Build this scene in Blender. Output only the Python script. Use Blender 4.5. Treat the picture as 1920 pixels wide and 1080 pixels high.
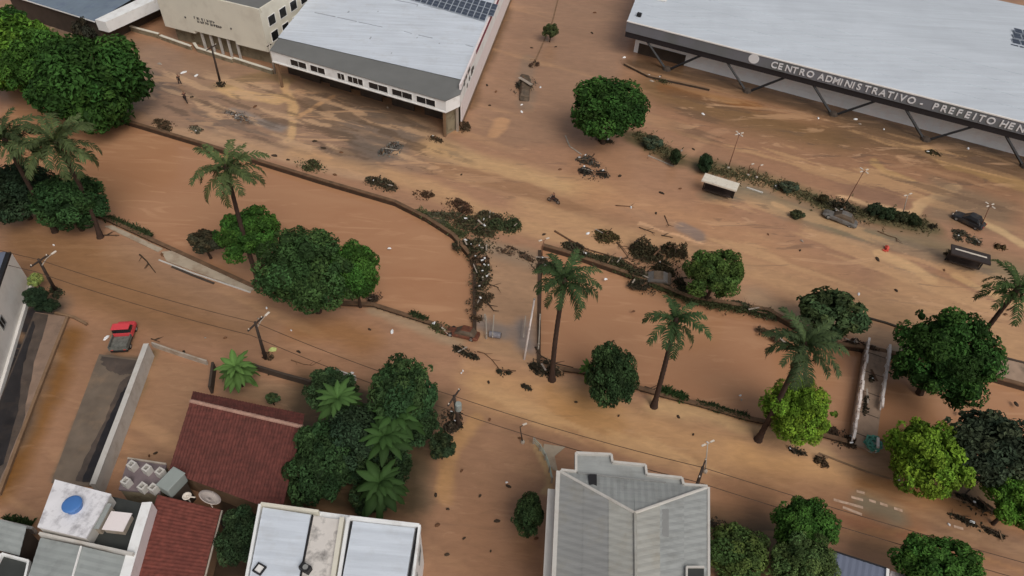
import bpy, bmesh, math, random
import numpy as np
from mathutils import Vector, Matrix

for o in list(bpy.data.objects):
    bpy.data.objects.remove(o, do_unlink=True)
SC = bpy.context.scene
COL = SC.collection

# ------------------------------------------------------------------ camera
F = 1330.0                       # focal length in photo pixels (1920 wide)
NADIR = (885.0, 1850.0)          # vanishing point of all verticals
CAMH = 60.0                      # metres above the street
_n = Vector((NADIR[0] - 960, -(NADIR[1] - 540), -F)).normalized()
_Z = -_n
_f = Vector((0, 0, -1))
_Y = (_f - _f.dot(_Z) * _Z).normalized()
_X = _Y.cross(_Z)
ROT = Matrix((_X, _Y, _Z))       # camera axes -> world axes
cam_d = bpy.data.cameras.new('camera')
cam_d.sensor_width = 36.0
cam_d.lens = 36.0 * F / 1920.0
cam_d.clip_end = 5000
cam = bpy.data.objects.new('camera', cam_d)
COL.objects.link(cam)
cam.matrix_world = Matrix.Translation((0, 0, CAMH)) @ ROT.to_4x4()
SC.camera = cam
SC.render.resolution_x = 1024
SC.render.resolution_y = 576

# ------------------------------------------------------------------ sky, sun, exposure
SUN_EL, SUN_AZ = math.radians(52), math.radians(150)     # soft light from the right, a little behind the camera
w = bpy.data.worlds.new('World')
SC.world = w
w.use_nodes = True
wn = w.node_tree.nodes
wl = w.node_tree.links
bgn = wn['Background']
sky = wn.new('ShaderNodeTexSky')
sky.sky_type = 'NISHITA'
sky.sun_disc = False
sky.sun_elevation = SUN_EL
sky.sun_rotation = SUN_AZ
sky.air_density = 1.0
sky.dust_density = 6.0
sky.ozone_density = 1.0
hs = wn.new('ShaderNodeHueSaturation')
hs.inputs['Saturation'].default_value = 0.35             # cloud cover takes the blue out
wl.new(sky.outputs[0], hs.inputs['Color'])
wl.new(hs.outputs[0], bgn.inputs['Color'])
bgn.inputs['Strength'].default_value = 0.080
sd = bpy.data.lights.new('sun', 'SUN')
sd.energy = 1.15
sd.angle = math.radians(35)
sd.color = (1.0, 0.96, 0.9)
sun = bpy.data.objects.new('sun', sd)
COL.objects.link(sun)
_sv = Vector((math.sin(SUN_AZ) * math.cos(SUN_EL), math.cos(SUN_AZ) * math.cos(SUN_EL), math.sin(SUN_EL)))
sun.rotation_euler = _sv.to_track_quat('Z', 'Y').to_euler()
SC.view_settings.view_transform = 'Standard'
SC.view_settings.look = 'None'
SC.view_settings.exposure = 0.0
SC.view_settings.gamma = 1.0
SC.view_settings.use_curve_mapping = False

# ------------------------------------------------------------------ helpers
def P(px, py, z=0.0):
    """point of the place at height z that stands at photo pixel (px, py)"""
    d = ROT @ Vector((px - 960, -(py - 540), -F))
    t = (z - CAMH) / d.z
    return Vector((0, 0, CAMH)) + d * t

def mpp(p):
    """metres per photo pixel at point p"""
    return (Vector((0, 0, CAMH)) - p).length / F

ALB = 1.36                       # surface colour / how it reads under this light

def lin(r, g, b, k=None):
    k = ALB if k is None else k
    return tuple(min(0.85, (c / 255 / 12.92 if c <= 10 else ((c / 255 + 0.055) / 1.055) ** 2.4) * k) for c in (r, g, b))

MATS = {}
def mat(name, rgb, rough=0.8, var=0.12, streak=None, scale=1.5, bump=0.0, bscale=20, metal=0.0, spec=0.5, stain=None, sscale=0.35, samt=0.5, k=None):
    """procedural material: base colour with two scales of noise, optional stains and bump"""
    if name in MATS:
        return MATS[name]
    m = bpy.data.materials.new(name)
    m.use_nodes = True
    nt = m.node_tree
    N, L = nt.nodes, nt.links
    b = N['Principled BSDF']
    b.inputs['Roughness'].default_value = rough
    b.inputs['Metallic'].default_value = metal
    b.inputs['Specular IOR Level'].default_value = spec
    c = lin(*rgb, k=k)
    tc = N.new('ShaderNodeTexCoord')
    n1 = N.new('ShaderNodeTexNoise'); n1.inputs['Scale'].default_value = scale; n1.inputs['Detail'].default_value = 6
    L.new(tc.outputs['Object'], n1.inputs['Vector'])
    r1 = N.new('ShaderNodeMapRange')
    r1.inputs['From Min'].default_value = 0.3; r1.inputs['From Max'].default_value = 0.7
    r1.inputs['To Min'].default_value = 1 - var; r1.inputs['To Max'].default_value = 1 + var
    L.new(n1.outputs['Fac'], r1.inputs['Value'])
    mx = N.new('ShaderNodeVectorMath'); mx.operation = 'SCALE'
    mx.inputs[0].default_value = c
    L.new(r1.outputs['Result'], mx.inputs['Scale'])
    out = mx.outputs['Vector']
    if streak:
        ang, amt, sc_ = streak
        mp = N.new('ShaderNodeMapping'); mp.inputs['Rotation'].default_value = (0, 0, -ang); mp.inputs['Scale'].default_value = (0.12 * sc_, 2.2 * sc_, 1)
        L.new(tc.outputs['Object'], mp.inputs['Vector'])
        n4 = N.new('ShaderNodeTexNoise'); n4.inputs['Scale'].default_value = 1.0; n4.inputs['Detail'].default_value = 7; n4.inputs['Roughness'].default_value = 0.7
        L.new(mp.outputs['Vector'], n4.inputs['Vector'])
        r4 = N.new('ShaderNodeMapRange'); r4.inputs['From Min'].default_value = 0.35; r4.inputs['From Max'].default_value = 0.75
        r4.inputs['To Min'].default_value = 1.03; r4.inputs['To Max'].default_value = 1 - amt
        L.new(n4.outputs['Fac'], r4.inputs['Value'])
        m4 = N.new('ShaderNodeVectorMath'); m4.operation = 'SCALE'
        L.new(out, m4.inputs[0]); L.new(r4.outputs['Result'], m4.inputs['Scale'])
        out = m4.outputs['Vector']
    if stain:
        n2 = N.new('ShaderNodeTexNoise'); n2.inputs['Scale'].default_value = sscale; n2.inputs['Detail'].default_value = 8; n2.inputs['Roughness'].default_value = 0.65
        L.new(tc.outputs['Object'], n2.inputs['Vector'])
        r2 = N.new('ShaderNodeMapRange')
        r2.inputs['From Min'].default_value = 0.5; r2.inputs['From Max'].default_value = 0.72
        r2.inputs['To Max'].default_value = samt
        L.new(n2.outputs['Fac'], r2.inputs['Value'])
        mm = N.new('ShaderNodeMix'); mm.data_type = 'RGBA'
        L.new(r2.outputs['Result'], mm.inputs['Factor'])
        L.new(out, mm.inputs[6])
        mm.inputs[7].default_value = (*lin(*stain, k=k), 1)
        out = mm.outputs[2]
    L.new(out, b.inputs['Base Color'])
    if bump:
        n3 = N.new('ShaderNodeTexNoise'); n3.inputs['Scale'].default_value = bscale; n3.inputs['Detail'].default_value = 4
        L.new(tc.outputs['Object'], n3.inputs['Vector'])
        bp = N.new('ShaderNodeBump'); bp.inputs['Strength'].default_value = bump; bp.inputs['Distance'].default_value = 0.05
        L.new(n3.outputs['Fac'], bp.inputs['Height'])
        L.new(bp.outputs['Normal'], b.inputs['Normal'])
    MATS[name] = m
    return m

def leaf_mat(name, rough=0.7):
    m = bpy.data.materials.new(name)
    m.use_nodes = True
    N, L = m.node_tree.nodes, m.node_tree.links
    b = N['Principled BSDF']
    oi = N.new('ShaderNodeObjectInfo')
    at = N.new('ShaderNodeAttribute'); at.attribute_name = 'tone'
    mu = N.new('ShaderNodeMix'); mu.data_type = 'RGBA'; mu.blend_type = 'MULTIPLY'
    mu.inputs['Factor'].default_value = 1.0
    L.new(oi.outputs['Color'], mu.inputs[6])
    L.new(at.outputs['Color'], mu.inputs[7])
    L.new(mu.outputs[2], b.inputs['Base Color'])
    b.inputs['Roughness'].default_value = rough
    b.inputs['Specular IOR Level'].default_value = 0.12
    MATS[name] = m
    return m

OFF = {}
LABELS = {}
def tag(o, label, cat, group=None):
    o['label'] = label
    o['category'] = cat
    if group:
        o['group'] = group
    return o

def thing(name, label, cat, loc, group=None, rotz=0.0):
    o = bpy.data.objects.new(name, None)
    o.empty_display_size = 0.3
    COL.objects.link(o)
    o.location = loc
    o.rotation_euler = (0, 0, rotz)
    OFF[o] = Vector(loc)
    tag(o, label, cat, group)
    return o

class MB:
    """collects geometry in world coordinates, builds it as one mesh object"""
    def __init__(s):
        s.v = []; s.f = []
    def add(s, vs, fs):
        n = len(s.v)
        s.v += [tuple(x) for x in vs]
        s.f += [tuple(i + n for i in q) for q in fs]
        return s
    def hexa(s, b, t):
        """b, t: four bottom and four top corners"""
        return s.add(list(b) + list(t), [(3, 2, 1, 0), (4, 5, 6, 7), (0, 1, 5, 4), (1, 2, 6, 5), (2, 3, 7, 6), (3, 0, 4, 7)])
    def box(s, c, ux, uy, uz):
        c, ux, uy, uz = Vector(c), Vector(ux), Vector(uy), Vector(uz)
        b = [c - ux - uy - uz, c + ux - uy - uz, c + ux + uy - uz, c - ux + uy - uz]
        t = [p + 2 * uz for p in b]
        return s.hexa(b, t)
    def prism(s, poly, z0, z1):
        n = len(poly)
        vs = [(p[0], p[1], z0) for p in poly] + [(p[0], p[1], z1) for p in poly]
        fs = [tuple(range(n))[::-1], tuple(range(n, 2 * n))] + [(i, (i + 1) % n, n + (i + 1) % n, n + i) for i in range(n)]
        return s.add(vs, fs)
    def tube(s, pts, rad, n=6, cap=True):
        pts = [Vector(p) for p in pts]
        if not hasattr(rad, '__len__'):
            rad = [rad] * len(pts)
        base = len(s.v)
        for i, p in enumerate(pts):
            d = (pts[min(i + 1, len(pts) - 1)] - pts[max(i - 1, 0)])
            d = d.normalized() if d.length > 1e-6 else Vector((0, 0, 1))
            a = d.cross(Vector((0, 0, 1)) if abs(d.z) < 0.95 else Vector((1, 0, 0))).normalized()
            b = d.cross(a)
            for k in range(n):
                t = 2 * math.pi * k / n
                s.v.append(tuple(p + (a * math.cos(t) + b * math.sin(t)) * rad[i]))
        for i in range(len(pts) - 1):
            for k in range(n):
                k2 = (k + 1) % n
                s.f.append((base + i * n + k, base + i * n + k2, base + (i + 1) * n + k2, base + (i + 1) * n + k))
        if cap:
            s.f.append(tuple(base + k for k in range(n))[::-1])
            s.f.append(tuple(base + (len(pts) - 1) * n + k for k in range(n)))
        return s
    def lathe(s, c, prof, n=16):
        """prof: list of (radius, z)"""
        base = len(s.v)
        for r, z in prof:
            for k in range(n):
                t = 2 * math.pi * k / n
                s.v.append((c[0] + r * math.cos(t), c[1] + r * math.sin(t), c[2] + z))
        for i in range(len(prof) - 1):
            for k in range(n):
                k2 = (k + 1) % n
                s.f.append((base + i * n + k, base + i * n + k2, base + (i + 1) * n + k2, base + (i + 1) * n + k))
        s.f.append(tuple(base + k for k in range(n))[::-1])
        s.f.append(tuple(base + (len(prof) - 1) * n + k for k in range(n)))
        return s
    def build(s, name, m, parent=None, smooth=False, bevel=0.0, kind=None):
        off = OFF[parent] if parent is not None else Vector((0, 0, 0))
        me = bpy.data.meshes.new(name)
        me.from_pydata([(x - off.x, y - off.y, z - off.z) for x, y, z in s.v], [], s.f)
        me.materials.append(MATS[m] if isinstance(m, str) else m)
        if smooth:
            me.polygons.foreach_set('use_smooth', [True] * len(me.polygons))
        me.update()
        o = bpy.data.objects.new(name, me)
        COL.objects.link(o)
        if parent is not None:
            o.parent = parent
            OFF[o] = off
        else:
            OFF[o] = Vector((0, 0, 0))
        if bevel:
            b = o.modifiers.new('bevel', 'BEVEL'); b.width = bevel; b.segments = 2; b.limit_method = 'ANGLE'
        if kind:
            o['kind'] = kind
        return o

def up(z):
    return Vector((0, 0, z))

def wallbox(mb, a, b, z0, z1, th):
    """upright slab of thickness th centred on the line a-b"""
    a, b = Vector((a[0], a[1], 0)), Vector((b[0], b[1], 0))
    d = (b - a).normalized()
    n = Vector((-d.y, d.x, 0)) * th / 2
    q = [a - n, b - n, b + n, a + n]
    mb.hexa([p + up(z0) for p in q], [p + up(z1) for p in q])

def polywall(mb, pts, z0, z1, th):
    """mitred wall along a polyline"""
    pts = [Vector((p[0], p[1], 0)) for p in pts]
    L_, R_ = [], []
    for i, p in enumerate(pts):
        d1 = (p - pts[i - 1]).normalized() if i > 0 else None
        d2 = (pts[i + 1] - p).normalized() if i < len(pts) - 1 else None
        d = ((d1 or d2) + (d2 or d1)).normalized()
        n = Vector((-d.y, d.x, 0)) * th / 2
        L_.append(p + n); R_.append(p - n)
    for i in range(len(pts) - 1):
        q = [R_[i], R_[i + 1], L_[i + 1], L_[i]]
        mb.hexa([x + up(z0) for x in q], [x + up(z1) for x in q])

def ribbed(name, poly, direction, spacing, amp, m, parent, thick=0.06):
    """roof sheeting: polygon (3-D, planar) cut across into ribs that run along `direction`"""
    off = OFF[parent]
    bm = bmesh.new()
    vs = [bm.verts.new(Vector(p) - off) for p in poly]
    f = bm.faces.new(vs)
    bm.normal_update()
    nrm = f.normal.copy()
    if nrm.z < 0:
        bmesh.ops.reverse_faces(bm, faces=[f]); nrm = -nrm
    d = Vector(direction).normalized()
    side = nrm.cross(d).normalized()
    ts = [(Vector(p) - off).dot(side) for p in poly]
    t0, t1 = min(ts), max(ts)
    k = 0
    t = t0 + spacing / 2
    marks = []
    while t < t1:
        bmesh.ops.bisect_plane(bm, geom=bm.verts[:] + bm.edges[:] + bm.faces[:], dist=1e-5, plane_co=side * t, plane_no=side)
        marks.append((t, k % 2)); k += 1
        t += spacing / 2
    hi = [t for t, e in marks if e]
    hs_ = np.array(hi) if hi else np.array([1e9])
    for v in bm.verts:
        if np.min(np.abs(hs_ - v.co.dot(side))) < 1e-3:
            v.co += nrm * amp
    me = bpy.data.meshes.new(name)
    bm.to_mesh(me); bm.free()
    me.materials.append(MATS[m] if isinstance(m, str) else m)
    o = bpy.data.objects.new(name, me)
    COL.objects.link(o)
    o.parent = parent
    OFF[o] = off
    s = o.modifiers.new('solid', 'SOLIDIFY'); s.thickness = thick; s.offset = -1
    return o

def lerp(a, b, t):
    return Vector(a) * (1 - t) + Vector(b) * t

def window(parent, a, b, z0, z1, out, fm='frame_white', pm='glass_dark', fw=0.09, mull=1):
    """window between plan points a, b on a wall whose outward normal is `out`: frame (part) and pane (sub-part)"""
    a, b = Vector((a[0], a[1], 0)), Vector((b[0], b[1], 0))
    d = (b - a).normalized(); o = Vector((out[0], out[1], 0)).normalized()
    fr = MB()
    W = (b - a).length
    def bar(s0, s1, h0, h1, dep=0.07):
        c = a + d * (s0 + s1) / 2 + up((h0 + h1) / 2) + o * (dep / 2)
        fr.box(c, d * (s1 - s0) / 2, o * dep / 2, up((h1 - h0) / 2))
    bar(0, W, z0, z0 + fw); bar(0, W, z1 - fw, z1)
    bar(0, fw, z0 + fw, z1 - fw); bar(W - fw, W, z0 + fw, z1 - fw)
    for i in range(mull):
        t = W * (i + 1) / (mull + 1)
        bar(t - fw / 3, t + fw / 3, z0 + fw, z1 - fw, 0.06)
    f = fr.build('window', fm, parent)
    pn = MB()
    c = (a + b) / 2 + up((z0 + z1) / 2) + o * 0.012
    pn.box(c, d * (W / 2 - fw * 0.6), o * 0.012, up((z1 - z0) / 2 - fw * 0.6))
    p = pn.build('pane', pm, f)
    return f

# ------------------------------------------------------------------ materials
def bearing(a, b, z):
    d = P(*b, z) - P(*a, z)
    return math.atan2(d.y, d.x)
AH, AD = bearing((862, 178), (937, 0), 6.2), bearing((1176, 36), (1190, 0), 6.5)
ALN = bearing((507, 95), (836, 190), 6.2)
mat('roof_white', (187, 193, 201), 0.45, streak=(AH, 0.22, 0.8), var=0.05, scale=0.25, stain=(150, 150, 150), sscale=0.5, samt=0.35)
mat('roof_grey', (178, 184, 191), 0.5, streak=(AD, 0.16, 0.5), var=0.04, scale=0.08, stain=(160, 165, 172), sscale=0.12, samt=0.5)
mat('roof_seam', (146, 150, 156), 0.6, var=0.15, scale=2.0)
mat('roof_canopy', (97, 97, 95), 0.7, var=0.08, scale=0.4)
mat('sheet_a', (128, 128, 126), 0.65, var=0.09, streak=(0.0, 0.2, 1.2), scale=0.5, stain=(112, 108, 98), sscale=0.5, samt=0.6)
mat('sheet_b', (146, 145, 139), 0.65, var=0.08, streak=(0.0, 0.25, 1.2), scale=0.5, stain=(125, 118, 104), sscale=0.6, samt=0.6)
mat('sheet_c', (138, 140, 138), 0.65, var=0.08, streak=(0.0, 0.25, 1.2), scale=0.5, stain=(112, 112, 108), sscale=0.7, samt=0.7)
mat('sheet_dull', (132, 136, 134), 0.6, var=0.08, scale=0.6, stain=(105, 108, 106), sscale=0.8, samt=0.6)
mat('sheet_blue', (92, 98, 114), 0.55, var=0.06, scale=0.5)
mat('sheet_slate', (100, 112, 124), 0.55, var=0.1, scale=0.4, stain=(80, 88, 110), sscale=0.5, samt=0.8)
mat('wall_white', (214, 211, 206), 0.8, var=0.05, scale=0.4, stain=(150, 140, 128), sscale=0.7, samt=0.4)
mat('wall_bright', (236, 231, 224), 0.8, var=0.04, scale=0.4, stain=(205, 196, 186), sscale=0.5, samt=0.4, k=1.0)
mat('wall_cream', (192, 187, 173), 0.8, var=0.04, scale=0.3, stain=(168, 160, 146), sscale=0.4, samt=0.5)
mat('wall_pinkish', (206, 197, 196), 0.8, var=0.05, scale=0.6, stain=(155, 140, 130), sscale=0.6, samt=0.4)
mat('wall_panel', (232, 220, 220), 0.8, var=0.04, scale=0.6, stain=(205, 190, 186), sscale=0.5, samt=0.5)
mat('wall_dirty', (122, 112, 92), 0.85, var=0.15, scale=0.8, stain=(80, 66, 45), sscale=0.9, samt=0.9)
mat('wall_mud', (112, 88, 66), 0.85, var=0.2, scale=0.8, bump=0.3, bscale=6)
mat('mound_dark', (70, 54, 38), 0.9, var=0.35, scale=1.5, bump=0.5, bscale=5)
mat('wall_dark', (58, 48, 40), 0.85, var=0.2, scale=0.8)
mat('concrete', (150, 140, 128), 0.85, var=0.12, scale=0.8, stain=(118, 98, 78), sscale=0.5, samt=0.8, bump=0.2, bscale=10)
mat('concrete_light', (172, 168, 162), 0.85, var=0.1, scale=0.6, stain=(130, 120, 108), sscale=0.6, samt=0.6)
mat('coping', (96, 72, 52), 0.85, var=0.25, scale=1.2, stain=(66, 52, 36), sscale=0.8, samt=0.9, bump=0.3, bscale=5)
mat('canal_wall', (58, 42, 30), 0.8, var=0.3, scale=1.0, stain=(44, 40, 24), sscale=0.6, samt=0.9, bump=0.4, bscale=4)
mat('fascia', (98, 100, 106), 0.6, var=0.06, scale=0.3, stain=(80, 88, 78), sscale=0.12, samt=0.7)
mat('beam_black', (27, 25, 29), 0.6, var=0.15, scale=0.5)
mat('steel_dark', (24, 23, 25), 0.6, var=0.1)
mat('letter_white', (196, 196, 198), 0.5, var=0.03)
mat('letter_dark', (70, 68, 66), 0.7, var=0.1)
mat('red_stripe', (105, 30, 52), 0.6, var=0.1)
mat('frame_white', (205, 203, 200), 0.7, var=0.04)
mat('frame_grey', (120, 120, 118), 0.7, var=0.05)
mat('glass_dark', (30, 30, 32), 0.25, var=0.2)
mat('solar', (52, 60, 74), 0.3, var=0.12, scale=1.0)
mat('solar_frame', (150, 156, 164), 0.5, var=0.05)
mat('tile_red', (92, 48, 41), 0.85, var=0.3, streak=(ALN, 0.35, 1.5), scale=2.5, stain=(70, 38, 32), sscale=0.5, samt=0.7)
mat('tile_red_bright', (104, 54, 45), 0.85, var=0.3, streak=(AH, 0.3, 1.5), scale=2.5, stain=(86, 42, 36), sscale=0.6, samt=0.7)
mat('ridge_tile', (150, 118, 104), 0.85, var=0.2, scale=1.5)
mat('terrace_white', (200, 198, 200), 0.7, var=0.06, scale=0.7, stain=(112, 108, 112), sscale=0.9, samt=0.8)
mat('terrace_stained', (190, 184, 178), 0.8, var=0.08, scale=0.8, stain=(88, 84, 82), sscale=0.8, samt=1.0)
mat('terrace_dark', (44, 46, 44), 0.7, var=0.25, scale=0.8)
mat('slab_mauve', (104, 92, 94), 0.8, var=0.15, scale=0.8, stain=(76, 64, 62), sscale=0.9, samt=0.8)
mat('tank_blue', (62, 104, 160), 0.45, var=0.05)
mat('tank_grey', (128, 134, 130), 0.6, var=0.06, scale=0.8)
mat('dish', (178, 166, 158), 0.6, var=0.06)
mat('bark', (54, 38, 27), 0.9, var=0.3, scale=3, bump=0.5, bscale=8)
mat('palm_bark', (52, 36, 27), 0.9, var=0.3, scale=2.5, bump=0.5, bscale=6)
mat('wood_pole', (52, 42, 36), 0.85, var=0.2, scale=2)
mat('pole_grey', (150, 142, 132), 0.7, var=0.1, scale=2)
mat('pole_rust', (112, 78, 60), 0.7, var=0.15, scale=2)
mat('lamp_white', (190, 180, 168), 0.5, var=0.03)
mat('cable', (66, 50, 38), 0.7, var=0.05)
mat('debris_wood', (86, 62, 44), 0.9, var=0.35, scale=2.0)
mat('debris_dark', (52, 40, 28), 0.9, var=0.35, scale=2.0)
mat('plank_grey', (140, 128, 116), 0.85, var=0.2, scale=2.0)
mat('litter_white', (226, 220, 212), 0.6, var=0.06, k=1.5)
mat('litter_red', (176, 66, 52), 0.6, var=0.1)
mat('litter_brown', (92, 62, 40), 0.85, var=0.2)
mat('car_black', (36, 36, 38), 0.3, var=0.2, stain=(84, 72, 58), sscale=1.2, samt=0.8)
mat('car_grey', (96, 92, 88), 0.45, var=0.15, stain=(66, 56, 46), sscale=1.0, samt=0.9)
mat('car_rust', (96, 54, 36), 0.7, var=0.3, scale=2, stain=(60, 44, 34), sscale=1.4, samt=0.9)
mat('car_mud', (82, 68, 54), 0.7, var=0.3, scale=1.5, stain=(50, 42, 32), sscale=1.0, samt=0.9)
mat('truck_red', (190, 62, 68), 0.5, var=0.05, stain=(170, 70, 68), sscale=1.0, samt=0.5)
mat('tyre', (28, 27, 26), 0.9, var=0.1)
mat('rim', (120, 118, 114), 0.5, var=0.1)
mat('bed_grey', (92, 92, 86), 0.8, var=0.3, scale=3, stain=(54, 54, 50), sscale=2, samt=0.9)
mat('shelter_white', (196, 188, 174), 0.7, var=0.12, scale=1.2, stain=(150, 142, 130), sscale=1.2, samt=0.8)
mat('shelter_dark', (44, 36, 34), 0.7, var=0.2)
mat('teal', (72, 128, 112), 0.7, var=0.25, scale=3)
mat('net_pale', (150, 165, 155), 0.7, var=0.15)
mat('rail_white', (206, 196, 190), 0.75, var=0.1, scale=1.0, stain=(140, 112, 92), sscale=1.2, samt=0.9)
mat('deck', (138, 116, 98), 0.8, var=0.15, scale=1.0, stain=(96, 82, 68), sscale=0.6, samt=0.9)
mat('paint_white', (176, 150, 130), 0.7, var=0.2, scale=2.0, stain=(142, 110, 86), sscale=1.8, samt=1.0)
mat('skin', (120, 84, 66), 0.7, var=0.03)
mat('cloth_dark', (38, 30, 28), 0.9, var=0.1)
mat('cloth_brown', (70, 46, 38), 0.9, var=0.1)
mat('cloth_pale', (168, 158, 148), 0.9, var=0.05)
mat('hair_dark', (22, 18, 16), 0.8, var=0.05)
mat('barrel_grey', (112, 108, 112), 0.6, var=0.15)
mat('lime', (168, 176, 110), 0.7, var=0.1)
leaf_mat('leaf')
leaf_mat('dry_leaf', 0.8)

# ------------------------------------------------------------------ ground: one sheet, flooded with mud
rng = np.random.RandomState(7)
def vnoise(x, y, scale, seed):
    r = np.random.RandomState(seed).rand(256, 256)
    u, v = x / scale, y / scale
    i, j = np.floor(u).astype(int), np.floor(v).astype(int)
    fu, fv = u - i, v - j
    fu, fv = fu * fu * (3 - 2 * fu), fv * fv * (3 - 2 * fv)
    a = r[i % 256, j % 256]; b = r[(i + 1) % 256, j % 256]; c = r[i % 256, (j + 1) % 256]; d = r[(i + 1) % 256, (j + 1) % 256]
    return a * (1 - fu) * (1 - fv) + b * fu * (1 - fv) + c * (1 - fu) * fv + d * fu * fv
def fbm(x, y, scale, seed, o=4):
    s = 0; a = 0.5
    for k in range(o):
        s = s + a * (vnoise(x, y, scale / 2 ** k, seed + k) - 0.5) * 2
        a *= 0.5
    return s

ST = 0.26
xs = np.concatenate([[-1500, -600, -250, -150], np.arange(-104, 116, ST), [160, 260, 600, 1500]])
ys = np.concatenate([[-900, -300, -100, -20, 5], np.arange(19, 152, ST), [170, 210, 300, 600, 1800]])
GX, GY = np.meshgrid(xs, ys)
gx, gy = GX.ravel(), GY.ravel()
# mud flows mostly along the street direction: stretch the wobble that way
SD = (P(1700, 600) - P(900, 330)); SA = math.atan2(SD.y, SD.x)
ca, sa = math.cos(SA), math.sin(SA)
al = gx * ca + gy * sa; ac = -gx * sa + gy * ca
wx = gx + 1.1 * fbm(al * 0.5, ac, 5, 11) + 0.45 * fbm(al * 0.5, ac, 1.2, 21)
wy = gy + 0.8 * fbm(al * 0.5, ac, 5, 31) + 0.4 * fbm(al * 0.5, ac, 1.2, 41)
gcol = np.zeros((len(gx), 3)); gcol[:] = lin(148, 109, 86)
grough = np.full(len(gx), 0.30)

def seg_dist(x, y, pts):
    d = np.full(x.shape, 1e9)
    for a, b in zip(pts[:-1], pts[1:]):
        vx, vy = b[0] - a[0], b[1] - a[1]
        L2 = vx * vx + vy * vy + 1e-9
        t = np.clip(((x - a[0]) * vx + (y - a[1]) * vy) / L2, 0, 1)
        d = np.minimum(d, np.hypot(x - a[0] - t * vx, y - a[1] - t * vy))
    return d
def inside(x, y, pts):
    r = np.zeros(x.shape, bool)
    n = len(pts)
    for i in range(n):
        x0, y0 = pts[i][:2]; x1, y1 = pts[(i + 1) % n][:2]
        c = ((y0 > y) != (y1 > y)) & (x < (x1 - x0) * (y - y0) / (y1 - y0 + 1e-12) + x0)
        r ^= c
    return r
def W(px_pts):
    return [P(*p)[:2] for p in px_pts]
def put(w, rgb, rough):
    w = np.clip(w, 0, 1)[:, None]
    global gcol, grough
    gcol = gcol * (1 - w) + np.array(lin(*rgb)) * w
    if rough is not None:
        grough = grough * (1 - w[:, 0]) + rough * w[:, 0]
def S(pts, wpx, rgb, k=1.0, soft=0.5, rough=None):
    """a band of ground colour (sediment, bare wet surface, painted shade and reflection) along a line, wpx photo pixels wide"""
    p = W(pts)
    r = wpx / 2 * mpp(P(*pts[len(pts) // 2])) * 1.15
    d = seg_dist(wx, wy, p)
    soft = soft * (0.45 if wpx < 30 else 0.8)
    put(k * np.clip((r * (1 + soft) - d) / (2 * r * soft), 0, 1), rgb, rough)
def A(pts, rgb, k=1.0, soft=0.8, rough=None):
    """an area with soft edges (soft in metres)"""
    p = W(pts)
    d = seg_dist(wx, wy, p + [p[0]])
    s = np.where(inside(wx, wy, p), d, -d)
    soft = soft * 0.6
    put(k * np.clip(s / (2 * soft) + 0.5, 0, 1), rgb, rough)

TAN, TANL, PINK, GREY, DARK, ORG = (170, 130, 98), (182, 144, 106), (154, 112, 88), (118, 104, 94), (88, 66, 46), (134, 92, 58)
# north road and square
A([(200, 60), (500, 130), (800, 220), (900, 300), (700, 340), (450, 280), (250, 230), (150, 140)], (136, 106, 88), 0.9, 2)
A([(560, 140), (800, 205), (810, 260), (700, 290), (560, 210)], (108, 88, 74), 0.85, 2)  # wet mud, with the shade under the hall's overhang painted in
A([(640, 225), (790, 235), (760, 300), (690, 300)], (116, 98, 88), 0.8, 1.5, 0.3)
S([(420, 165), (450, 178), (480, 182), (520, 186)], 26, TANL, 0.95, 0.5)
S([(530, 150), (528, 170), (545, 200), (545, 225), (540, 265)], 13, TANL, 0.9, 0.6)
S([(545, 225), (580, 205), (625, 180)], 9, TAN, 0.9, 0.5)
S([(300, 240), (420, 262), (560, 300), (700, 335)], 26, (166, 130, 104), 0.8, 0.7)
S([(410, 160), (500, 140), (540, 150)], 22, (120, 96, 66), 0.6, 0.8)
A([(90, 30), (160, 40), (150, 70), (80, 75)], (104, 90, 84), 0.8, 1.5)
S([(75, 65), (108, 45)], 7, (165, 140, 115), 0.8, 0.5)
S([(430, 210), (520, 240)], 22, (124, 112, 108), 0.8, 0.8, 0.3)  # grey reflection on the wet road, painted as ground colour
S([(560, 285), (680, 312), (800, 350), (900, 400), (1000, 425), (1120, 470)], 40, TAN, 0.95, 0.7)
S([(810, 275), (900, 305), (990, 330), (1120, 365)], 46, TANL, 0.75, 0.8)
S([(1000, 385), (1150, 440), (1260, 460)], 60, TAN, 0.9, 0.7)
S([(1120, 370), (1250, 400), (1400, 450), (1560, 520)], 70, (160, 118, 90), 0.9, 0.8)
S([(1330, 480), (1500, 540), (1650, 580), (1900, 660)], 60, TAN, 0.8, 0.8)
A([(800, 300), (870, 310), (1000, 345), (1113, 393), (1060, 393), (960, 362), (860, 338)], (144, 106, 80), 0.95, 0.5)
A([(1150, 385), (1200, 395), (1290, 425), (1312, 448), (1280, 445), (1200, 415)], (150, 112, 88), 0.9, 0.5)
S([(1270, 425), (1305, 445)], 22, (122, 104, 98), 0.8, 0.7)
S([(1195, 418), (1312, 458)], 5, (196, 152, 120), 0.8, 0.5)
# street between the hall and the administration building
A([(960, 0), (1170, 0), (1170, 140), (1060, 260), (960, 280), (880, 240), (900, 140)], (137, 104, 84), 0.9, 3)
S([(950, 20), (905, 120), (880, 200)], 24, (108, 80, 58), 0.8, 0.8)
S([(940, 225), (930, 250)], 20, (176, 132, 98), 0.7, 0.7)
S([(985, 110), (985, 200)], 26, (118, 98, 84), 0.6, 0.8)
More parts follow.
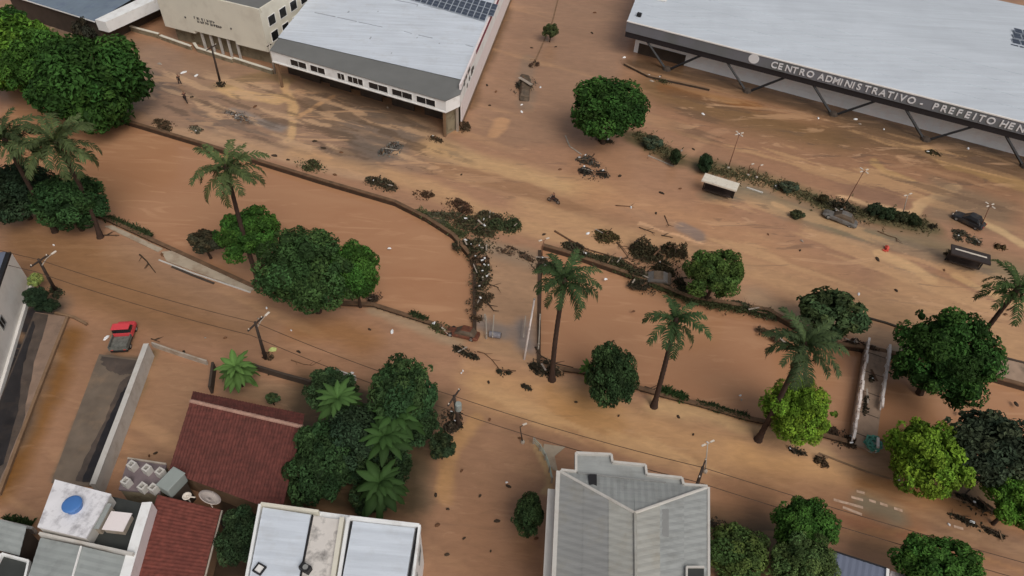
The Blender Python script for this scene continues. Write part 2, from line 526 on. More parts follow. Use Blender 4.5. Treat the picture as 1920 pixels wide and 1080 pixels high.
# yard before the administration building
A([(1200, 110), (1350, 130), (1560, 200), (1920, 290), (1920, 420), (1700, 380), (1500, 330), (1240, 240)], (138, 100, 76), 0.9, 2.5)
S([(1200, 118), (1400, 165), (1560, 212), (1760, 262), (1930, 310)], 46, (74, 56, 42), 0.9, 0.7, 0.2)  # shade and fascia reflection below the roof edge, painted into the mud colour
S([(1230, 165), (1330, 205), (1450, 235), (1560, 262)], 66, (112, 84, 58), 0.85, 0.8)
S([(1250, 165), (1330, 185), (1420, 200)], 26, (126, 82, 48), 0.7, 0.8)
S([(1260, 225), (1350, 255), (1480, 320), (1600, 360)], 50, (146, 106, 82), 0.8, 0.8)
S([(1290, 290), (1330, 255), (1360, 245)], 16, (160, 120, 94), 0.8, 0.7)
S([(1600, 250), (1760, 285), (1920, 330)], 70, (98, 76, 58), 0.75, 0.9)
S([(1740, 280), (1775, 308), (1820, 318), (1925, 352)], 24, (150, 116, 80), 0.9, 0.5)
S([(1638, 303), (1660, 322), (1705, 337)], 12, (160, 124, 86), 0.95, 0.5)
S([(1682, 296), (1702, 310)], 9, (160, 120, 92), 0.8, 0.5)
S([(1720, 400), (1735, 375), (1765, 362), (1790, 348)], 15, (186, 148, 112), 0.95, 0.5)
S([(1575, 367), (1635, 385), (1715, 398)], 8, (190, 150, 116), 0.95, 0.4)
A([(1560, 340), (1700, 350), (1700, 390), (1600, 370)], (120, 88, 72), 0.6, 1.5)
A([(1740, 330), (1900, 380), (1900, 440), (1740, 410)], (122, 98, 78), 0.8, 2)
# planted strip and the grey carriageway below it
S([(1190, 255), (1275, 300)], 36, (78, 68, 44), 0.9, 0.6, 0.7)
S([(1320, 310), (1420, 335), (1470, 350), (1560, 390), (1640, 405), (1740, 425)], 40, (84, 76, 52), 0.9, 0.6, 0.7)
S([(1390, 358), (1520, 410), (1600, 440), (1740, 460), (1900, 520)], 44, (116, 102, 82), 0.9, 0.7, 0.35)
S([(1340, 365), (1420, 370), (1470, 400)], 30, (108, 96, 82), 0.8, 0.8, 0.35)
S([(1600, 455), (1680, 490), (1740, 545)], 20, (134, 106, 90), 0.7, 0.8)
S([(1655, 478), (1710, 500), (1752, 522)], 20, (190, 152, 114), 0.95, 0.5)
S([(1455, 388), (1480, 400)], 14, (180, 144, 110), 0.8, 0.6)
S([(1840, 415), (1880, 435), (1925, 460)], 15, (182, 148, 112), 0.95, 0.5)
S([(1740, 460), (1830, 490), (1920, 510)], 50, (128, 104, 80), 0.7, 0.9)
S([(1700, 545), (1800, 580), (1920, 640)], 70, TAN, 0.8, 0.8)
S([(1790, 515), (1850, 545), (1925, 575)], 14, TANL, 0.8, 0.6)
S([(1420, 560), (1480, 590), (1560, 600)], 40, (150, 122, 100), 0.8, 0.8)
A([(1590, 590), (1700, 625), (1720, 660), (1640, 650), (1580, 620)], (160, 126, 100), 0.8, 1)
S([(1690, 660), (1920, 708)], 26, (140, 124, 108), 0.9, 0.5, 0.7)
# road bridge deck
A([(900, 440), (1010, 470), (1012, 690), (890, 660)], (150, 116, 92), 0.9, 1)
S([(920, 460), (1000, 490)], 40, (128, 108, 92), 0.7, 0.8)
S([(970, 610), (985, 650)], 30, (112, 104, 104), 0.8, 0.8, 0.3)  # bluish grey wet reflection on the deck, put into the colour
S([(900, 610), (940, 625)], 30, (120, 108, 104), 0.8, 0.8, 0.3)
# south road
A([(0, 400), (190, 450), (300, 500), (500, 600), (440, 640), (270, 620), (100, 560), (0, 470)], (126, 91, 64), 0.85, 3)
S([(240, 470), (330, 520), (480, 590)], 60, (142, 108, 86), 0.7, 0.9)
S([(560, 620), (640, 620), (680, 640)], 46, (138, 96, 62), 0.7, 0.9)
S([(700, 580), (760, 600), (850, 640)], 26, (150, 126, 104), 0.7, 0.8)
A([(870, 680), (1060, 720), (1330, 800), (1600, 890), (1560, 930), (1300, 880), (1040, 800), (860, 780)], (172, 130, 94), 0.85, 2)
A([(1020, 730), (1140, 760), (1160, 800), (1040, 790)], (164, 118, 74), 0.8, 2.5)
S([(1230, 762), (1330, 778), (1450, 820), (1540, 850)], 30, TANL, 0.8, 0.7)
S([(1380, 850), (1500, 875), (1590, 890), (1618, 905)], 36, (178, 134, 96), 0.9, 0.6)
A([(1560, 880), (1640, 880), (1680, 920), (1625, 925)], (140, 106, 80), 0.8, 1.2)
S([(1120, 730), (1130, 790)], 60, (160, 120, 84), 0.5, 0.9)
A([(1330, 900), (1620, 910), (1920, 1000), (1920, 1080), (1560, 1000), (1340, 960)], (142, 102, 76), 0.85, 3)
S([(1625, 905), (1780, 945), (1925, 990)], 34, (136, 92, 58), 0.85, 0.8)
S([(1560, 985), (1680, 1000), (1780, 1030)], 40, (146, 98, 74), 0.8, 0.8)
S([(1625, 945), (1680, 970)], 36, (118, 106, 90), 0.85, 0.7, 0.3)
S([(1760, 985), (1900, 1020)], 40, (124, 94, 76), 0.8, 0.8)
S([(1540, 1010), (1720, 995), (1900, 1060)], 6, (160, 116, 84), 0.6, 0.6)
S([(1440, 835), (1540, 815), (1640, 860)], 50, (150, 114, 90), 0.7, 0.8)
A([(1640, 850), (1720, 840), (1720, 900), (1640, 890)], (112, 82, 56), 0.7, 1.5)
# lower cross street
A([(860, 770), (1000, 800), (1030, 870), (1020, 1090), (790, 1090), (790, 940), (830, 850)], (138, 102, 80), 0.9, 2)
S([(880, 790), (850, 850), (835, 930)], 26, (168, 126, 86), 0.7, 0.9)
S([(1000, 830), (1035, 890), (1030, 920)], 12, (172, 140, 104), 0.8, 0.6)
S([(900, 970), (930, 1080)], 100, (128, 92, 70), 0.7, 0.9)
S([(795, 850), (790, 930)], 36, (106, 86, 70), 0.8, 0.8)
# yards at the lower left
A([(130, 590), (270, 640), (160, 920), (20, 960), (0, 900)], (136, 100, 78), 0.9, 1)
S([(128, 630), (90, 740), (40, 850), (10, 920)], 34, (112, 74, 36), 0.9, 0.8)
S([(90, 585), (60, 660), (20, 770), (0, 830)], 60, (92, 78, 68), 0.95, 0.5)
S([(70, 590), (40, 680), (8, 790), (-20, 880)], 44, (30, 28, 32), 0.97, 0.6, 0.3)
A([(188, 660), (258, 670), (168, 905), (100, 900)], (86, 76, 66), 0.95, 0.5)
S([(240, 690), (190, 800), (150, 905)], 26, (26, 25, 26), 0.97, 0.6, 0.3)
S([(195, 680), (235, 690)], 26, (58, 52, 48), 0.9, 0.7)
S([(282, 665), (250, 760), (200, 880)], 16, (112, 92, 66), 0.8, 0.7)
A([(290, 660), (390, 700), (350, 760), (310, 860), (220, 870)], (142, 106, 82), 0.9, 1)
A([(400, 690), (590, 730), (570, 780), (420, 740)], (124, 98, 78), 0.8, 1)
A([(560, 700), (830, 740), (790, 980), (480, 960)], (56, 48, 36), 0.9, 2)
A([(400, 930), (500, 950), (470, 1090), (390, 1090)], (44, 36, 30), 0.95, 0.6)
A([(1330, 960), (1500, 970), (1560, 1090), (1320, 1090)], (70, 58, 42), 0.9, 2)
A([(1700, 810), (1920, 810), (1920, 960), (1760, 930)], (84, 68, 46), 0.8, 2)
A([(0, 20), (200, 90), (240, 230), (0, 180)], (110, 84, 60), 0.7, 3)
# fine mottling: thin silt streaks along the flow
m1 = fbm(al * 0.18, ac, 3.2, 51, 5)
gcol = gcol * (1 + 0.13 * m1)[:, None]
m2 = np.clip((fbm(al * 0.10, ac, 2.2, 61, 4) - 0.28) * 4, 0, 1)
put(0.38 * m2, TAN, None)
m3 = np.clip((fbm(al * 0.14, ac, 3.0, 71, 4) - 0.32) * 4, 0, 1)
put(0.18 * m3, (110, 82, 62), None)

# broken silt, ripples and bare wet patches where the flood drained off: upper road and the yard beyond
def patchy(pts, soft, rgb, k, sc, seed, thr, stretch=0.22):
    p = W(pts); d = seg_dist(gx, gy, p + [p[0]]); msk = np.clip(np.where(inside(gx, gy, p), d, -d) / soft, 0, 1)
    n_ = fbm(al * stretch, ac, sc, seed, 5)
    put(k * msk * np.clip((n_ - thr) * 14, 0, 1), rgb, None)
UP_ = [(250, 110), (560, 150), (800, 215), (900, 300), (880, 370), (700, 330), (420, 262), (250, 225)]
patchy(UP_, 3, (96, 82, 74), 0.6, 2.4, 201, 0.18)
patchy(UP_, 3, (176, 140, 112), 0.7, 1.6, 211, 0.2)
patchy(UP_, 3, (84, 66, 54), 0.6, 1.1, 221, 0.26)
YD_ = [(1220, 150), (1560, 215), (1920, 300), (1920, 430), (1700, 385), (1500, 335), (1260, 260)]
patchy(YD_, 3, (176, 136, 100), 0.6, 2.2, 231, 0.26, 0.15)
patchy(YD_, 3, (100, 76, 60), 0.6, 2.4, 241, 0.2, 0.15)
RD_ = [(1150, 370), (1400, 350), (1740, 440), (1920, 510), (1920, 640), (1600, 560), (1300, 480)]
patchy(RD_, 3, (178, 138, 104), 0.6, 2.4, 251, 0.24, 0.12)
patchy(RD_, 3, (116, 96, 82), 0.55, 2.6, 261, 0.24, 0.12)
LW_ = [(840, 690), (1250, 780), (1600, 890), (1920, 1000), (1920, 1060), (1500, 960), (1000, 850), (830, 760)]
patchy(LW_, 3, (186, 146, 108), 0.5, 2.4, 271, 0.22, 0.12)
patchy(LW_, 3, (142, 102, 70), 0.5, 2.6, 281, 0.22, 0.12)
gcol[:, 1] *= 1.05

# canal polygons (photo pixels at street level)
NORTH_W = [(-60, 130), (100, 182), (205, 219), (400, 277), (600, 339), (740, 380), (800, 410), (850, 442), (880, 478)]
SOUTH_W = [(828, 614), (700, 573), (600, 568), (480, 541), (200, 412), (60, 350), (-60, 300)]
CANAL_W = NORTH_W + [(890, 520), (890, 632)] + SOUTH_W
NORTH_E = [(1018, 462), (1060, 474), (1200, 522), (1290, 558), (1440, 583), (1490, 612), (1560, 645), (1640, 657), (1750, 681), (1840, 703), (1990, 745)]
SOUTH_E = [(1990, 905), (1800, 858), (1690, 828), (1600, 833), (1500, 806), (1400, 786), (1310, 760), (1240, 742), (1100, 700), (1012, 688)]
CANAL_E = NORTH_E + SOUTH_E
cw, ce = W(CANAL_W), W(CANAL_E)
gz = 0.02 * fbm(al * 0.4, ac, 4, 81) + 0.012 * fbm(al * 0.3, ac, 1.2, 91, 3)
dcan = np.minimum(seg_dist(gx, gy, cw + [cw[0]]), seg_dist(gx, gy, ce + [ce[0]]))
incan = inside(gx, gy, cw) | inside(gx, gy, ce)
gz = np.where(incan, -1.6, gz)

def grid_mesh(name, X_, Y_, z, col, rough, m):
    ny, nx = X_.shape
    me = bpy.data.meshes.new(name)
    nv = nx * ny
    me.vertices.add(nv)
    me.vertices.foreach_set('co', np.stack([X_.ravel(), Y_.ravel(), z], 1).astype(np.float32).ravel())
    i = np.arange(nv).reshape(ny, nx)
    q = np.stack([i[:-1, :-1], i[:-1, 1:], i[1:, 1:], i[1:, :-1]], -1).reshape(-1, 4)
    me.loops.add(q.size); me.loops.foreach_set('vertex_index', q.ravel().astype(np.int32))
    me.polygons.add(len(q))
    me.polygons.foreach_set('loop_start', np.arange(0, q.size, 4, dtype=np.int32))
    me.polygons.foreach_set('use_smooth', np.ones(len(q), bool))
    a = me.attributes.new('mud', 'FLOAT_COLOR', 'POINT')
    a.data.foreach_set('color', np.concatenate([col, rough[:, None]], 1).astype(np.float32).ravel())
    me.update(); me.validate()
    me.materials.append(m)
    o = bpy.data.objects.new(name, me)
    COL.objects.link(o)
    return o

def mud_material(name, attr=True, rgb=(158, 114, 86), rgb2=(150, 104, 74), rough=0.3, bumps=((1.3, 0.25), (7, 0.12))):
    m = bpy.data.materials.new(name); m.use_nodes = True
    N, L = m.node_tree.nodes, m.node_tree.links
    b = N['Principled BSDF']
    tc = N.new('ShaderNodeTexCoord')
    mp = N.new('ShaderNodeMapping'); mp.inputs['Rotation'].default_value = (0, 0, -SA); mp.inputs['Scale'].default_value = (0.35, 1, 1)
    L.new(tc.outputs['Object'], mp.inputs['Vector'])
    n = N.new('ShaderNodeTexNoise'); n.inputs['Scale'].default_value = 1.6 if attr else 0.16; n.inputs['Detail'].default_value = 8; n.inputs['Roughness'].default_value = 0.65
    n.inputs['Distortion'].default_value = 0.6
    L.new(mp.outputs['Vector'], n.inputs['Vector'])
    if attr:
        at = N.new('ShaderNodeAttribute'); at.attribute_name = 'mud'
        r = N.new('ShaderNodeMapRange'); r.inputs['From Min'].default_value = 0.25; r.inputs['From Max'].default_value = 0.75
        r.inputs['To Min'].default_value = 0.84; r.inputs['To Max'].default_value = 1.14
        L.new(n.outputs['Fac'], r.inputs['Value'])
        v = N.new('ShaderNodeVectorMath'); v.operation = 'SCALE'
        L.new(at.outputs['Color'], v.inputs[0]); L.new(r.outputs['Result'], v.inputs['Scale'])
        pa2 = N.new('ShaderNodeAttribute'); pa2.attribute_name = 'patch'
        cur = v.outputs['Vector']
        for sc_, off_, lo, hi, amt, colr in ((0.30, 0.0, 0.575, 0.615, 0.55, (184, 146, 112)), (0.42, 31.0, 0.60, 0.64, 0.55, (92, 74, 62)), (0.9, 77.0, 0.62, 0.66, 0.45, (188, 152, 120)), (1.3, 55.0, 0.63, 0.67, 0.45, (84, 66, 54))):
            m5 = N.new('ShaderNodeMapping'); m5.inputs['Rotation'].default_value = (0, 0, -SA); m5.inputs['Scale'].default_value = (0.22 * sc_, sc_, 1); m5.inputs['Location'].default_value = (off_, off_, 0)
            L.new(tc.outputs['Object'], m5.inputs['Vector'])
            n5 = N.new('ShaderNodeTexNoise'); n5.inputs['Scale'].default_value = 1.0; n5.inputs['Detail'].default_value = 9; n5.inputs['Roughness'].default_value = 0.6; n5.inputs['Distortion'].default_value = 1.2
            L.new(m5.outputs['Vector'], n5.inputs['Vector'])
            r5 = N.new('ShaderNodeMapRange'); r5.inputs['From Min'].default_value = lo; r5.inputs['From Max'].default_value = hi; r5.inputs['To Max'].default_value = amt
            L.new(n5.outputs['Fac'], r5.inputs['Value'])
            mu_ = N.new('ShaderNodeMath'); mu_.operation = 'MULTIPLY'; L.new(r5.outputs['Result'], mu_.inputs[0]); L.new(pa2.outputs['Fac'], mu_.inputs[1])
            x5 = N.new('ShaderNodeMix'); x5.data_type = 'RGBA'; L.new(mu_.outputs[0], x5.inputs['Factor']); L.new(cur, x5.inputs[6]); x5.inputs[7].default_value = (*lin(*colr), 1)
            cur = x5.outputs[2]
        L.new(cur, b.inputs['Base Color'])
        L.new(at.outputs['Alpha'], b.inputs['Roughness'])
    else:
        mx = N.new('ShaderNodeMix'); mx.data_type = 'RGBA'
        r = N.new('ShaderNodeMapRange'); r.inputs['From Min'].default_value = 0.35; r.inputs['From Max'].default_value = 0.65
        L.new(n.outputs['Fac'], r.inputs['Value']); L.new(r.outputs['Result'], mx.inputs['Factor'])
        mx.inputs[6].default_value = (*lin(*rgb), 1); mx.inputs[7].default_value = (*lin(*rgb2), 1)
        mp2 = N.new('ShaderNodeMapping'); mp2.inputs['Rotation'].default_value = (0, 0, -SA); mp2.inputs['Scale'].default_value = (0.10, 0.55, 1)
        L.new(tc.outputs['Object'], mp2.inputs['Vector'])
        ns = N.new('ShaderNodeTexNoise'); ns.inputs['Scale'].default_value = 1.0; ns.inputs['Detail'].default_value = 8; ns.inputs['Distortion'].default_value = 1.6
        L.new(mp2.outputs['Vector'], ns.inputs['Vector'])
        rs_ = N.new('ShaderNodeMapRange'); rs_.inputs['From Min'].default_value = 0.56; rs_.inputs['From Max'].default_value = 0.70; rs_.inputs['To Max'].default_value = 0.55
        L.new(ns.outputs['Fac'], rs_.inputs['Value'])
        mx2 = N.new('ShaderNodeMix'); mx2.data_type = 'RGBA'
        L.new(rs_.outputs['Result'], mx2.inputs['Factor']); L.new(mx.outputs[2], mx2.inputs[6]); mx2.inputs[7].default_value = (*lin(172, 132, 100), 1)
        L.new(mx2.outputs[2], b.inputs['Base Color'])
        b.inputs['Roughness'].default_value = rough
    b.inputs['Specular IOR Level'].default_value = 0.4
    prev = None
    for sc, st in bumps:
        nn = N.new('ShaderNodeTexNoise'); nn.inputs['Scale'].default_value = sc; nn.inputs['Detail'].default_value = 5
        L.new(mp.outputs['Vector'], nn.inputs['Vector'])
        bp = N.new('ShaderNodeBump'); bp.inputs['Strength'].default_value = st; bp.inputs['Distance'].default_value = 0.1
        L.new(nn.outputs['Fac'], bp.inputs['Height'])
        if prev:
            L.new(prev, bp.inputs['Normal'])
        prev = bp.outputs['Normal']
    L.new(prev, b.inputs['Normal'])
    MATS[name] = m
    return m
mud_material('mud')
mud_material('canal_water', False, (158, 118, 88), (151, 109, 80), 0.16, ((0.9, 0.10), (5, 0.05)))
def mask_of(pts, soft):
    p = W(pts); d = seg_dist(gx, gy, p + [p[0]])
    return np.clip(np.where(inside(gx, gy, p), d, -d) / soft, 0, 1)
patch_w = np.maximum.reduce([np.full(len(gx), 0.22), mask_of(UP_, 3), 0.9 * mask_of(YD_, 3), 0.8 * mask_of(RD_, 3), 0.45 * mask_of(LW_, 3), 0.6 * mask_of([(880, 240), (1080, 260), (1160, 380), (1000, 420), (800, 370)], 4)])
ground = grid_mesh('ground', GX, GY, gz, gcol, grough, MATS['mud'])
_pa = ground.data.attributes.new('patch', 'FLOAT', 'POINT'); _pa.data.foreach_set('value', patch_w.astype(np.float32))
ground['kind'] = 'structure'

for pts, nm in ((CANAL_W, 'canal_water'), (CANAL_E, 'canal_water')):
    mb = MB(); w_ = [P(*p) for p in pts]
    c = sum(w_, Vector()) / len(w_)
    bm = bmesh.new()
    f = bm.faces.new([bm.verts.new((p.x, p.y, -0.42)) for p in w_])
    bmesh.ops.triangulate(bm, faces=[f])
    me = bpy.data.meshes.new(nm); bm.normal_update()
    for ff in bm.faces:
        if ff.normal.z < 0: ff.normal_flip()
    bm.to_mesh(me); bm.free()
    me.materials.append(MATS['canal_water'])
    o = bpy.data.objects.new(nm, me); COL.objects.link(o); o['kind'] = 'structure'

def canal_wall(label, pts, cop=0.24):
    w_ = [P(*p) for p in pts]
    t = thing('canal_wall', label, 'wall', w_[len(w_) // 2])
    a = MB(); polywall(a, w_, -1.8, 0.2, 0.45); a.build('wall_face', 'canal_wall', t)
    a = MB(); polywall(a, w_, 0.205, cop + 0.1, 0.5); a.build('coping', 'coping', t)
    return t
canal_wall('long low canal wall between the left canal basin and the upper road', NORTH_W)
canal_wall('low canal wall below the dark trees along the lower road, left basin', SOUTH_W, 0.2)
canal_wall('canal wall under the tangled branches on the upper side of right basin', NORTH_E)
canal_wall('canal wall behind the three palms on the lower side of right basin', SOUTH_E, 0.2)

# ------------------------------------------------------------------ buildings
def xy(p, z):
    return Vector((p[0], p[1], z))
def perp_out(a, b, inside_pt):
    d = Vector((b[0] - a[0], b[1] - a[1], 0)).normalized()
    n = Vector((d.y, -d.x, 0))
    if n.dot(Vector((inside_pt[0] - a[0], inside_pt[1] - a[1], 0))) > 0:
        n = -n
    return n


ORD = ['first', 'second', 'third', 'fourth', 'fifth', 'sixth', 'seventh', 'eighth', 'ninth', 'tenth', 'eleventh', 'twelfth', 'thirteenth', 'fourteenth', 'fifteenth', 'sixteenth']
# --- hall with the white sheet roof
FLc, FRc, CRc = P(507, 95, 6.2), P(836, 190, 6.2), P(862, 178, 6.2)
BRc = P(937, 0, 6.2)
sdir = (BRc - CRc).normalized()
BRc = CRc + sdir * 62
BLc = FLc + sdir * 62
cen = (FLc + BRc) / 2
hall = thing('hall', 'long hall with white sheet roof and a row of dark windows under grey canopy', 'building', xy((FLc + FRc) / 2, 0))
outF = perp_out(FLc, FRc, cen); outR = perp_out(CRc, BRc, cen); outC = perp_out(FRc, CRc, cen)
mb = MB(); mb.prism([FLc, FRc, CRc, BRc, BLc], 4.3, 6.2); mb.build('upper_wall', 'wall_white', hall)
ins = [FLc + sdir * 4.4, CRc + sdir * 4.4 - outR * 0.3, BRc - outR * 0.3, BLc]
mb = MB(); mb.prism(ins, -0.3, 4.298); mb.build('ground_floor', 'wall_dark', hall)  # dark wall colour takes in the shade of the recess under the overhang
fdx = (FRc - FLc).normalized()
mb = MB(); mb.prism([FRc - outF * 0.5 - fdx * 0.3, FRc - outC * 0.7 - outF * 0.2, CRc - outR * 0.5 - outC * 0.4, CRc - outR * 0.5 + sdir * 4.3, FRc + sdir * 4.3 - fdx * 0.3], -0.3, 4.297); mb.build('corner_wall', 'wall_dirty', hall)
mb = MB(); wallbox(mb, CRc + sdir * 1.2 - outR * 0.1, BRc - outR * 0.1, 1.0, 4.296, 0.2); mb.build('side_wall', 'wall_pinkish', hall)
mb = MB(); wallbox(mb, CRc + sdir * 1.2 - outR * 0.12, BRc - outR * 0.12, -0.2, 0.998, 0.2); mb.build('side_plinth', 'wall_mud', hall)
mb = MB()
q = [FLc + outF * 0.15, FRc + outF * 0.15, CRc + outR * 0.1, CRc + outR * 0.1 + sdir * 3.5, FLc + sdir * 3.5]
zz = [6.25, 6.25, 6.25, 6.6, 6.6]
n = len(q)
mb.add([xy(p, z) for p, z in zip(q, zz)] + [xy(p, z + 0.07) for p, z in zip(q, zz)],
       [tuple(range(n))[::-1], tuple(range(n, 2 * n))] + [(i, (i + 1) % n, n + (i + 1) % n, n + i) for i in range(n)])
mb.build('canopy', 'roof_canopy', hall)
# white roof: sheeting in lengths, each its own sheet course
r0l, r0r = FLc + sdir * 3.3, CRc + sdir * 3.3 - outR * 0.35
nb = 6
for i in range(nb):
    t0, t1 = i / nb, (i + 1) / nb
    zA, zB = 6.78 + 1.7 * t0, 6.78 + 1.7 * t1
    a0, b0 = r0l + sdir * 58 * t0, r0r + sdir * 58 * t0
    a1, b1 = r0l + sdir * 58 * t1 + sdir * 0.25, r0r + sdir * 58 * t1 + sdir * 0.25
    ribbed('roof_sheet_course', [xy(a0, zA + 0.04), xy(b0, zA + 0.04), xy(b1, zB), xy(a1, zB)], b0 - a0, 2.4, 0.02, 'roof_white', hall)
rs = random.Random(8)
for i in range(1, 4):
    z = 6.78 + 1.7 * i / nb + 0.10
    a0, b0 = r0l + sdir * 58 * i / nb, r0r + sdir * 58 * i / nb
    x = 0.02
    while x < 0.97:
        w2_ = rs.uniform(0.03, 0.16)
        if rs.random() < 0.7:
            mb = MB(); wallbox(mb, lerp(a0, b0, x) + sdir * rs.uniform(-.1, .1), lerp(a0, b0, min(.99, x + w2_)), z - 0.08, z, rs.uniform(0.06, 0.16)); mb.build('roof_seam', 'roof_seam', hall)
        x += w2_ + rs.uniform(0.0, 0.06)
for i in range(16):
    p = lerp(r0l, r0r, rs.uniform(.06, .95)) + sdir * rs.uniform(2, 36); z = 6.9 + 1.7 * (p - r0l).dot(sdir) / 58
    mb = MB(); mb.box(xy(p, z), sdir * rs.uniform(.05, .5), sdir.cross(up(1)) * rs.uniform(.05, .12), up(.03)); mb.build('roof_patch', 'roof_seam', hall)
# parapet along the right side with stripe and marks
mb = MB(); wallbox(mb, CRc + sdir * 1.0 - outR * 0.15, BRc - outR * 0.15, 6.2, 7.3, 0.3); mb.build('parapet', 'wall_pinkish', hall)
mb = MB(); wallbox(mb, CRc + sdir * 12.0 + outR * 0.03, BRc + outR * 0.03, 6.5, 7.1, 0.05); mb.build('red_stripe', 'red_stripe', hall)
for k, (s0, ln, zz0, zz1) in enumerate([(8.0, 1.3, 4.9, 5.9), (6.4, 0.8, 4.9, 5.5), (4.8, 0.6, 4.6, 5.2), (9.6, 0.5, 5.1, 5.6), (2.8, 0.7, 6.0, 6.9), (5.6, 1.6, 6.4, 6.95), (3.9, 1.0, 6.4, 6.95)]):
    mb = MB(); a = CRc + sdir * s0 + outR * 0.03
    wallbox(mb, a, a + sdir * ln, zz0, zz1, 0.05); mb.build('wall_marking', 'letter_dark', hall)
# front windows
Lf = (FRc - FLc).length
fd = (FRc - FLc).normalized()
for (a, b, mu) in [(0.115, 0.215, 1), (0.235, 0.325, 1), (0.395, 0.44, 1), (0.455, 0.545, 2), (0.575, 0.685, 1), (0.705, 0.82, 1), (0.84, 0.945, 1)]:
    window(hall, FLc + fd * Lf * a, FLc + fd * Lf * b, 4.7, 5.85, outF, mull=mu)
# string course, pillars and shutters of the ground floor
mb = MB(); wallbox(mb, FLc + outF * 0.06, FRc + outF * 0.06, 4.32, 4.5, 0.12); mb.build('ledge', 'frame_white', hall)
for t in (0.02, 0.985):
    p = FLc + fd * Lf * t - outF * 0.25
    mb = MB(); mb.box(xy(p, 2.0), fd * 0.16, outF * 0.16, up(2.29)); mb.build('pillar', 'wall_mud', hall)
p = CRc - outR * 0.3 - outC * 0.2
mb = MB(); mb.box(xy(p, 2.0), fd * 0.16, outF * 0.16, up(2.29)); mb.build('pillar', 'concrete', hall)
for i in range(5):
    a = FLc + fd * Lf * (0.04 + 0.19 * i) - outF * 4.16; b = a + fd * Lf * 0.13
    mb = MB(); wallbox(mb, a, b, 0.0, 2.9, 0.1); mb.build('shutter', 'wall_dark', hall)
# solar panels on its roof (things of their own)
def solar(center, ux, uy, label, group):
    t = thing('solar_panel', label, 'solar panel', center, group)
    mb = MB(); c = Vector(center)
    n = ux.cross(uy).normalized()
    if n.z < 0: n = -n
    mb.box(c + n * 0.06, ux, uy, n * 0.03); mb.build('panel_frame', 'solar_frame', t)
    mb = MB()
    for s in (-1, 1):
        mb.box(c + n * 0.105 + uy * 0.48 * s, ux * 0.9, uy * 0.44, n * 0.008)
    mb.build('cell_field', 'solar', t)
    return t
pa, pb = P(765, -2, 7.5), P(897, 36, 7.5)
rowd = (pb - pa).normalized()
for r in range(3):
    for i in range(14 if r else 13):
        c = pa + rowd * (0.75 + 1.16 * i) + sdir * (1.0 + 2.25 * r)
        solar(xy(c, 7.42 + 0.055 * r + 0.07), rowd * 0.53, sdir * 1.05 + up(0.03), 'dark solar panel on the white hall roof, %s row, %s from the left' % (('nearest', 'middle', 'farthest')[r], ORD[i]), 'solar panels on the white hall roof')

# --- cream building left of the hall
A0, A1 = P(310, 49, 3.0), P(503, 98, 3.0)
cd = (A1 - A0).normalized()
bk = Vector((-cd.y, cd.x, 0))
crm = thing('cream_building', 'tall cream building with lettering, standing left of the white roofed hall', 'building', xy((A0 + A1) / 2, 0))
ofc = -bk
ztop = 9.4
LW = (A1 - A0).length
# front upper wall in three pieces: the middle one ends higher over the entrance
s1, s2 = LW * 0.30, LW * 0.70
D = 26
def blk(a, b, z0, z1, dep=D, name='upper_wall', m='wall_cream'):
    mb = MB(); mb.prism([A0 + cd * a, A0 + cd * b, A0 + cd * b + bk * dep, A0 + cd * a + bk * dep], z0, z1); return mb.build(name, m, crm)
blk(0, s1, 3.0, ztop); blk(s1 + 0.002, s2, 3.5, ztop - 0.003); blk(s2 + 0.004, LW, 3.0, ztop)
mb = MB(); mb.prism([A0 + cd * 0.3 + bk * 1.6, A1 - cd * 0.3 + bk * 1.6, A1 - cd * 0.3 + bk * D, A0 + cd * 0.3 + bk * D], -0.3, 2.995); mb.build('ground_floor', 'wall_dirty', crm)
mb = MB()
for a, b in (((0, 0), (LW, 0)), ((LW - 0.15, 0.3), (LW - 0.15, D)), ((0.15, 0.3), (0.15, D))):
    wallbox(mb, A0 + cd * a[0] + bk * (a[1] + 0.15), A0 + cd * b[0] + bk * (b[1] + 0.15), ztop + 0.002, ztop + 0.7, 0.3)
mb.build('parapet', 'wall_cream', crm)
mb = MB(); mb.prism([A0 + cd * 0.35 + bk * 0.4, A1 - cd * 0.35 + bk * 0.4, A1 - cd * 0.35 + bk * D, A0 + cd * 0.35 + bk * D], ztop + 0.004, ztop + 0.1); mb.build('roof_deck', 'roof_canopy', crm)
for i in range(5):
    mb = MB(); p = A0 + cd * (s1 + 0.8 + i * (s2 - s1 - 1.2) / 4) + bk * 0.6
    mb.box(xy(p, 1.7), cd * 0.16, bk * 0.16, up(1.79)); mb.build('column', 'concrete_light', crm)
rr = random.Random(5)
for ln, zz0 in ((0, 5.75), (1, 5.2)):       # two lines of small dark letters
    x = LW * 0.335 + ln * 0.5
    while x < LW * (0.53 if ln == 0 else 0.58):
        ww = rr.uniform(0.16, 0.34)
        mb = MB(); a = A0 + cd * x + ofc * 0.02
        wallbox(mb, a, a + cd * ww * 0.35, zz0, zz0 + 0.42, 0.04)
        if rr.random() < 0.8:
            wallbox(mb, a + cd * ww * 0.35, a + cd * ww, zz0 + rr.choice([0, 0.16, 0.3]), zz0 + 0.42 - rr.choice([0, 0.1]), 0.038)
        mb.build('letter', 'letter_dark', crm)
        x += ww + rr.choice([0.1, 0.1, 0.12, 0.3])
for x in (LW * 0.24, LW * 0.68):
    mb = MB(); a = A0 + cd * x + ofc * 0.05; wallbox(mb, a, a + cd * 0.25, 5.5, 5.75, 0.1); mb.build('wall_lamp', 'letter_dark', crm)
for r in range(2):
    for c in range(6):
        a = A1 + bk * (1.5 + c * 3.0)
        window(crm, a, a + bk * 1.9, 4.0 + r * 2.6, 5.7 + r * 2.6, cd, fm='frame_white', mull=0)
